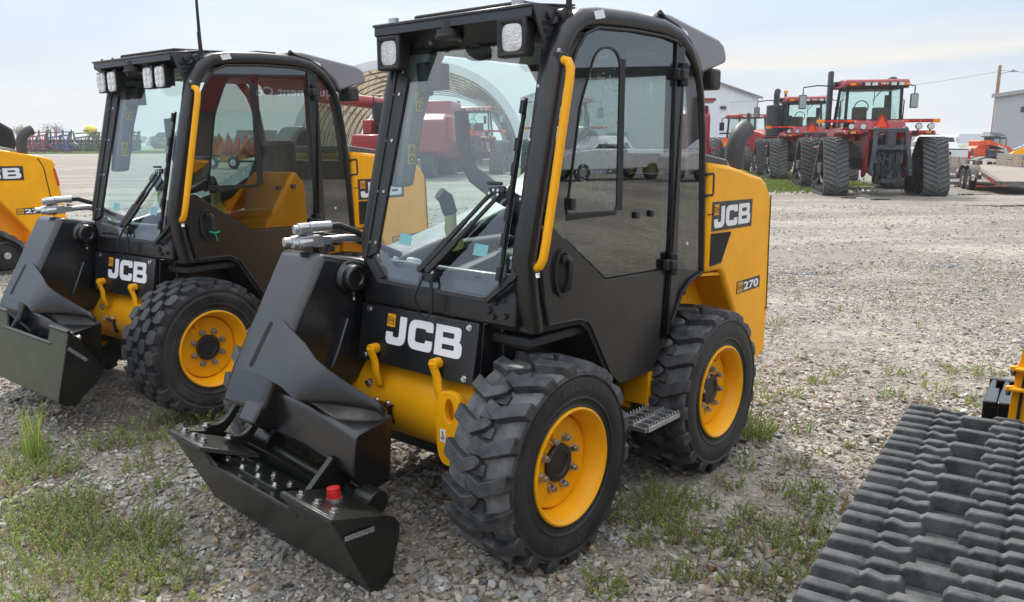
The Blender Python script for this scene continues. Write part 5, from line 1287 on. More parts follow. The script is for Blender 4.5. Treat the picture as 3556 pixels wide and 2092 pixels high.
# white gabled shed
wb = thing('metal_building', (0, 0, 0), 0, 'white ribbed metal building with sloping gable roof behind the closest cab', 'building')
x1, yb = 27.3, 93.0; eave = 6.5; ridge = 11.0; x0 = x1-26
zf = lambda t: eave+(ridge-eave)*(1-abs(t-.5)*2)
wall_sheet(wb, (x0, yb), (x1, yb), 0, 0, 0, 'sheetwhite', .30, zf=zf)
wall_sheet(wb, (x1, yb), (x1+4, yb+34), 0, eave, eave, 'sheetgrey', .6)
mb = MB(); xm = (x0+x1)/2
mb.add([(x0-.3, yb-.3, eave+.05), (xm, yb-.3, ridge+.10), (xm+4, yb+34, ridge+.1), (x0+3.7, yb+34, eave+.05)], [(0, 1, 2, 3)]); mb.add([(xm, yb-.3, ridge+.10), (x1+.3, yb-.3, eave+.05), (x1+4.3, yb+34, eave+.05), (xm+4, yb+34, ridge+.1)], [(0, 1, 2, 3)])
mb.bar((xm, yb-.35, ridge), (x1+.35, yb-.35, eave-.05), .10, .22); mb.bar((x0-.3, yb-.35, eave-.05), (xm, yb-.35, ridge), .10, .22); mb.build('roof', 'trimgrey', wb)
mb = MB(); mb.box(23.1, 23.7, yb-.25, yb-.05, 5.3, 5.6); mb.build('wall_lamp', 'plastic', wb)
mb = MB(); mb.box(x0, x1, yb-.12, yb-.06, 0, .5); mb.build('plinth', 'trimgrey', wb)

# grey shed on the right
gb = thing('metal_building', (0, 0, 0), 0, 'grey ribbed metal building at the right edge behind the utility pole', 'building')
a, b = (47.1, 82.0), (42.6, 57.0)
wall_sheet(gb, a, b, 0, 5.95, 5.95, 'sheetgrey', .33, out=.05); wall_sheet(gb, (a[0]+22, a[1]-4), a, 0, 5.95, 5.95, 'sheetgrey', .5)
mb = MB(); mb.bar((a[0]-.05, a[1]+.3, 6.05), (b[0]-.05, b[1]-.3, 6.05), .3, .35); mb.add([(a[0]-.05, a[1], 6.2), (b[0]-.05, b[1], 6.2), (b[0]+11, b[1], 8), (a[0]+11, a[1], 8)], [(0, 1, 2, 3)]); mb.build('roof', 'trimgrey', gb)
mb = MB(); mb.box(45.25, 45.55, 74.2, 74.7, 4.2, 4.7); mb.build('wall_lamp', 'plastic', gb)

# fabric arch building
ab = thing('arch_building', (-7.4, 60, 0), R(2), 'open ended fabric arch building with steel hoops, behind the combine harvester', 'building')
hw, hh, dep = 8.5, 7.5, 32
def archp(t, r=0.): return ((hw-r)*math.copysign(abs(math.cos(t))**.85, math.cos(t)), (hh-r)*math.sin(t)**.9 if math.sin(t) > 0 else 0)
T_ = [PI*k/40 for k in range(41)]
mb = MB(); mb.loft([[(*[archp(t)[0]], y, archp(t)[1]) for t in T_]+[(archp(t, .12)[0], y, archp(t, .12)[1]) for t in T_[::-1]] for y in (0, dep)], caps=True); mb.build('fabric_roof', 'fabric', ab, angle=60)
mb = MB(); mb.loft([[(archp(t, -.02)[0], y, archp(t, -.02)[1]) for t in T_]+[(archp(t, .55)[0], y, archp(t, .55)[1]) for t in T_[::-1]] for y in (-.25, -.02)], caps=True); mb.build('front_band', 'fabricwhite', ab, angle=60)
for y in np.arange(.8, dep, 3.6):
    mb = MB(); mb.tube([(archp(t, .35)[0], y, archp(t, .35)[1]) for t in T_], .045, 6); mb.tube([(archp(t, .75)[0], y, archp(t, .75)[1]) for t in T_], .04, 6)
    for k in range(0, 40, 1): mb.bar((archp(T_[k], .35)[0], y, archp(T_[k], .35)[1]), (archp(T_[k+1], .75)[0], y, archp(T_[k+1], .75)[1]), .025, .025)
    mb.build('arch_truss', 'steelrib', ab)
mb = MB()
for k in range(4, 38, 4): mb.bar((archp(T_[k], .3)[0], .3, archp(T_[k], .3)[1]), (archp(T_[k], .3)[0], dep-.5, archp(T_[k], .3)[1]), .06, .06)
mb.build('purlin', 'steelrib', ab)

# distant sheds
for (x, y, w, d, h, mt, rf, lab) in ((424, 770, 20, 10, 8.6, 'sheetgrey', 'sheetwhite', 'pale grey box shed far away beyond the field'), (585, 1090, 44, 12, 4.6, 'cream', 'trimgrey', 'low cream shed with grey roof in front of the far tree line')):
    if mt == 'cream': M['cream'] = mat('cream_sheet', (.55, .48, .34), .7)
    t = thing('far_shed', (x, y, 0), R(-28), lab, 'building')
    mb = MB(); mb.box(-w/2, w/2, 0, d, 0, h*(.99 if mt != 'cream' else .6)); mb.build('wall', mt, t)
    mb = MB(); mb.prism([(-.5, h*.6 if mt == 'cream' else h), (d/2, h+.05), (d+.5, h*.6 if mt == 'cream' else h)], 'u', -w/2-.5, w/2+.5); mb.build('roof', rf, t)

# ------------------------------------------------------------------ utility pole, lamp and wires
M['wood'] = mat('weathered_pole_wood', (.33, .20, .11), .8, var=.25, vscale=4, bump=.3, bscale=20)
M['wire'] = mat('wire_grey', (.18, .19, .20), .6)
up_ = thing('utility_pole', (51.6, 90, 0), 0, 'leaning brown wooden utility pole with a street lamp on its arm', 'pole')
mb = MB(); mb.tube([(.16, 0, 0), (.25, 0, 9.6)], [.21, .16], 14); mb.build('pole', 'wood', up_)
mb = MB(); mb.tube([(.25, 0, 8.6), (.8, -.1, 8.85), (1.3, -.2, 8.95)], .03, 6); mb.loft([[(1.2, -.3, 8.95), (1.2, -.1, 8.95), (1.2, -.1, 8.98), (1.2, -.3, 8.98)], [(1.55, -.38, 8.9), (1.55, -.02, 8.9), (1.55, -.02, 9.06), (1.55, -.38, 9.06)], [(2.1, -.3, 8.96), (2.1, -.1, 8.96), (2.1, -.1, 8.98), (2.1, -.3, 8.98)]]); mb.cyl((1.55, -.2, 9.05), (1.55, -.2, 9.2), .06, 8); mb.build('street_lamp', 'trimgrey', up_)
def wire(p, q, sag, name, lab):
    P = []
    for k in range(25):
        t = k/24; v = Vector(p).lerp(Vector(q), t); v.z -= sag*4*t*(1-t); P.append(v)
    mb = MB(); mb.tube(P, .022, 4); return tag(mb.build(name, 'wire', None), lab, 'wire')
wire((51.85, 90, 9.0), (24.0, 92.6, 6.0), .5, 'power_line', 'thin overhead wire sagging left from the utility pole towards the red tractor')
wire((51.9, 90, 9.1), (82, 88, 8.4), .6, 'power_line', 'thin overhead wire running right from the utility pole')

# ------------------------------------------------------------------ pickup
M['carwhite'] = mat('white_car_paint', (.72, .74, .78), .25, coat=.6)
M['carglass'] = mat('dark_car_glass', (.02, .03, .035), .05)
M['tailred'] = mat('tail_lamp_red_lens', (.40, .01, .02), .15)
def pickup(loc, rz, label):
    """local axes: x right, y forward, origin under the tailgate"""
    t = thing('pickup_truck', loc, rz, label, 'pickup', 'white pickup trucks in the yard')
    mb = MB(); sec = lambda x: [(.0, .62), (.0, 1.28), (.04, 1.32), (2.0, 1.32), (2.06, 1.36), (2.20, 1.90), (2.5, 1.96), (3.5, 1.94), (4.2, 1.38), (5.5, 1.25), (5.75, 1.05), (5.8, .5), (5.0, .42), (.3, .45)]
    mb.prism([(2.0, .5), (2.0, 1.36), (2.05, 1.40), (2.9, 1.40), (4.1, 1.40), (5.5, 1.25), (5.75, 1.05), (5.8, .5)], 'u', -.97, .97)
    mb.loft([[(-.93, 2.05, 1.38), (.93, 2.05, 1.38), (.93, 4.3, 1.38), (-.93, 4.3, 1.38)], [(-.74, 2.32, 1.90), (.74, 2.32, 1.90), (.74, 3.6, 1.92), (-.74, 3.6, 1.92)], [(-.66, 2.45, 1.96), (.66, 2.45, 1.96), (.66, 3.45, 1.97), (-.66, 3.45, 1.97)]])
    bd = mb.build('body', 'carwhite', t, bevel=.06, seg=3)
    mb = MB(); mb.box(-.97, -.87, .05, 2.02, .55, 1.36); mb.box(.87, .97, .05, 2.02, .55, 1.36); mb.box(-.9, .9, .05, 2.0, .55, .75); mb.build('cargo_bed', 'carwhite', t, bevel=.03)
    mb = MB(); mb.box(-.86, .86, -.03, .05, .66, 1.31); tg = mb.build('tailgate', 'carwhite', t, bevel=.025, seg=3)
    mb = MB(); mb.box(-.86, .86, -.035, .06, 1.29, 1.345); mb.box(-.16, .16, -.05, -.02, 1.06, 1.20); mb.build('tailgate_trim', 'plastic', tg, bevel=.01)
    mb = MB(); mb.add([(-.14, -.036, .90), (-.05, -.036, .93), (.05, -.036, .93), (.14, -.036, .90), (.12, -.036, .86), (.05, -.036, .86), (.02, -.036, .83), (-.05, -.036, .83), (-.14, -.036, .86)], [tuple(range(9))]); mb.build('emblem', 'plastic', tg)
    for sx in (-1, 1):
        a, b = sorted((sx*.85, sx*.975)); mb = MB(); mb.box(a, b, -.03, .10, .82, 1.24); mb.build('tail_lamp', 'tailred', t, bevel=.02)
    mb = MB(); mb.add([(-.80, 2.08, 1.42), (.80, 2.08, 1.42), (.68, 2.29, 1.86), (-.68, 2.29, 1.86)], [(0, 1, 2, 3)]); mb.build('rear_window', 'carglass', t)
    for sx in (-1, 1):
        mb = MB(); mb.add([(sx*.925, 2.25, 1.42), (sx*.925, 4.1, 1.42), (sx*.745, 3.55, 1.87), (sx*.745, 2.42, 1.87)], [(0, 1, 2, 3)]); mb.build('side_window', 'carglass', t)
    mb = MB(); mb.box(-.95, .95, -.16, .02, .48, .64); mb.build('bumper', 'steel', t, bevel=.04)
    for x in (-.85, .85):
        for y in (1.05, 4.75): w = MB(); w.lathe([(.2, -.12), (.36, -.13), (.39, -.1), (.39, .1), (.36, .13), (.2, .12)], (x, y, .39), (1, 0, 0), 24); w2 = w.build('wheel', 'tyre', t); w = MB(); w.cyl((x-.10, y, .39), (x+.10, y, .39), .22, 18); w.build('rim', 'steel', w2)
    return t
pk = pickup((20.0, 38.2, 0), R(-16), 'white pickup truck with black tailgate handle, behind the wooden trailer')

# ------------------------------------------------------------------ flatbed trailer
M['oldwood'] = mat('weathered_boards', (.20, .17, .14), .85, col2=(.34, .30, .25), vscale=7, bump=.3, bscale=30)
M['deckwood'] = mat('bleached_deck_boards', (.30, .26, .21), .85, col2=(.22, .19, .15), vscale=8, bump=.2, bscale=30)
M['rustwhite'] = mat('rusty_white_wheel', (.45, .38, .30), .7, col2=(.25, .13, .07), vscale=16)
M['trailersteel'] = mat('trailer_steel', (.10, .09, .085), .6, col2=(.2, .17, .15), vscale=9)
ft = thing('flatbed_trailer', (16.15, 29.3, 0), R(-16), 'twin axle flatbed trailer with weathered wooden side boards and bare deck', 'trailer')
# local: y runs along the trailer away from its ramp end; x to the right
mb = MB(); mb.box(.25, 2.35, -1.0, 6.5, .64, .70); dk = mb.build('deck', 'deckwood', ft)
mb = MB(); mb.add([(.25, -1.0, .70), (2.35, -1.0, .70), (2.35, -3.2, .42), (.25, -3.2, .42), (.25, -1.0, .62), (2.35, -1.0, .62), (2.35, -3.2, .36), (.25, -3.2, .36)], [(0, 1, 2, 3), (7, 6, 5, 4), (0, 3, 7, 4), (1, 5, 6, 2), (2, 6, 7, 3)]); mb.build('ramp_deck', 'deckwood', dk)
mb = MB(); mb.box(.12, .25, 1.2, 6.5, .46, .72); mb.box(.12, .25, -1.0, 1.2, .52, .70); mb.add([(.12, -1.0, .70), (.25, -1.0, .70), (.25, -3.2, .42), (.12, -3.2, .42), (.12, -1.0, .54), (.25, -1.0, .54), (.25, -3.2, .28), (.12, -3.2, .28)], [(0, 1, 2, 3), (7, 6, 5, 4), (0, 3, 7, 4), (1, 5, 6, 2), (2, 6, 7, 3), (0, 4, 5, 1)]); mb.box(2.35, 2.45, -1.0, 6.5, .46, .72); mb.box(.25, 2.4, -3.25, -3.2, .28, .42)
mb.box(.15, .23, -.6, 1.1, .98, 1.03)
for y in (-.5, .2, .9): mb.box(.16, .22, y, y+.05, .70, .99)
fr = mb.build('frame', 'trailersteel', ft, bevel=.01)
for y, c in ((1.9, 'red'), (2.12, 'white'), (-.9, 'smv'), (-1.12, 'white'), (-2.1, 'red'), (-2.5, 'red'), (-2.9, 'red')):
    zc = .60 if y > -1 else .60+(y+1)*.118
    mb = MB(); mb.box(.10, .12, y-.1, y+.1, zc-.045, zc+.045); mb.build('reflector', c, fr)
for y0, y1, x_ in ((1.25, 2.25, .20), (2.4, 3.6, .20), (3.75, 5.0, .20)):
    mb = MB(); mb.box(x_-.03, x_+.03, y0, y1, .72, 1.10); mb.build('side_board', 'oldwood', ft, bevel=.008)
for y0, y1 in ((-1.2, 2.4), (2.6, 6.0)):
    for z0 in (.72, .96):
        mb = MB(); mb.box(2.36, 2.42, y0, y1, z0, z0+.22); mb.build('side_board', 'oldwood', ft, bevel=.008)
for y in (.30, -.52) if False else (1.05-.62, -.38+.0):
    ty = MB(); ty.lathe([(.19, -.10), (.30, -.12), (.355, -.10), (.365, -.06), (.365, .06), (.355, .10), (.30, .12), (.19, .10)], (.02, y, .365), (-1, 0, 0), 30); w = ty.build('wheel', 'tyre', ft)
    ty = MB(); ty.lathe([(.205, -.08), (.205, .09), (.185, .095), (.16, .05), (.09, .06), (.06, .10), (0, .10)], (.02, y, .365), (-1, 0, 0), 24); rm = ty.build('rim', 'rustwhite', w)
mb = MB(); P3_ = [(1.02, .42), (.95, .62), (.78, .80), (.43, .86), (.10, .83), (.02, .80), (-.05, .83), (-.38, .86), (-.75, .80), (-.92, .62), (-.98, .42)]
mb.loft([[(-.12, a, b) for a, b in P3_]+[(-.12, a*.96, b-.025) for a, b in P3_[::-1]], [(.20, a, b) for a, b in P3_]+[(.20, a*.96, b-.025) for a, b in P3_[::-1]]]); mb.build('mudguard', 'trailersteel', ft, angle=60)
mb = MB(); mb.box(-.11, -.10, -1.35, -.98, .36, .54); pl = mb.build('number_plate', 'white', ft)
mb = MB(); text_mesh(mb, '5093 NR', (-.113, -1.0, .39), (0, -1, 0), (0, 0, 1), .11, .33, .002, .02); M['plateblue'] = mat('plate_blue', (.03, .06, .16), .5); mb.build('plate_lettering', 'plateblue', pl)

# ------------------------------------------------------------------ orange tracked loader and yellow digger arm
M['orange'] = mat('orange_paint', (.72, .10, .02), .4, var=.1, vscale=3)
M['blue'] = mat('blue_paint', (.02, .08, .30), .45)
ol = thing('track_loader', (32.7, 57.5, 0), R(0), 'orange and black tracked loader beyond the wooden trailer', 'loader')
# local: x right is its front
ol.scale = (.88, .88, .88)
mb = MB(); mb.prism([(-1.15, .75), (-1.15, 1.40), (-.95, 1.55), (-.1, 1.55), (-.1, .75)], 'v', -.7, .7); mb.prism([(-.92, 1.45), (-.95, 1.95), (-.72, 1.98), (-.2, 1.90), (-.2, 1.5)], 'v', -.8, .8); bd = mb.build('engine_body', 'orange', ol, bevel=.05)
mb = MB()
for k in range(3): mb.box(-1.17, -1.14, -.5+k*.36, -.22+k*.36, .85, 1.3)
mb.prism([(-.3, .6), (-.3, 1.3), (1.0, 1.1), (1.2, .6)], 'v', -.86, -.60); mb.build('side_cover', 'castgrey', bd)
mb = MB(); mb.prism([(-.55, 1.60), (-.55, 1.98), (-.2, 1.98), (1.35, 1.50), (1.9, .9), (1.75, .8), (1.1, 1.35), (-.1, 1.62)], 'v', -.95, -.78); bm_ = mb.build('boom_arm', 'orange', ol, bevel=.02)
mb = MB(); mb.prism([(-.55, 1.60), (-.55, 1.98), (-.2, 1.98), (1.35, 1.50), (1.9, .9), (1.75, .8), (1.1, 1.35), (-.1, 1.62)], 'v', .78, .95); mb.build('boom_arm', 'orange', ol, bevel=.02)
mb = MB(); text_mesh(mb, 'Kubota', (.42, -.955, 1.50), (1, 0, -.36), (.36, 0, 1), .17, .75, .004, .02); mb.build('lettering', 'white', bm_)
mb = MB(); mb.prism([(.15, 1.3), (.15, 2.22), (1.25, 2.22), (1.35, 1.3)], 'v', -.60, .60); cb = mb.build('cab', 'castgrey', ol, bevel=.03)
mb = MB(); mb.box(.28, .68, -.615, -.60, 1.55, 2.08); mb.box(.78, 1.2, -.615, -.60, 1.55, 2.08); mb.build('cab_window', 'glasspale', cb)
mb = MB(); mb.box(-.1, .75, -.6, .6, 2.22, 2.30); mb.slab([(.3, -.55, 2.28), (1.2, -.55, 2.28), (.9, -.2, 2.55), (.1, -.2, 2.55)], (0, 0, 1), .03); mb.build('cab_roof', 'castgrey', cb)
lo2 = offset_hull([(-.85, .28, .26), (.35, .72, .18), (1.45, .28, .26)], 20); mb, tot, at = belt(None, lo2, -1.0, -.62, .05); mb.build('track', 'dirtytrack', ol)
mb = MB(); belt(None, lo2, .62, 1.0, .05, mb=mb); mb.build('track', 'dirtytrack', ol)
for u, z, r in ((-.85, .28, .2), (.35, .72, .14), (1.45, .28, .2), (0, .22, .14), (.5, .22, .14), (.9, .22, .14)):
    mb = MB(); mb.cyl((u, -.98, z), (u, -.66, z), r, 20); mb.build('track_roller', 'farblack', ol)

dg = thing('digger_arm', (28.9, 46.5, 0), R(-6), 'yellow digger boom arm reaching down in front of the orange loader', 'digger')
mb = MB(); mb.prism([(-1.15, .72), (-1.08, .92), (-.80, 1.12), (.2, 1.55), (1.8, 2.15), (1.9, 1.95), (.4, 1.30), (-.35, .92), (-.75, .68)], 'v', -.14, .14); a_ = mb.build('boom', 'yellow', dg, bevel=.02)
mb = MB(); mb.prism([(-.95, .80), (-.70, .86), (.9, .12), (.8, .0), (-.6, .45)], 'v', -.12, .12); mb.build('dipper', 'yellow', dg, bevel=.02)
mb = MB(); mb.cyl((-.85, 0, 1.18), (.9, 0, 1.95), .06, 10); mb.tube([(-.5, .12, 1.0), (0, .2, .7), (.6, .15, .75)], .04, 6); mb.build('hydraulic_ram', 'steel', a_)
mb = MB(); text_mesh(mb, 'JCB', (.42, -.145, 1.50), (1, 0, .40), (-.40, 0, 1), .16, .55, .004, .03); mb.build('lettering', 'plastic', a_)
mb = MB(); mb.box(.9, 2.3, -.6, .6, .0, .9); mb.prism([(1.2, .9), (1.2, 2.6), (2.3, 2.6), (2.5, .9)], 'v', -.5, .5); mb.build('body', 'yellow', dg, bevel=.05)
rk = thing('hay_rake', (33.2, 52.5, 0), R(-4), 'red and blue implement frame behind the yellow digger arm', 'implement')
mb = MB(); mb.bar((-.8, 0, .4), (1.0, 0, 1.9), .10, .10); mb.bar((-.5, .1, .4), (1.4, .1, 1.6), .08, .08); mb.bar((-1.0, 0, .5), (1.8, 0, .5), .1, .1); mb.bar((.2, 0, .4), (.2, 0, 1.2), .08, .08); mb.bar((-.4, -.1, 0), (-.4, -.1, .6), .1, .1); mb.bar((1.2, -.1, 0), (1.2, -.1, .6), .1, .1); mb.build('frame', 'farmred', rk)
mb = MB(); mb.prism([(-.6, .9), (-.4, 1.5), (1.2, 1.55), (1.5, .7)], 'v', .6, 1.4); mb.build('hopper', 'blue', rk, bevel=.04)

# ------------------------------------------------------------------ corn header on its cart, seen through the second cab
M['cone'] = mat('snout_red_orange', (.42, .02, .02), .5, col2=(.62, .20, .02), vscale=1.2)
hd = thing('corn_header', (-19.2, 57.0, 0), R(-18), 'red and orange corn header with pointed snouts on a cart, seen through the second cab', 'header')
mb = MB(); mb.box(-2.4, 3.6, .3, 1.2, .75, 1.15); mb.bar((-1.6, 0, .50), (4.2, 0, .50), .12, .14); mb.build('frame', 'farblack', hd)
mb = MB(); mb.prism([(-.9, .5), (-.9, .95), (1.3, 1.05), (1.3, .7), (-.2, .5)], 'v', -.1, .3); mb.prism([(.5, .95), (.55, 1.7), (.95, 1.7), (1.1, 1.0)], 'v', -.1, .3); mb.prism([(-1.2, .9), (-1.0, 1.6), (-.8, 1.6), (-.5, .9)], 'v', -.1, .3); mb.build('side_sheet', 'orange2', hd) if 'orange2' in M else mb.build('side_sheet', M['decalyellow'], hd)
for k in range(7):
    x = -1.55+.72*k
    mb = MB(); mb.loft([[(x-.34, -.3, .95), (x+.34, -.3, .95), (x+.30, .5, .95), (x-.30, .5, .95)], [(x-.24, -.25, 1.5), (x+.24, -.25, 1.5), (x+.2, .3, 1.5), (x-.2, .3, 1.5)], [(x-.03, -.1, 2.4), (x+.03, -.1, 2.4), (x+.03, .0, 2.4), (x-.03, .0, 2.4)]]); mb.build('snout', 'cone', hd, bevel=.05)
for x in (-1.3, .40):
    w = MB(); w.lathe([(.2, -.1), (.38, -.11), (.42, -.08), (.42, .08), (.38, .11), (.2, .1)], (x, -.3, .42), (0, -1, 0), 22); w2 = w.build('wheel', 'tyre', hd); w = MB(); w.lathe([(.24, -.05), (.24, .1), (.1, .12), (0, .12)], (x, -.3, .42), (0, -1, 0), 18); w.build('rim', 'white', w2)
vb = thing('box_van', (-35.5, 112, 0), R(-18), 'grey box trailer far behind the corn header', 'trailer')
mb = MB(); mb.box(-1.6, 3.2, 0, 2.4, 1.0, 3.5); mb.build('box', 'trimgrey', vb, bevel=.05); mb = MB(); mb.box(-1.4, 3.0, .2, 2.2, .5, 1.0)
for x in (-.9, 2.4): mb.cyl((x, -.05, .45), (x, .3, .45), .45, 16)
mb.build('chassis', 'farblack', vb)
for x, y, lab in ((-42, 116, 'small white pickup far behind the corn header, left of the box trailer'), (-29.5, 108, 'small white pickup far behind the corn header, right of the box trailer')):
    p = copy_tree(pk); p.location = (x, y, 0); p.rotation_euler = (0, 0, R(70)); p['label'] = lab

# ------------------------------------------------------------------ row of planters at the far left
M['jdgreen'] = mat('implement_green', (.03, .14, .03), .5, var=.2, vscale=3)
M['tankyellow'] = mat('tank_yellow', (.75, .62, .03), .4)
def planter(loc, rz, label, mt, n=8, tank=None, wing=True):
    t = thing('planter', loc, rz, label, 'planter', 'folded planters in a row at the far left')
    r_ = random.Random(int(abs(loc[0])*10)); mb = MB()
    mb.bar((-3.6, 0, 1.2), (3.6, 0, 1.2), .3, .3); mb.bar((-3.4, .3, 2.2), (3.0, .3, 2.6), .2, .2); mb.bar((-3.0, .2, 2.9), (3.2, .2, 3.0), .12, .16); mb.bar((-2.8, 0, 1.2), (-3.2, 0, 3.2), .2, .2); mb.bar((2.6, 0, 1.2), (3.4, 0, 3.1), .2, .2); mb.bar((-.5, 0, 1.2), (1.2, 0, 2.6), .16, .16); mb.bar((1.2, 0, 2.6), (3.2, -.4, .9), .18, .18); mb.bar((-3.6, -.6, 2.0), (-.4, -.6, .8), .16, .2); mb.bar((.6, -.8, .9), (4.4, -.8, .6), .2, .2)
    mb.build('frame', mt, t)
    for k in range(n):
        x = -3.3+6.6*k/(n-1); mb = MB(); h = 3.3 if not tank and k % 2 else 2.0+r_.random()*.8
        mb.box(x-.12, x+.12, -.2, .2, .5, 1.4); mb.cyl((x-.1, -.3, .35), (x+.1, -.3, .35), .34, 12); mb.bar((x, 0, 1.3), (x+r_.uniform(-.3, .3), .2, h), .14, .14); mb.box(x-.22, x+.22, -.1, .3, 1.5, 1.95); mb.tube([(x, 0, h), (x+.3, -.3, h-.5), (x+.1, -.4, 1.2)], .04, 5)
        mb.build('row_unit', 'farblack' if k % 3 else ('farmred' if mt == 'blue' else mt), t)
    if tank:
        mb = MB(); mb.ball((tank, .6, 3.35), 1, 20, 10, (1.25, .8, .75)); tk = mb.build('tank', 'tankyellow', t); mb = MB(); mb.box(tank-.8, tank+.8, -.22, -.18, 3.2, 3.36); mb.build('tank_stripe', 'jdgreen', tk)
    for x in (-2.2, 2.0):
        w = MB(); w.lathe([(.25, -.15), (.5, -.17), (.55, -.1), (.55, .1), (.5, .17), (.25, .15)], (x, -.8, .55), (0, -1, 0), 18); w.cyl((x, -.85, .55), (x, -.75, .55), .2, 10); w.build('wheel', 'farblack', t)
    t.scale = (1.3, 1.3, 1.35); return t
planter((-92.0, 161, 0), R(-30), 'red folded planter nearest the left edge', 'farmred', 8)
planter((-86.8, 160, 0), R(-34), 'blue folded planter frame with long drawbar between red and green ones', 'blue', 8, None)
planter((-85.5, 168, 0), R(-30), 'green folded planter carrying a big yellow tank', 'jdgreen', 8, .4)
planter((-80.5, 166, 0), R(-30), 'red and black folded planter just left of the second cab', 'farmred', 9)
planter((-79.5, 172, 0), R(-30), 'green folded planter with tall row units behind the others', 'jdgreen', 12)
planter((-66, 168, 0), R(-25), 'dark folded planter seen dimly through the second windscreen', 'farblack', 9)
tkk = None
# ------------------------------------------------------------------ yard buildings to the right of the frame, mirrored in the tinted door glass
sh = thing('metal_building', (0, 0, 0), 0, 'long white ribbed workshop beside the yard mirrored in the dark door glass', 'building')
wall_sheet(sh, (35.0, 32.0), (42.4, 10.6), 0, 5.2, 5.2, 'sheetwhite', .35, out=.05)
wall_sheet(sh, (60.0, 40.0), (35.0, 32.0), 0, 5.2, 5.2, 'sheetwhite', .35, out=.05)
mb = MB(); mb.bar((34.8, 32.2, 5.35), (42.4, 10.5, 5.35), .4, .5); mb.add([(35.0, 32.0, 5.5), (42.4, 10.6, 5.5), (60, 12, 7), (60.0, 40.0, 7)], [(0, 1, 2, 3)]); mb.build('roof', 'farblack', sh)
mb = MB(); d_ = Vector((11, -32, 0)).normalized(); nn_ = Vector((d_.y, -d_.x, 0))
for s_, w_, h_ in ((10, 3.6, 4.0), (17, 1.1, 2.2)):
    a_ = Vector((35, 32, 0))+d_*s_+nn_*.09; mb.obox(a_+Vector((0, 0, h_/2)), d_, (.06, h_, w_), up=(0, 0, 1)) if False else mb.slab([a_, a_+d_*w_, a_+d_*w_+Vector((0, 0, h_)), a_+Vector((0, 0, h_))], nn_, .05)
mb.build('shed_door', 'trimgrey', sh)
M['tanwall'] = mat('tan_showroom_wall', (.22, .19, .15), .7)
sd = thing('dealer_showroom', (0, 0, 0), 0, 'cream showroom with a red fascia sign mirrored in the second door glass', 'building')
wall_sheet(sd, (43.0, 10.4), (43.0, -34.0), 0, 5.4, 5.4, M['tanwall'], .5)
mb = MB(); mb.box(42.5, 42.9, -34, 10.4, 3.9, 5.8); fs = mb.build('fascia', 'farmred', sd)
mb = MB(); text_mesh(mb, 'Equipment Co.', (42.45, 9.8, 4.55), (0, -1, 0), (0, 0, 1), .70, 4.8, .01, .02); mb.build('lettering', 'white', fs)
mb = MB(); mb.box(42.9, 70, -34, 10.4, 5.8, 5.95); mb.build('roof', 'trimgrey', sd)
for x, y, rz, lab in ((33.0, 20.5, 162, 'white pickup parked by the workshop wall, middle of the row'), (34.6, 15.6, 162, 'white pickup parked by the workshop wall, nearest the showroom'), (31.6, 25.2, 162, 'white pickup parked by the workshop wall, farthest from the showroom')):
    p = copy_tree(pk); p.location = (x, y, 0); p.rotation_euler = (0, 0, R(rz)); p['label'] = lab
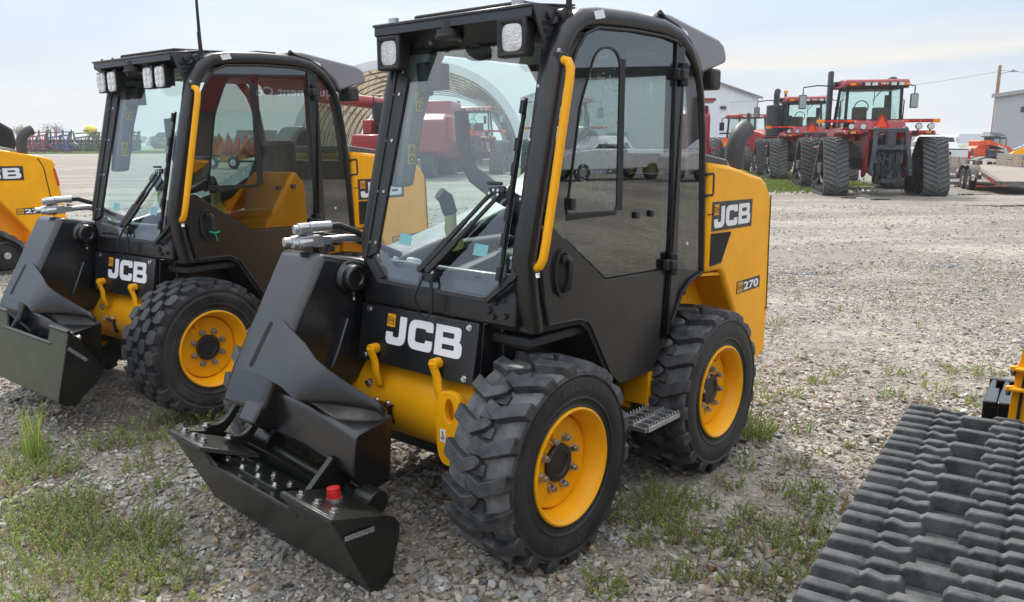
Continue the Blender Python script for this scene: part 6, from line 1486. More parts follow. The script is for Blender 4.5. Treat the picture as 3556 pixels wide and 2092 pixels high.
# ------------------------------------------------------------------ ground
def ground_material():
    m = bpy.data.materials.new('gravel_ground'); nt, N, L, b = nodes_of(m)
    tc = N.new('ShaderNodeTexCoord')
    def noise(scale, det=5, rough=.6):
        n = N.new('ShaderNodeTexNoise'); n.inputs['Scale'].default_value = scale; n.inputs['Detail'].default_value = det; n.inputs['Roughness'].default_value = rough; L.new(tc.outputs['Object'], n.inputs['Vector']); return n
    vo = N.new('ShaderNodeTexVoronoi'); vo.inputs['Scale'].default_value = 34; L.new(tc.outputs['Object'], vo.inputs['Vector'])
    vo2 = N.new('ShaderNodeTexVoronoi'); vo2.inputs['Scale'].default_value = 11; L.new(tc.outputs['Object'], vo2.inputs['Vector'])
    rp = N.new('ShaderNodeValToRGB'); e = rp.color_ramp.elements
    e[0].position = 0; e[0].color = (.16, .142, .12, 1); e[1].position = 1; e[1].color = (.42, .385, .34, 1)
    x = rp.color_ramp.elements.new(.45); x.color = (.275, .25, .218, 1)
    sep = N.new('ShaderNodeSeparateColor'); L.new(vo.outputs['Color'], sep.inputs['Color'])
    sep2 = N.new('ShaderNodeSeparateColor'); L.new(vo2.outputs['Color'], sep2.inputs['Color'])
    mixv = N.new('ShaderNodeMath'); mixv.operation = 'MULTIPLY_ADD'; mixv.inputs[1].default_value = .5; L.new(sep.outputs['Red'], mixv.inputs[0])
    mul2 = N.new('ShaderNodeMath'); mul2.operation = 'MULTIPLY'; mul2.inputs[1].default_value = .5; L.new(sep2.outputs['Green'], mul2.inputs[0]); L.new(mul2.outputs['Value'], mixv.inputs[2])
    L.new(mixv.outputs['Value'], rp.inputs['Fac'])
    # broad tonal bands left by traffic and water
    mp = N.new('ShaderNodeMapping'); mp.inputs['Scale'].default_value = (.55, 1.6, 1); mp.inputs['Rotation'].default_value = (0, 0, R(6)); L.new(tc.outputs['Object'], mp.inputs['Vector'])
    nb = N.new('ShaderNodeTexNoise'); nb.inputs['Scale'].default_value = .28; nb.inputs['Detail'].default_value = 7; nb.inputs['Roughness'].default_value = .62; L.new(mp.outputs['Vector'], nb.inputs['Vector'])
    r2 = N.new('ShaderNodeValToRGB'); r2.color_ramp.elements[0].position = .36; r2.color_ramp.elements[0].color = (.52, .50, .48, 1); r2.color_ramp.elements[1].position = .60; r2.color_ramp.elements[1].color = (1.18, 1.16, 1.13, 1); L.new(nb.outputs['Fac'], r2.inputs['Fac'])
    mx = N.new('ShaderNodeMix'); mx.data_type = 'RGBA'; mx.blend_type = 'MULTIPLY'; mx.inputs['Factor'].default_value = 1; L.new(rp.outputs['Color'], mx.inputs['A']); L.new(r2.outputs['Color'], mx.inputs['B'])
    L.new(mx.outputs['Result'], b.inputs['Base Color'])
    rr = N.new('ShaderNodeMapRange'); rr.inputs['From Min'].default_value = .30; rr.inputs['From Max'].default_value = .46; rr.inputs['To Min'].default_value = .20; rr.inputs['To Max'].default_value = .85; L.new(nb.outputs['Fac'], rr.inputs['Value']); L.new(rr.outputs['Result'], b.inputs['Roughness'])
    b.inputs['Specular IOR Level'].default_value = .45
    bp = N.new('ShaderNodeBump'); bp.inputs['Strength'].default_value = .9; bp.inputs['Distance'].default_value = .02
    ds = N.new('ShaderNodeMath'); ds.operation = 'SUBTRACT'; ds.inputs[0].default_value = 1; L.new(vo.outputs['Distance'], ds.inputs[1])
    ad = N.new('ShaderNodeMath'); ad.operation = 'ADD'; L.new(ds.outputs['Value'], ad.inputs[0]); L.new(sep.outputs['Blue'], ad.inputs[1]); L.new(ad.outputs['Value'], bp.inputs['Height'])
    b2 = N.new('ShaderNodeBump'); b2.inputs['Strength'].default_value = .5; b2.inputs['Distance'].default_value = .10; L.new(nb.outputs['Fac'], b2.inputs['Height']); L.new(b2.outputs['Normal'], bp.inputs['Normal'])
    L.new(bp.outputs['Normal'], b.inputs['Normal'])
    return m
M['ground'] = ground_material()
mb = MB(); mb.add([(-5000, -300, 0), (5000, -300, 0), (5000, 7000, 0), (-5000, 7000, 0)], [(0, 1, 2, 3)])
tag(mb.build('ground', 'ground'), kind='structure')
M['field'] = mat('far_field_green', (.10, .17, .04), .9, col2=(.20, .24, .08), vscale=.02)
M['roadgrey'] = mat('far_road_grey', (.26, .26, .26), .8, var=.1, vscale=.05)
mb = MB(); mb.add([(30, 205, .02), (3000, 190, .02), (3500, 430, .02), (30, 430, .02)], [(0, 1, 2, 3)]); mb.add([(-3000, 172, .02), (-20, 200, .02), (-20, 2000, .02), (-3000, 2000, .02)], [(0, 1, 2, 3)]); tag(mb.build('field', 'field'), kind='structure')
mb = MB(); mb.add([(20, 440, .03), (3500, 440, .03), (4500, 900, .03), (20, 900, .03)], [(0, 1, 2, 3)]); tag(mb.build('far_road', 'roadgrey'), kind='structure')
# puddles
M['water'] = mat('puddle_water', (.05, .045, .04), .03, spec=.6, bump=.02, bscale=6)
def blob(cx, cy, rx, ry, seed, n=26):
    r_ = random.Random(seed); ph = [r_.uniform(0, 6.28) for _ in range(4)]
    return [(cx+rx*math.cos(t)*(1+.25*math.sin(2*t+ph[0])+.18*math.sin(3*t+ph[1])+.1*math.sin(6*t+ph[2])), cy+ry*math.sin(t)*(1+.2*math.sin(2*t+ph[3])+.15*math.sin(5*t+ph[1])), .006) for t in [2*PI*k/n for k in range(n)]]
mb = MB()
for i, (x, y, rx, ry) in enumerate(((12.2, 29.5, .45, 1.6), (10.3, 24.8, .30, .35), (10.7, 24.0, .35, .25), (14.1, 26.3, .9, .35), (17.2, 31.2, 1.2, .6), (5.9, 10.9, .30, .12), (3.9, 10.4, .5, .14), (13.5, 21.5, 1.3, .3), (-5.0, 13.5, .7, .22), (-3.6, 12.0, .4, .12), (17.8, 25.5, 2.0, .5))):
    p = blob(x, y, rx, ry, i); mb.add(p, [tuple(range(len(p)))])
tag(mb.build('puddle', 'water'), kind='structure')

# ------------------------------------------------------------------ loose crushed stone as one mass
def stone_variants(n):
    """angular crushed pieces: convex hulls of a few random points"""
    out = []
    for _ in range(n):
        k = int(rng.integers(9, 14)); p = rng.normal(size=(k, 3)); p /= np.linalg.norm(p, axis=1)[:, None]; p *= rng.uniform(.72, 1.1, (k, 1))
        bm = bmesh.new()
        for q in p: bm.verts.new(q)
        bmesh.ops.convex_hull(bm, input=bm.verts[:]); bmesh.ops.delete(bm, geom=[v for v in bm.verts if not v.link_faces], context='VERTS'); bmesh.ops.triangulate(bm, faces=bm.faces[:]); bmesh.ops.recalc_face_normals(bm, faces=bm.faces[:])
        bm.verts.index_update(); out.append((np.array([v.co[:] for v in bm.verts]), np.array([[v.index for v in f.verts] for f in bm.faces]))); bm.free()
    return out
def mass(name, chunks, m, label, cat, smooth=False):
    """one mesh from (verts, faces, colour) arrays"""
    V = np.concatenate([c[0] for c in chunks]); off = 0; F = []; Cc = []
    for v, f, c in chunks: F.append(f+off); off += len(v); Cc.append(c)
    F = np.concatenate(F); Cc = np.concatenate(Cc); k = F.shape[1]
    me = bpy.data.meshes.new(name); me.vertices.add(len(V)); me.vertices.foreach_set('co', V.astype(np.float32).ravel())
    me.loops.add(F.size); me.loops.foreach_set('vertex_index', F.astype(np.int32).ravel())
    me.polygons.add(len(F)); me.polygons.foreach_set('loop_start', np.arange(0, F.size, k, dtype=np.int32)); me.polygons.foreach_set('loop_total', np.full(len(F), k, dtype=np.int32))
    at = me.attributes.new('Col', 'FLOAT_COLOR', 'POINT'); at.data.foreach_set('color', np.concatenate([Cc, np.ones((len(Cc), 1))], 1).astype(np.float32).ravel())
    me.update(calc_edges=True); me.validate(); me.materials.append(m)
    me.polygons.foreach_set('use_smooth', [smooth]*len(me.polygons))
    o = bpy.data.objects.new(name, me); COL.objects.link(o)
    return tag(o, label, cat, kind='stuff')
def attr_mat(name, rough, trans=0., nscale=0):
    m = bpy.data.materials.new(name); nt, N, L, b = nodes_of(m); a = N.new('ShaderNodeAttribute'); a.attribute_name = 'Col'
    b.inputs['Roughness'].default_value = rough; src = a.outputs['Color']
    if nscale:
        tc = N.new('ShaderNodeTexCoord'); n = N.new('ShaderNodeTexNoise'); n.inputs['Scale'].default_value = nscale; n.inputs['Detail'].default_value = 5; L.new(tc.outputs['Object'], n.inputs['Vector'])
        mr = N.new('ShaderNodeMapRange'); mr.inputs['To Min'].default_value = .65; mr.inputs['To Max'].default_value = 1.35; L.new(n.outputs['Fac'], mr.inputs['Value'])
        mx = N.new('ShaderNodeMix'); mx.data_type = 'RGBA'; mx.blend_type = 'MULTIPLY'; mx.inputs['Factor'].default_value = 1; L.new(src, mx.inputs['A']); L.new(mr.outputs['Result'], mx.inputs['B']); src = mx.outputs['Result']
    L.new(src, b.inputs['Base Color'])
    if trans:
        out = [n for n in N if n.type == 'OUTPUT_MATERIAL'][0]; t = N.new('ShaderNodeBsdfTranslucent'); L.new(src, t.inputs['Color']); ms = N.new('ShaderNodeMixShader'); ms.inputs['Fac'].default_value = trans
        L.new(b.outputs['BSDF'], ms.inputs[1]); L.new(t.outputs['BSDF'], ms.inputs[2]); L.new(ms.outputs['Shader'], out.inputs['Surface'])
    return m
M['stone'] = attr_mat('crushed_stone', .75, 0, 60)
M['leaf'] = attr_mat('weed_leaf', .6, .45)
def rotz(n):
    a = rng.uniform(0, 2*PI, n); b = rng.normal(0, .35, n); c = rng.normal(0, .35, n)
    ca, sa, cb, sb, cc, sc = np.cos(a), np.sin(a), np.cos(b), np.sin(b), np.cos(c), np.sin(c)
    Rz = np.zeros((n, 3, 3)); Rz[:, 0, 0] = ca; Rz[:, 0, 1] = -sa; Rz[:, 1, 0] = sa; Rz[:, 1, 1] = ca; Rz[:, 2, 2] = 1
    Rx = np.zeros((n, 3, 3)); Rx[:, 0, 0] = 1; Rx[:, 1, 1] = cb; Rx[:, 1, 2] = -sb; Rx[:, 2, 1] = sb; Rx[:, 2, 2] = cb
    Ry = np.zeros((n, 3, 3)); Ry[:, 1, 1] = 1; Ry[:, 0, 0] = cc; Ry[:, 0, 2] = sc; Ry[:, 2, 0] = -sc; Ry[:, 2, 2] = cc
    return Rz@Rx@Ry
def stones(n, y0, y1, size, sig=.45, zoff=.25, xlim=.72):
    VV = stone_variants(40)
    y = np.sqrt(rng.uniform(y0**2, y1**2, n)); x = rng.uniform(-xlim, xlim, n)*y
    # drifts of coarse and fine material
    fld = np.sin(x*2.1+y*.7)+np.sin(y*2.9-x*1.3+1)+np.sin(x*5.3+2)*np.sin(y*4.7)
    s = size*np.exp(rng.normal(0, sig, n))*(1+.12*fld); s = np.clip(s, size*.35, size*2.6)
    keep = rng.uniform(0, 1, n) < np.clip(.74+.22*fld, .20, 1); x, y, s = x[keep], y[keep], s[keep]; n = len(x)
    g = np.clip(rng.normal(.295, .07, n), .11, .48); tint = rng.normal(0, .016, n); g *= 1-np.clip((y-5)/5, 0, 1)*(.10-.20*(.5+.5*np.sin(y*1.5+.25*x+1.7*np.sin(x*.45)+.8*np.sin(y*.6))))
    col = np.stack([g*1.09+tint, g, g*.87-tint], 1)
    tan = (rng.uniform(0, 1, n) < .06); wht = rng.uniform(0, 1, n) < .03
    col[tan] = np.array([.32, .235, .16])*rng.uniform(.6, 1.2, (tan.sum(), 1)); col[wht] = np.array([.52, .51, .49])
    col = np.clip(col, .03, .8)
    R3 = rotz(n); var = rng.integers(0, len(VV), n); out = []
    sc = np.stack([rng.uniform(.8, 1.35, n), rng.uniform(.6, 1.0, n), rng.uniform(.40, .75, n)], 1)*s[:, None]*.5
    for k, (bv, bf) in enumerate(VV):
        i = np.where(var == k)[0]; m_ = len(i)
        if not m_: continue
        v = np.einsum('nij,nkj->nki', R3[i], bv[None]*sc[i][:, None, :])
        v[:, :, 0] += x[i][:, None]; v[:, :, 1] += y[i][:, None]; v[:, :, 2] += (s[i]*zoff*.5)[:, None]
        out.append((v.reshape(-1, 3), (bf[None]+(np.arange(m_)*len(bv))[:, None, None]).reshape(-1, 3), np.repeat(col[i], len(bv), 0)))
    return out
mass('gravel', stones(34000, 2.3, 5.2, .0275)+stones(36000, 2.3, 5.2, .013)+stones(105000, 5.2, 11.5, .022, zoff=.12)+stones(30000, 11.5, 22, .036, zoff=.0)+stones(160, 2.3, 6.5, .06, sig=.2), M['stone'], 'loose grey and tan crushed stone covering the yard', 'gravel')

# ------------------------------------------------------------------ weeds
CL = [(-2.63, 4.09, 0.22, 0.1, 40), (-2.49, 3.85, 0.28, 0.1, 70), (-2.49, 3.8, 0.2, 0.09, 40), (-2.46, 3.9, 0.15, 0.1, 30), (-2.36, 3.96, 0.12, 0.11, 24), (-2.3, 3.94, 0.1, 0.1, 24), (-2.27, 4.0, 0.1, 0.09, 16), (-2.36, 4.31, 0.1, 0.12, 18), (-2.24, 4.33, 0.14, 0.1, 26), (-2.19, 4.36, 0.12, 0.1, 22), (-2.07, 4.36, 0.14, 0.09, 26), (-1.96, 4.34, 0.16, 0.09, 30), (-1.94, 3.98, 0.08, 0.1, 14), (-1.9, 4.06, 0.08, 0.08, 10), (-1.73, 3.83, 0.08, 0.08, 12), (-1.73, 3.72, 0.07, 0.08, 10), (-1.95, 3.63, 0.08, 0.07, 10), (-2.05, 3.57, 0.12, 0.08, 18), (-2.11, 3.48, 0.16, 0.12, 44), (-2.01, 3.43, 0.18, 0.13, 60), (-1.88, 3.32, 0.16, 0.13, 50), (-2.12, 3.41, 0.16, 0.1, 36), (-2.08, 3.28, 0.18, 0.11, 40), (-1.94, 3.21, 0.18, 0.12, 50), (-1.83, 3.16, 0.15, 0.12, 40), (-1.93, 3.48, 0.1, 0.1, 20), (-1.62, 3.29, 0.13, 0.13, 46), (-1.53, 3.24, 0.14, 0.12, 46), (-1.54, 3.16, 0.12, 0.1, 34), (-1.46, 3.17, 0.1, 0.09, 20), (-1.73, 3.21, 0.1, 0.08, 16), (-1.71, 3.27, 0.07, 0.07, 10), (-2.09, 3.17, 0.18, 0.1, 40), (-1.95, 3.08, 0.2, 0.1, 46), (-1.82, 3.03, 0.2, 0.11, 46), (-1.72, 3.03, 0.16, 0.1, 34), (-1.59, 2.91, 0.16, 0.1, 34), (-1.5, 2.9, 0.16, 0.1, 30), (-1.46, 2.98, 0.14, 0.09, 26), (-1.39, 3.0, 0.12, 0.08, 20), (-1.32, 3.03, 0.1, 0.07, 14), (-1.86, 2.86, 0.2, 0.11, 50), (-1.74, 2.81, 0.2, 0.11, 46), (-1.63, 2.8, 0.2, 0.11, 46), (-1.49, 2.8, 0.16, 0.09, 30), (-1.36, 2.81, 0.14, 0.08, 22), (-1.3, 2.87, 0.12, 0.08, 18), (-1.19, 2.81, 0.12, 0.08, 20), (-2.23, 3.39, 0.16, 0.09, 26), (-2.35, 3.6, 0.14, 0.08, 16), (0.48, 3.42, 0.13, 0.12, 44), (0.67, 3.59, 0.12, 0.12, 40), (0.7, 3.48, 0.13, 0.13, 50), (0.61, 3.35, 0.12, 0.1, 36), (0.71, 3.31, 0.12, 0.12, 44), (0.61, 3.15, 0.1, 0.1, 30), (0.79, 3.51, 0.1, 0.1, 24), (0.73, 3.2, 0.09, 0.09, 20), (0.86, 3.57, 0.07, 0.08, 12), (0.84, 3.1, 0.12, 0.1, 36), (0.91, 3.18, 0.1, 0.09, 26), (1.04, 3.29, 0.12, 0.1, 34), (1.03, 3.38, 0.09, 0.09, 18), (1.07, 3.14, 0.13, 0.11, 36), (1.22, 3.18, 0.15, 0.12, 44), (1.15, 3.08, 0.1, 0.1, 26), (1.29, 3.26, 0.1, 0.09, 22), (1.05, 3.74, 0.09, 0.08, 22), (1.2, 3.97, 0.08, 0.08, 18), (1.25, 3.67, 0.09, 0.08, 20), (1.46, 3.97, 0.09, 0.08, 18), (1.41, 3.65, 0.1, 0.09, 26), (1.36, 3.5, 0.12, 0.1, 30), (1.42, 3.47, 0.1, 0.08, 20), (1.66, 4.51, 0.1, 0.08, 18), (1.61, 5.12, 0.1, 0.07, 14), (1.85, 5.19, 0.09, 0.07, 14), (2.13, 5.5, 0.1, 0.08, 16), (1.68, 5.43, 0.09, 0.07, 12), (0.92, 3.49, 0.06, 0.06, 8), (0.67, 2.88, 0.1, 0.09, 20), (0.61, 2.9, 0.08, 0.08, 14), (0.52, 3.16, 0.06, 0.06, 8), (0.36, 2.82, 0.1, 0.09, 24), (0.32, 2.77, 0.1, 0.09, 24), (0.86, 2.82, 0.1, 0.08, 18), (0.93, 2.84, 0.12, 0.09, 26), (1.1, 2.91, 0.09, 0.09, 20), (0.99, 2.78, 0.09, 0.08, 18), (1.67, 4.14, 0.06, 0.06, 6), (2.51, 5.17, 0.1, 0.08, 22), (2.89, 5.3, 0.12, 0.08, 22), (3.2, 5.77, 0.1, 0.08, 18), (3.41, 5.71, 0.14, 0.09, 30), (2.96, 5.01, 0.1, 0.08, 18), (2.73, 5.72, 0.12, 0.07, 18), (1.86, 4.3, 0.08, 0.07, 12), (2.37, 5.72, 0.1, 0.08, 12), (2.13, 5.49, 0.08, 0.08, 12), (2.43, 7.31, 0.12, 0.09, 18), (2.89, 5.67, 0.1, 0.06, 12), (1.62, 5.1, 0.14, 0.08, 20), (-2.0, 4.76, 0.16, 0.12, 40), (-1.88, 4.76, 0.16, 0.12, 40), (-1.82, 4.94, 0.14, 0.13, 44), (-2.08, 4.64, 0.16, 0.1, 30), (-2.22, 4.6, 0.14, 0.08, 20), (-5.25, 8.38, 0.25, 0.1, 24), (-4.66, 7.46, 0.2, 0.1, 20), (-6.22, 10.13, 0.2, 0.1, 14), (-5.15, 8.16, 0.2, 0.12, 20)]
def leaves(P, D, size, col):
    """diamond leaves at P along D"""
    n = len(P); up = rng.normal(size=(n, 3)); sd = np.cross(D, up); sd /= (np.linalg.norm(sd, axis=1)[:, None]+1e-9)
    a = P; b = P+D*size[:, None]*.5+sd*size[:, None]*.32; c = P+D*size[:, None]; d = P+D*size[:, None]*.5-sd*size[:, None]*.32
    v = np.stack([a, b, c, d], 1).reshape(-1, 3); f = np.arange(4*n).reshape(-1, 4); return v, f, np.repeat(col, 4, 0)
def weed_chunks(cx, cy, r, h, dens, dry=.25, leafs=26, lean=.35):
    out = []; ns = int(dens*.8); r *= .8
    for _ in range(ns):
        rr = r*math.sqrt(rng.uniform()); a = rng.uniform(0, 2*PI); bx, by = cx+rr*math.cos(a), cy+rr*math.sin(a)
        hh = h*1.2*rng.uniform(.4, 1.15)*(1-.35*rr/r); dx, dy = rng.normal(0, lean, 2)*hh+np.array([math.cos(a), math.sin(a)])*rr*.35
        isdry = rng.uniform() < dry
        t = np.linspace(.12, 1, leafs)+rng.normal(0, .02, leafs)
        P = np.stack([bx+dx*t**1.5, by+dy*t**1.5, hh*t], 1)
        g = rng.uniform(.75, 1.25)
        base = np.array([.29, .385, .11])*g if rng.uniform() < .65 else np.array([.38, .41, .15])*g
        col = base[None]*rng.uniform(.75, 1.25, (leafs, 1))
        if isdry: k = int(leafs*.65); col[:k] = np.array([.34, .26, .15])*rng.uniform(.7, 1.2, (k, 1))
        D = rng.normal(size=(leafs, 3)); D[:, 2] = np.abs(D[:, 2])*.8+.25; D /= np.linalg.norm(D, axis=1)[:, None]
        out.append(leaves(P, D, rng.uniform(.007, .014, leafs)*(1.1-.3*t), col))
        # stem
        q = np.array([[bx, by, 0], [bx+dx*.35, by+dy*.35, hh*.5], [bx+dx, by+dy, hh]]); w_ = .0012
        sv = np.concatenate([q+[w_, 0, 0], q-[w_, 0, 0]]); out.append((sv, np.array([[0, 1, 4, 3], [1, 2, 5, 4]]), np.tile(np.array([.15, .15, .06]) if not isdry else np.array([.25, .16, .09]), (6, 1))))
    return out
def blades(cx, cy, r, n, h, w=.004, col=(.19, .29, .05), spread=.5):
    out = []
    for _ in range(n):
        rr = r*math.sqrt(rng.uniform()); a = rng.uniform(0, 2*PI); b = np.array([cx+rr*math.cos(a), cy+rr*math.sin(a), 0]); hh = h*rng.uniform(.5, 1.1)
        l = rng.normal(0, spread, 2)*hh; sd = np.array([math.cos(a*3), math.sin(a*3), 0])*w*.5
        pts = [(b+np.array([l[0]*t**2, l[1]*t**2, hh*t*(1-.15*t)]), (1-t)**.6) for t in (0, .35, .7, 1)]
        v = np.array([p+sd*k for p, k in pts]+[p-sd*k for p, k in pts]); f = np.array([[0, 1, 5, 4], [1, 2, 6, 5], [2, 3, 7, 6]])
        out.append((v, f, np.tile(np.array(col)*rng.uniform(.7, 1.3), (8, 1))))
    return out
ch = []
for (x, y, r, h, d) in CL: ch += weed_chunks(x, y, r, h, d, dry=.32 if x < -1 else .2)
for _ in range(90):
    x, y = rng.uniform(-2.9, -1.0), rng.uniform(2.7, 4.4); ch += weed_chunks(x, y, .05, .05, 4, .4, 14)
for _ in range(150):
    y = rng.uniform(4, 12); x = rng.uniform(.15, .62)*y; ch += weed_chunks(x, y, .07, .05, 5, .45, 14)
for _ in range(60):
    y = rng.uniform(6, 13); x = rng.uniform(-.62, -.2)*y; ch += weed_chunks(x, y, .08, .05, 5, .45, 12)
for (x, y, r, n, h) in ((-1.95, 2.9, .45, 70, .11), (-1.6, 2.85, .4, 50, .10), (-1.7, 3.2, .3, 24, .09), (-1.2, 2.85, .25, 14, .07), (-1.75, 3.65, .4, 16, .08), (-2.4, 3.7, .3, 40, .11), (-1.95, 3.9, .3, 12, .08), (.95, 2.9, .2, 6, .06), (-2.1, 4.55, .25, 30, .1)): ch += blades(x, y, r, n, h)
for (x, y, r, n) in ((-1.8, 3.4, .6, 120), (-1.7, 2.95, .6, 120), (.8, 3.3, .5, 20), (-1.6, 3.9, .5, 80)): ch += blades(x, y, r, n, (.045), .0025, (.36, .29, .18), 1.2)
mass('low_weeds', ch, M['leaf'], 'low green and drying weeds scattered through the gravel', 'weeds')
wc = mass('weed_clump', weed_chunks(1.36, 4.42, .13, .17, 120, 0., 34, .25), M['leaf'], 'dense round bright green weed clump beside the closest rear tyre', 'weed'); del wc['kind']
gt = mass('grass_tuft', blades(-2.50, 4.09, .06, 42, .42, .007, (.25, .33, .07), .22)+blades(-2.62, 4.2, .05, 16, .36, .007, (.25, .33, .07), .35), M['leaf'], 'tall yellow green grass tuft at the left edge among low weeds', 'grass'); del gt['kind']
# grass verge under the red tractors and along the yard edge
gv = []
for _ in range(9000):
    t = rng.uniform(); s_ = rng.normal(0, 1.0); x = 9.6+t*4.2+s_*1.1; y = 29.5+t*15+rng.normal(0, 1.5); gv.append((x, y))
for _ in range(1800): gv.append((rng.uniform(10.6, 14.2), rng.uniform(31.5, 36)))
def verge(pts, h, w):
    P = np.array([(x, y, 0) for x, y in pts]); n = len(P); a = rng.uniform(0, 2*PI, n); hh = h*rng.uniform(.4, 1.1, n)
    sd = np.stack([np.cos(a), np.sin(a), 0*a], 1)*w; tip = P+np.stack([rng.normal(0, .4, n)*hh, rng.normal(0, .4, n)*hh, hh], 1)
    v = np.stack([P-sd, P+sd, tip], 1).reshape(-1, 3); f = np.arange(3*n).reshape(-1, 3)
    c = np.array([.16, .22, .05])*rng.uniform(.7, 1.3, (n, 1)); return v, f, np.repeat(c, 3, 0)
mass('grass_verge', [verge(gv, .13, .05)], M['leaf'], 'strip of short grass growing under the red tractors', 'grass')
ge = [(rng.uniform(-140, -40), 152+rng.uniform(0, 30)) for _ in range(9000)]
mass('grass_verge', [verge(ge, .5, .25)], M['leaf'], 'short grass below the far left planters', 'grass')

# ------------------------------------------------------------------ trees
M['bark'] = mat('bark', (.10, .08, .06), .9, var=.2, vscale=8)
def tree(loc, h, cw, label, dens, col, bare=False):
    t = thing('tree', loc, 0, label, 'tree'); r_ = random.Random(int(h*100)); mb = MB(); tips = []
    def limb(p, d, ln, r, lv):
        q = p+d*ln; mb.tube([p, p.lerp(q, .5)+Vector((r_.uniform(-.06, .06)*ln, r_.uniform(-.06, .06)*ln, 0)), q], [r, r*.8, r*.6], 6); tips.append((q, lv))
        if lv > 0:
            for _ in range(3 if lv > 1 else 4):
                nd = (d+Vector((r_.uniform(-.8, .8), r_.uniform(-.8, .8), r_.uniform(-.1, .5)))).normalized(); limb(q, nd, ln*.72, r*.58, lv-1)
    limb(Vector((0, 0, 0)), Vector((0, 0, 1)), h*.28, h*.025, 4 if bare else 3)
    mb.build('trunk', 'bark', t)
    ch = []; T2 = [q for q, lv in tips if lv <= 1]
    for q in T2:
        n = dens; P = np.array(q)[None]+rng.normal(0, cw*.10, (n, 3)); D = rng.normal(size=(n, 3)); D /= np.linalg.norm(D, axis=1)[:, None]
        ch.append(leaves(P, D, rng.uniform(.18, .42, n), np.array(col)[None]*rng.uniform(.6, 1.35, (n, 1))))
    o = mass('crown', ch, M['leaf'], None, None); del o['kind']; o.parent = t; return t
tree((-146, 250, 0), 8.5, 7, 'green leafy tree behind the far left planters', 26, (.13, .17, .06))
tree((-138, 250, 0), 9.5, 7, 'thin nearly bare tree behind the far left planters, right of the green one', 3, (.16, .15, .10), True)
M['farleaf'] = attr_mat('far_foliage', .9)
def treeline(spec):
    VV = stone_variants(12); out = []
    for x0, y0, x1, y1, n, h in spec:
        for _ in range(n):
            t = rng.uniform(); s = h*rng.uniform(.25, .55); k = rng.integers(0, 12)
            vv_, f = VV[k]; v = vv_*np.array([s*1.3, s, s])+np.array([x0+(x1-x0)*t, y0+(y1-y0)*t+rng.normal(0, 8), h*rng.uniform(.1, .62)*(.75+.35*math.sin(t*23)+.2*math.sin(t*61))])
            out.append((v, f, np.tile(np.array([.05, .075, .03])*rng.uniform(.7, 1.4), (len(v), 1))))
    return out
mass('tree_line', treeline([(330, 830, 640, 980, 420, 11), (620, 1000, 1300, 1000, 400, 14), (-1200, 900, -300, 1000, 260, 12), (-140, 330, -120, 330, 60, 7), (-330, 1000, 330, 1000, 260, 10)]), M['farleaf'], 'hazy dark line of trees on the horizon', 'trees')
# ------------------------------------------------------------------ sky, sun, haze, camera
SUN_AZ, SUN_EL = R(-12), R(46)      # measured clockwise from straight ahead (+y); sun stands ahead of the camera
w = bpy.data.worlds.new('World'); scene.world = w; w.use_nodes = True
nt = w.node_tree; N = nt.nodes; L = nt.links; bg = N['Background']
sky = N.new('ShaderNodeTexSky'); sky.sky_type = 'NISHITA'; sky.sun_disc = False; sky.sun_elevation = SUN_EL; sky.sun_rotation = SUN_AZ; sky.air_density = 1.4; sky.dust_density = 3.0; sky.ozone_density = 1.0; sky.altitude = 150
tc = N.new('ShaderNodeTexCoord'); sx = N.new('ShaderNodeSeparateXYZ'); L.new(tc.outputs['Generated'], sx.inputs['Vector'])
def math_(op, a, b=None, c=None):
    n = N.new('ShaderNodeMath'); n.operation = op
    for i, x in enumerate((a, b, c)):
        if x is None: continue
        if isinstance(x, (int, float)): n.inputs[i].default_value = x
        else: L.new(x, n.inputs[i])
    return n.outputs['Value']
def ramp(v, stops):
    r_ = N.new('ShaderNodeValToRGB'); e = r_.color_ramp.elements
    while len(e) < len(stops): e.new(.5)
    for i, (p, c) in enumerate(stops): e[i].position = p; e[i].color = (*c, 1)
    L.new(v, r_.inputs['Fac']); return r_.outputs['Color']
def mixc(f, a, b, bt='MIX'):
    n = N.new('ShaderNodeMix'); n.data_type = 'RGBA'; n.blend_type = bt
    for k, x in (('Factor', f), ('A', a), ('B', b)):
        if isinstance(x, (int, float)): n.inputs[k].default_value = x
        elif isinstance(x, tuple): n.inputs[k].default_value = (*x, 1)
        else: L.new(x, n.inputs[k])
    return n.outputs['Result']
# thin overcast veil over the physical sky, given in the sky's own units
z = sx.outputs['Z']
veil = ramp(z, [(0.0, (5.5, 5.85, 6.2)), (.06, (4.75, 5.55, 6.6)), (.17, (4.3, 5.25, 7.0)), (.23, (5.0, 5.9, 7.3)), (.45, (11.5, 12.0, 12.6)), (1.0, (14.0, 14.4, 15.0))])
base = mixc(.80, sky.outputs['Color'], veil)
# soft cloud mottling and one long pale band of cloud
mp = N.new('ShaderNodeMapping'); mp.inputs['Scale'].default_value = (1.2, 1.2, 5.0); L.new(tc.outputs['Generated'], mp.inputs['Vector'])
n1 = N.new('ShaderNodeTexNoise'); n1.inputs['Scale'].default_value = 2.2; n1.inputs['Detail'].default_value = 6; n1.inputs['Roughness'].default_value = .55; L.new(mp.outputs['Vector'], n1.inputs['Vector'])
mot = ramp(n1.outputs['Fac'], [(.35, (.90, .92, .95)), (.65, (1.08, 1.06, 1.03))])
base = mixc(1.0, base, mot, 'MULTIPLY')
mp2 = N.new('ShaderNodeMapping'); mp2.inputs['Scale'].default_value = (3.0, 3.0, 40.0); L.new(tc.outputs['Generated'], mp2.inputs['Vector'])
n2 = N.new('ShaderNodeTexNoise'); n2.inputs['Scale'].default_value = 2.0; n2.inputs['Detail'].default_value = 7; n2.inputs['Roughness'].default_value = .6; L.new(mp2.outputs['Vector'], n2.inputs['Vector'])
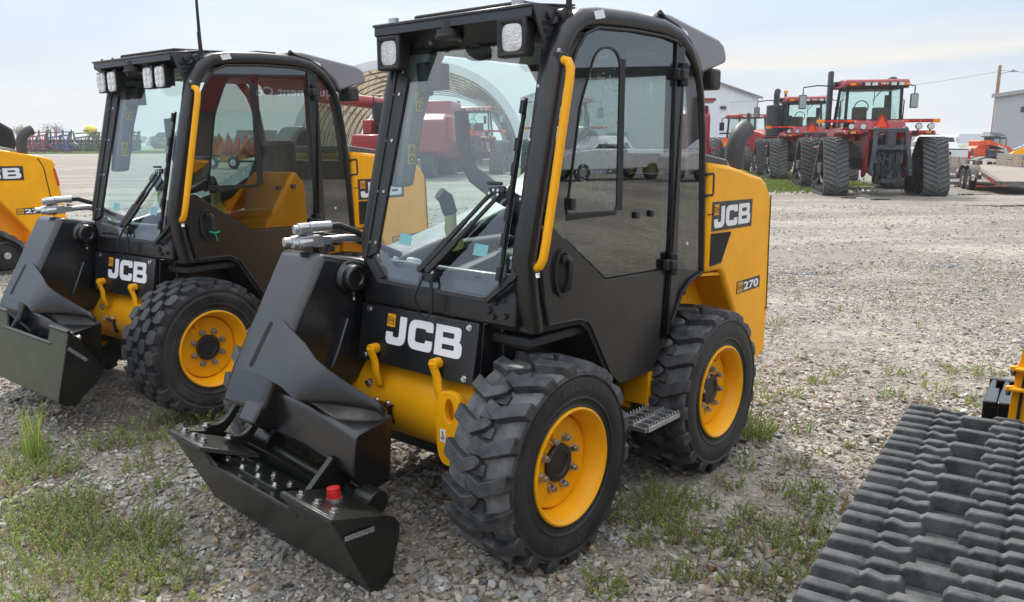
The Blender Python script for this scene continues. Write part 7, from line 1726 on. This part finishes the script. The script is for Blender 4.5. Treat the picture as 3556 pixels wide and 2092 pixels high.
wob = math_('MULTIPLY_ADD', n2.outputs['Fac'], .020, -.010)
az = math_('DIVIDE', sx.outputs['X'], math_('MAXIMUM', sx.outputs['Y'], .05))
zc = math_('ADD', z, wob)
edge = math_('MULTIPLY_ADD', az, .030, .066)
lo_ = math_('SUBTRACT', zc, edge)
up_f = ramp(math_('MULTIPLY_ADD', lo_, 10.0, .1), [(.0, (0, 0, 0)), (.10, (0, 0, 0)), (.20, (1, 1, 1)), (.32, (.6,)*3), (.62, (.0, 0, 0))])
azm = N.new('ShaderNodeMapRange'); azm.interpolation_type = 'SMOOTHSTEP'; azm.inputs['From Min'].default_value = -.20; azm.inputs['From Max'].default_value = .22; L.new(az, azm.inputs['Value'])
band = math_('MULTIPLY', up_f, azm.outputs['Result'])
base = mixc(math_('MULTIPLY', band, .85), base, (6.5, 6.2, 5.65))
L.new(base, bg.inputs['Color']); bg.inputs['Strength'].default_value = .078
sun = bpy.data.lights.new('sun', 'SUN'); sun.energy = 2.0; sun.angle = R(4); sun.color = (1.0, .94, .85)
so = bpy.data.objects.new('sun', sun); COL.objects.link(so)
d = Vector((math.sin(SUN_AZ)*math.cos(SUN_EL), math.cos(SUN_AZ)*math.cos(SUN_EL), math.sin(SUN_EL)))
so.rotation_euler = d.to_track_quat('Z', 'Y').to_euler(); so.location = d*50

hz = bpy.data.materials.new('yard_haze'); hz.use_nodes = True; hn = hz.node_tree; hn.nodes.remove(hn.nodes['Principled BSDF']); pv = hn.nodes.new('ShaderNodeVolumePrincipled'); pv.inputs['Color'].default_value = (.92, .95, 1.0, 1); pv.inputs['Density'].default_value = .0006; pv.inputs['Anisotropy'].default_value = .2
hn.links.new(pv.outputs['Volume'], [n for n in hn.nodes if n.type == 'OUTPUT_MATERIAL'][0].inputs['Volume'])
mb = MB(); mb.box(-5200, 5200, -400, 7200, -1, 22); hb = mb.build('haze', hz); tag(hb, kind='stuff')

cam = bpy.data.cameras.new('camera'); co_ = bpy.data.objects.new('camera', cam); COL.objects.link(co_)
PITCH, ROLL = .19016, .0033
fwd = Vector((0, math.cos(PITCH), -math.sin(PITCH))); r0 = Vector((1, 0, 0)); d0 = fwd.cross(r0)
rt = r0*math.cos(ROLL)+d0*math.sin(ROLL); dn = d0*math.cos(ROLL)-r0*math.sin(ROLL)
mw = Matrix.Identity(4)
for i in range(3): mw[i][0] = rt[i]; mw[i][1] = -dn[i]; mw[i][2] = -fwd[i]
mw.translation = Vector((0, 0, 1.6511)); co_.matrix_world = mw
cam.sensor_width = 36; cam.lens = 2845.47/3556*36; cam.clip_start = .05; cam.clip_end = 9000
scene.camera = co_
scene.view_settings.view_transform = 'Standard'; scene.view_settings.look = 'None'; scene.view_settings.gamma = 1; scene.view_settings.exposure = .92
scene.render.engine = 'CYCLES'; scene.cycles.max_bounces = 8; scene.cycles.transparent_max_bounces = 24; scene.cycles.use_denoising = True; scene.cycles.caustics_reflective = False; scene.cycles.caustics_refractive = False
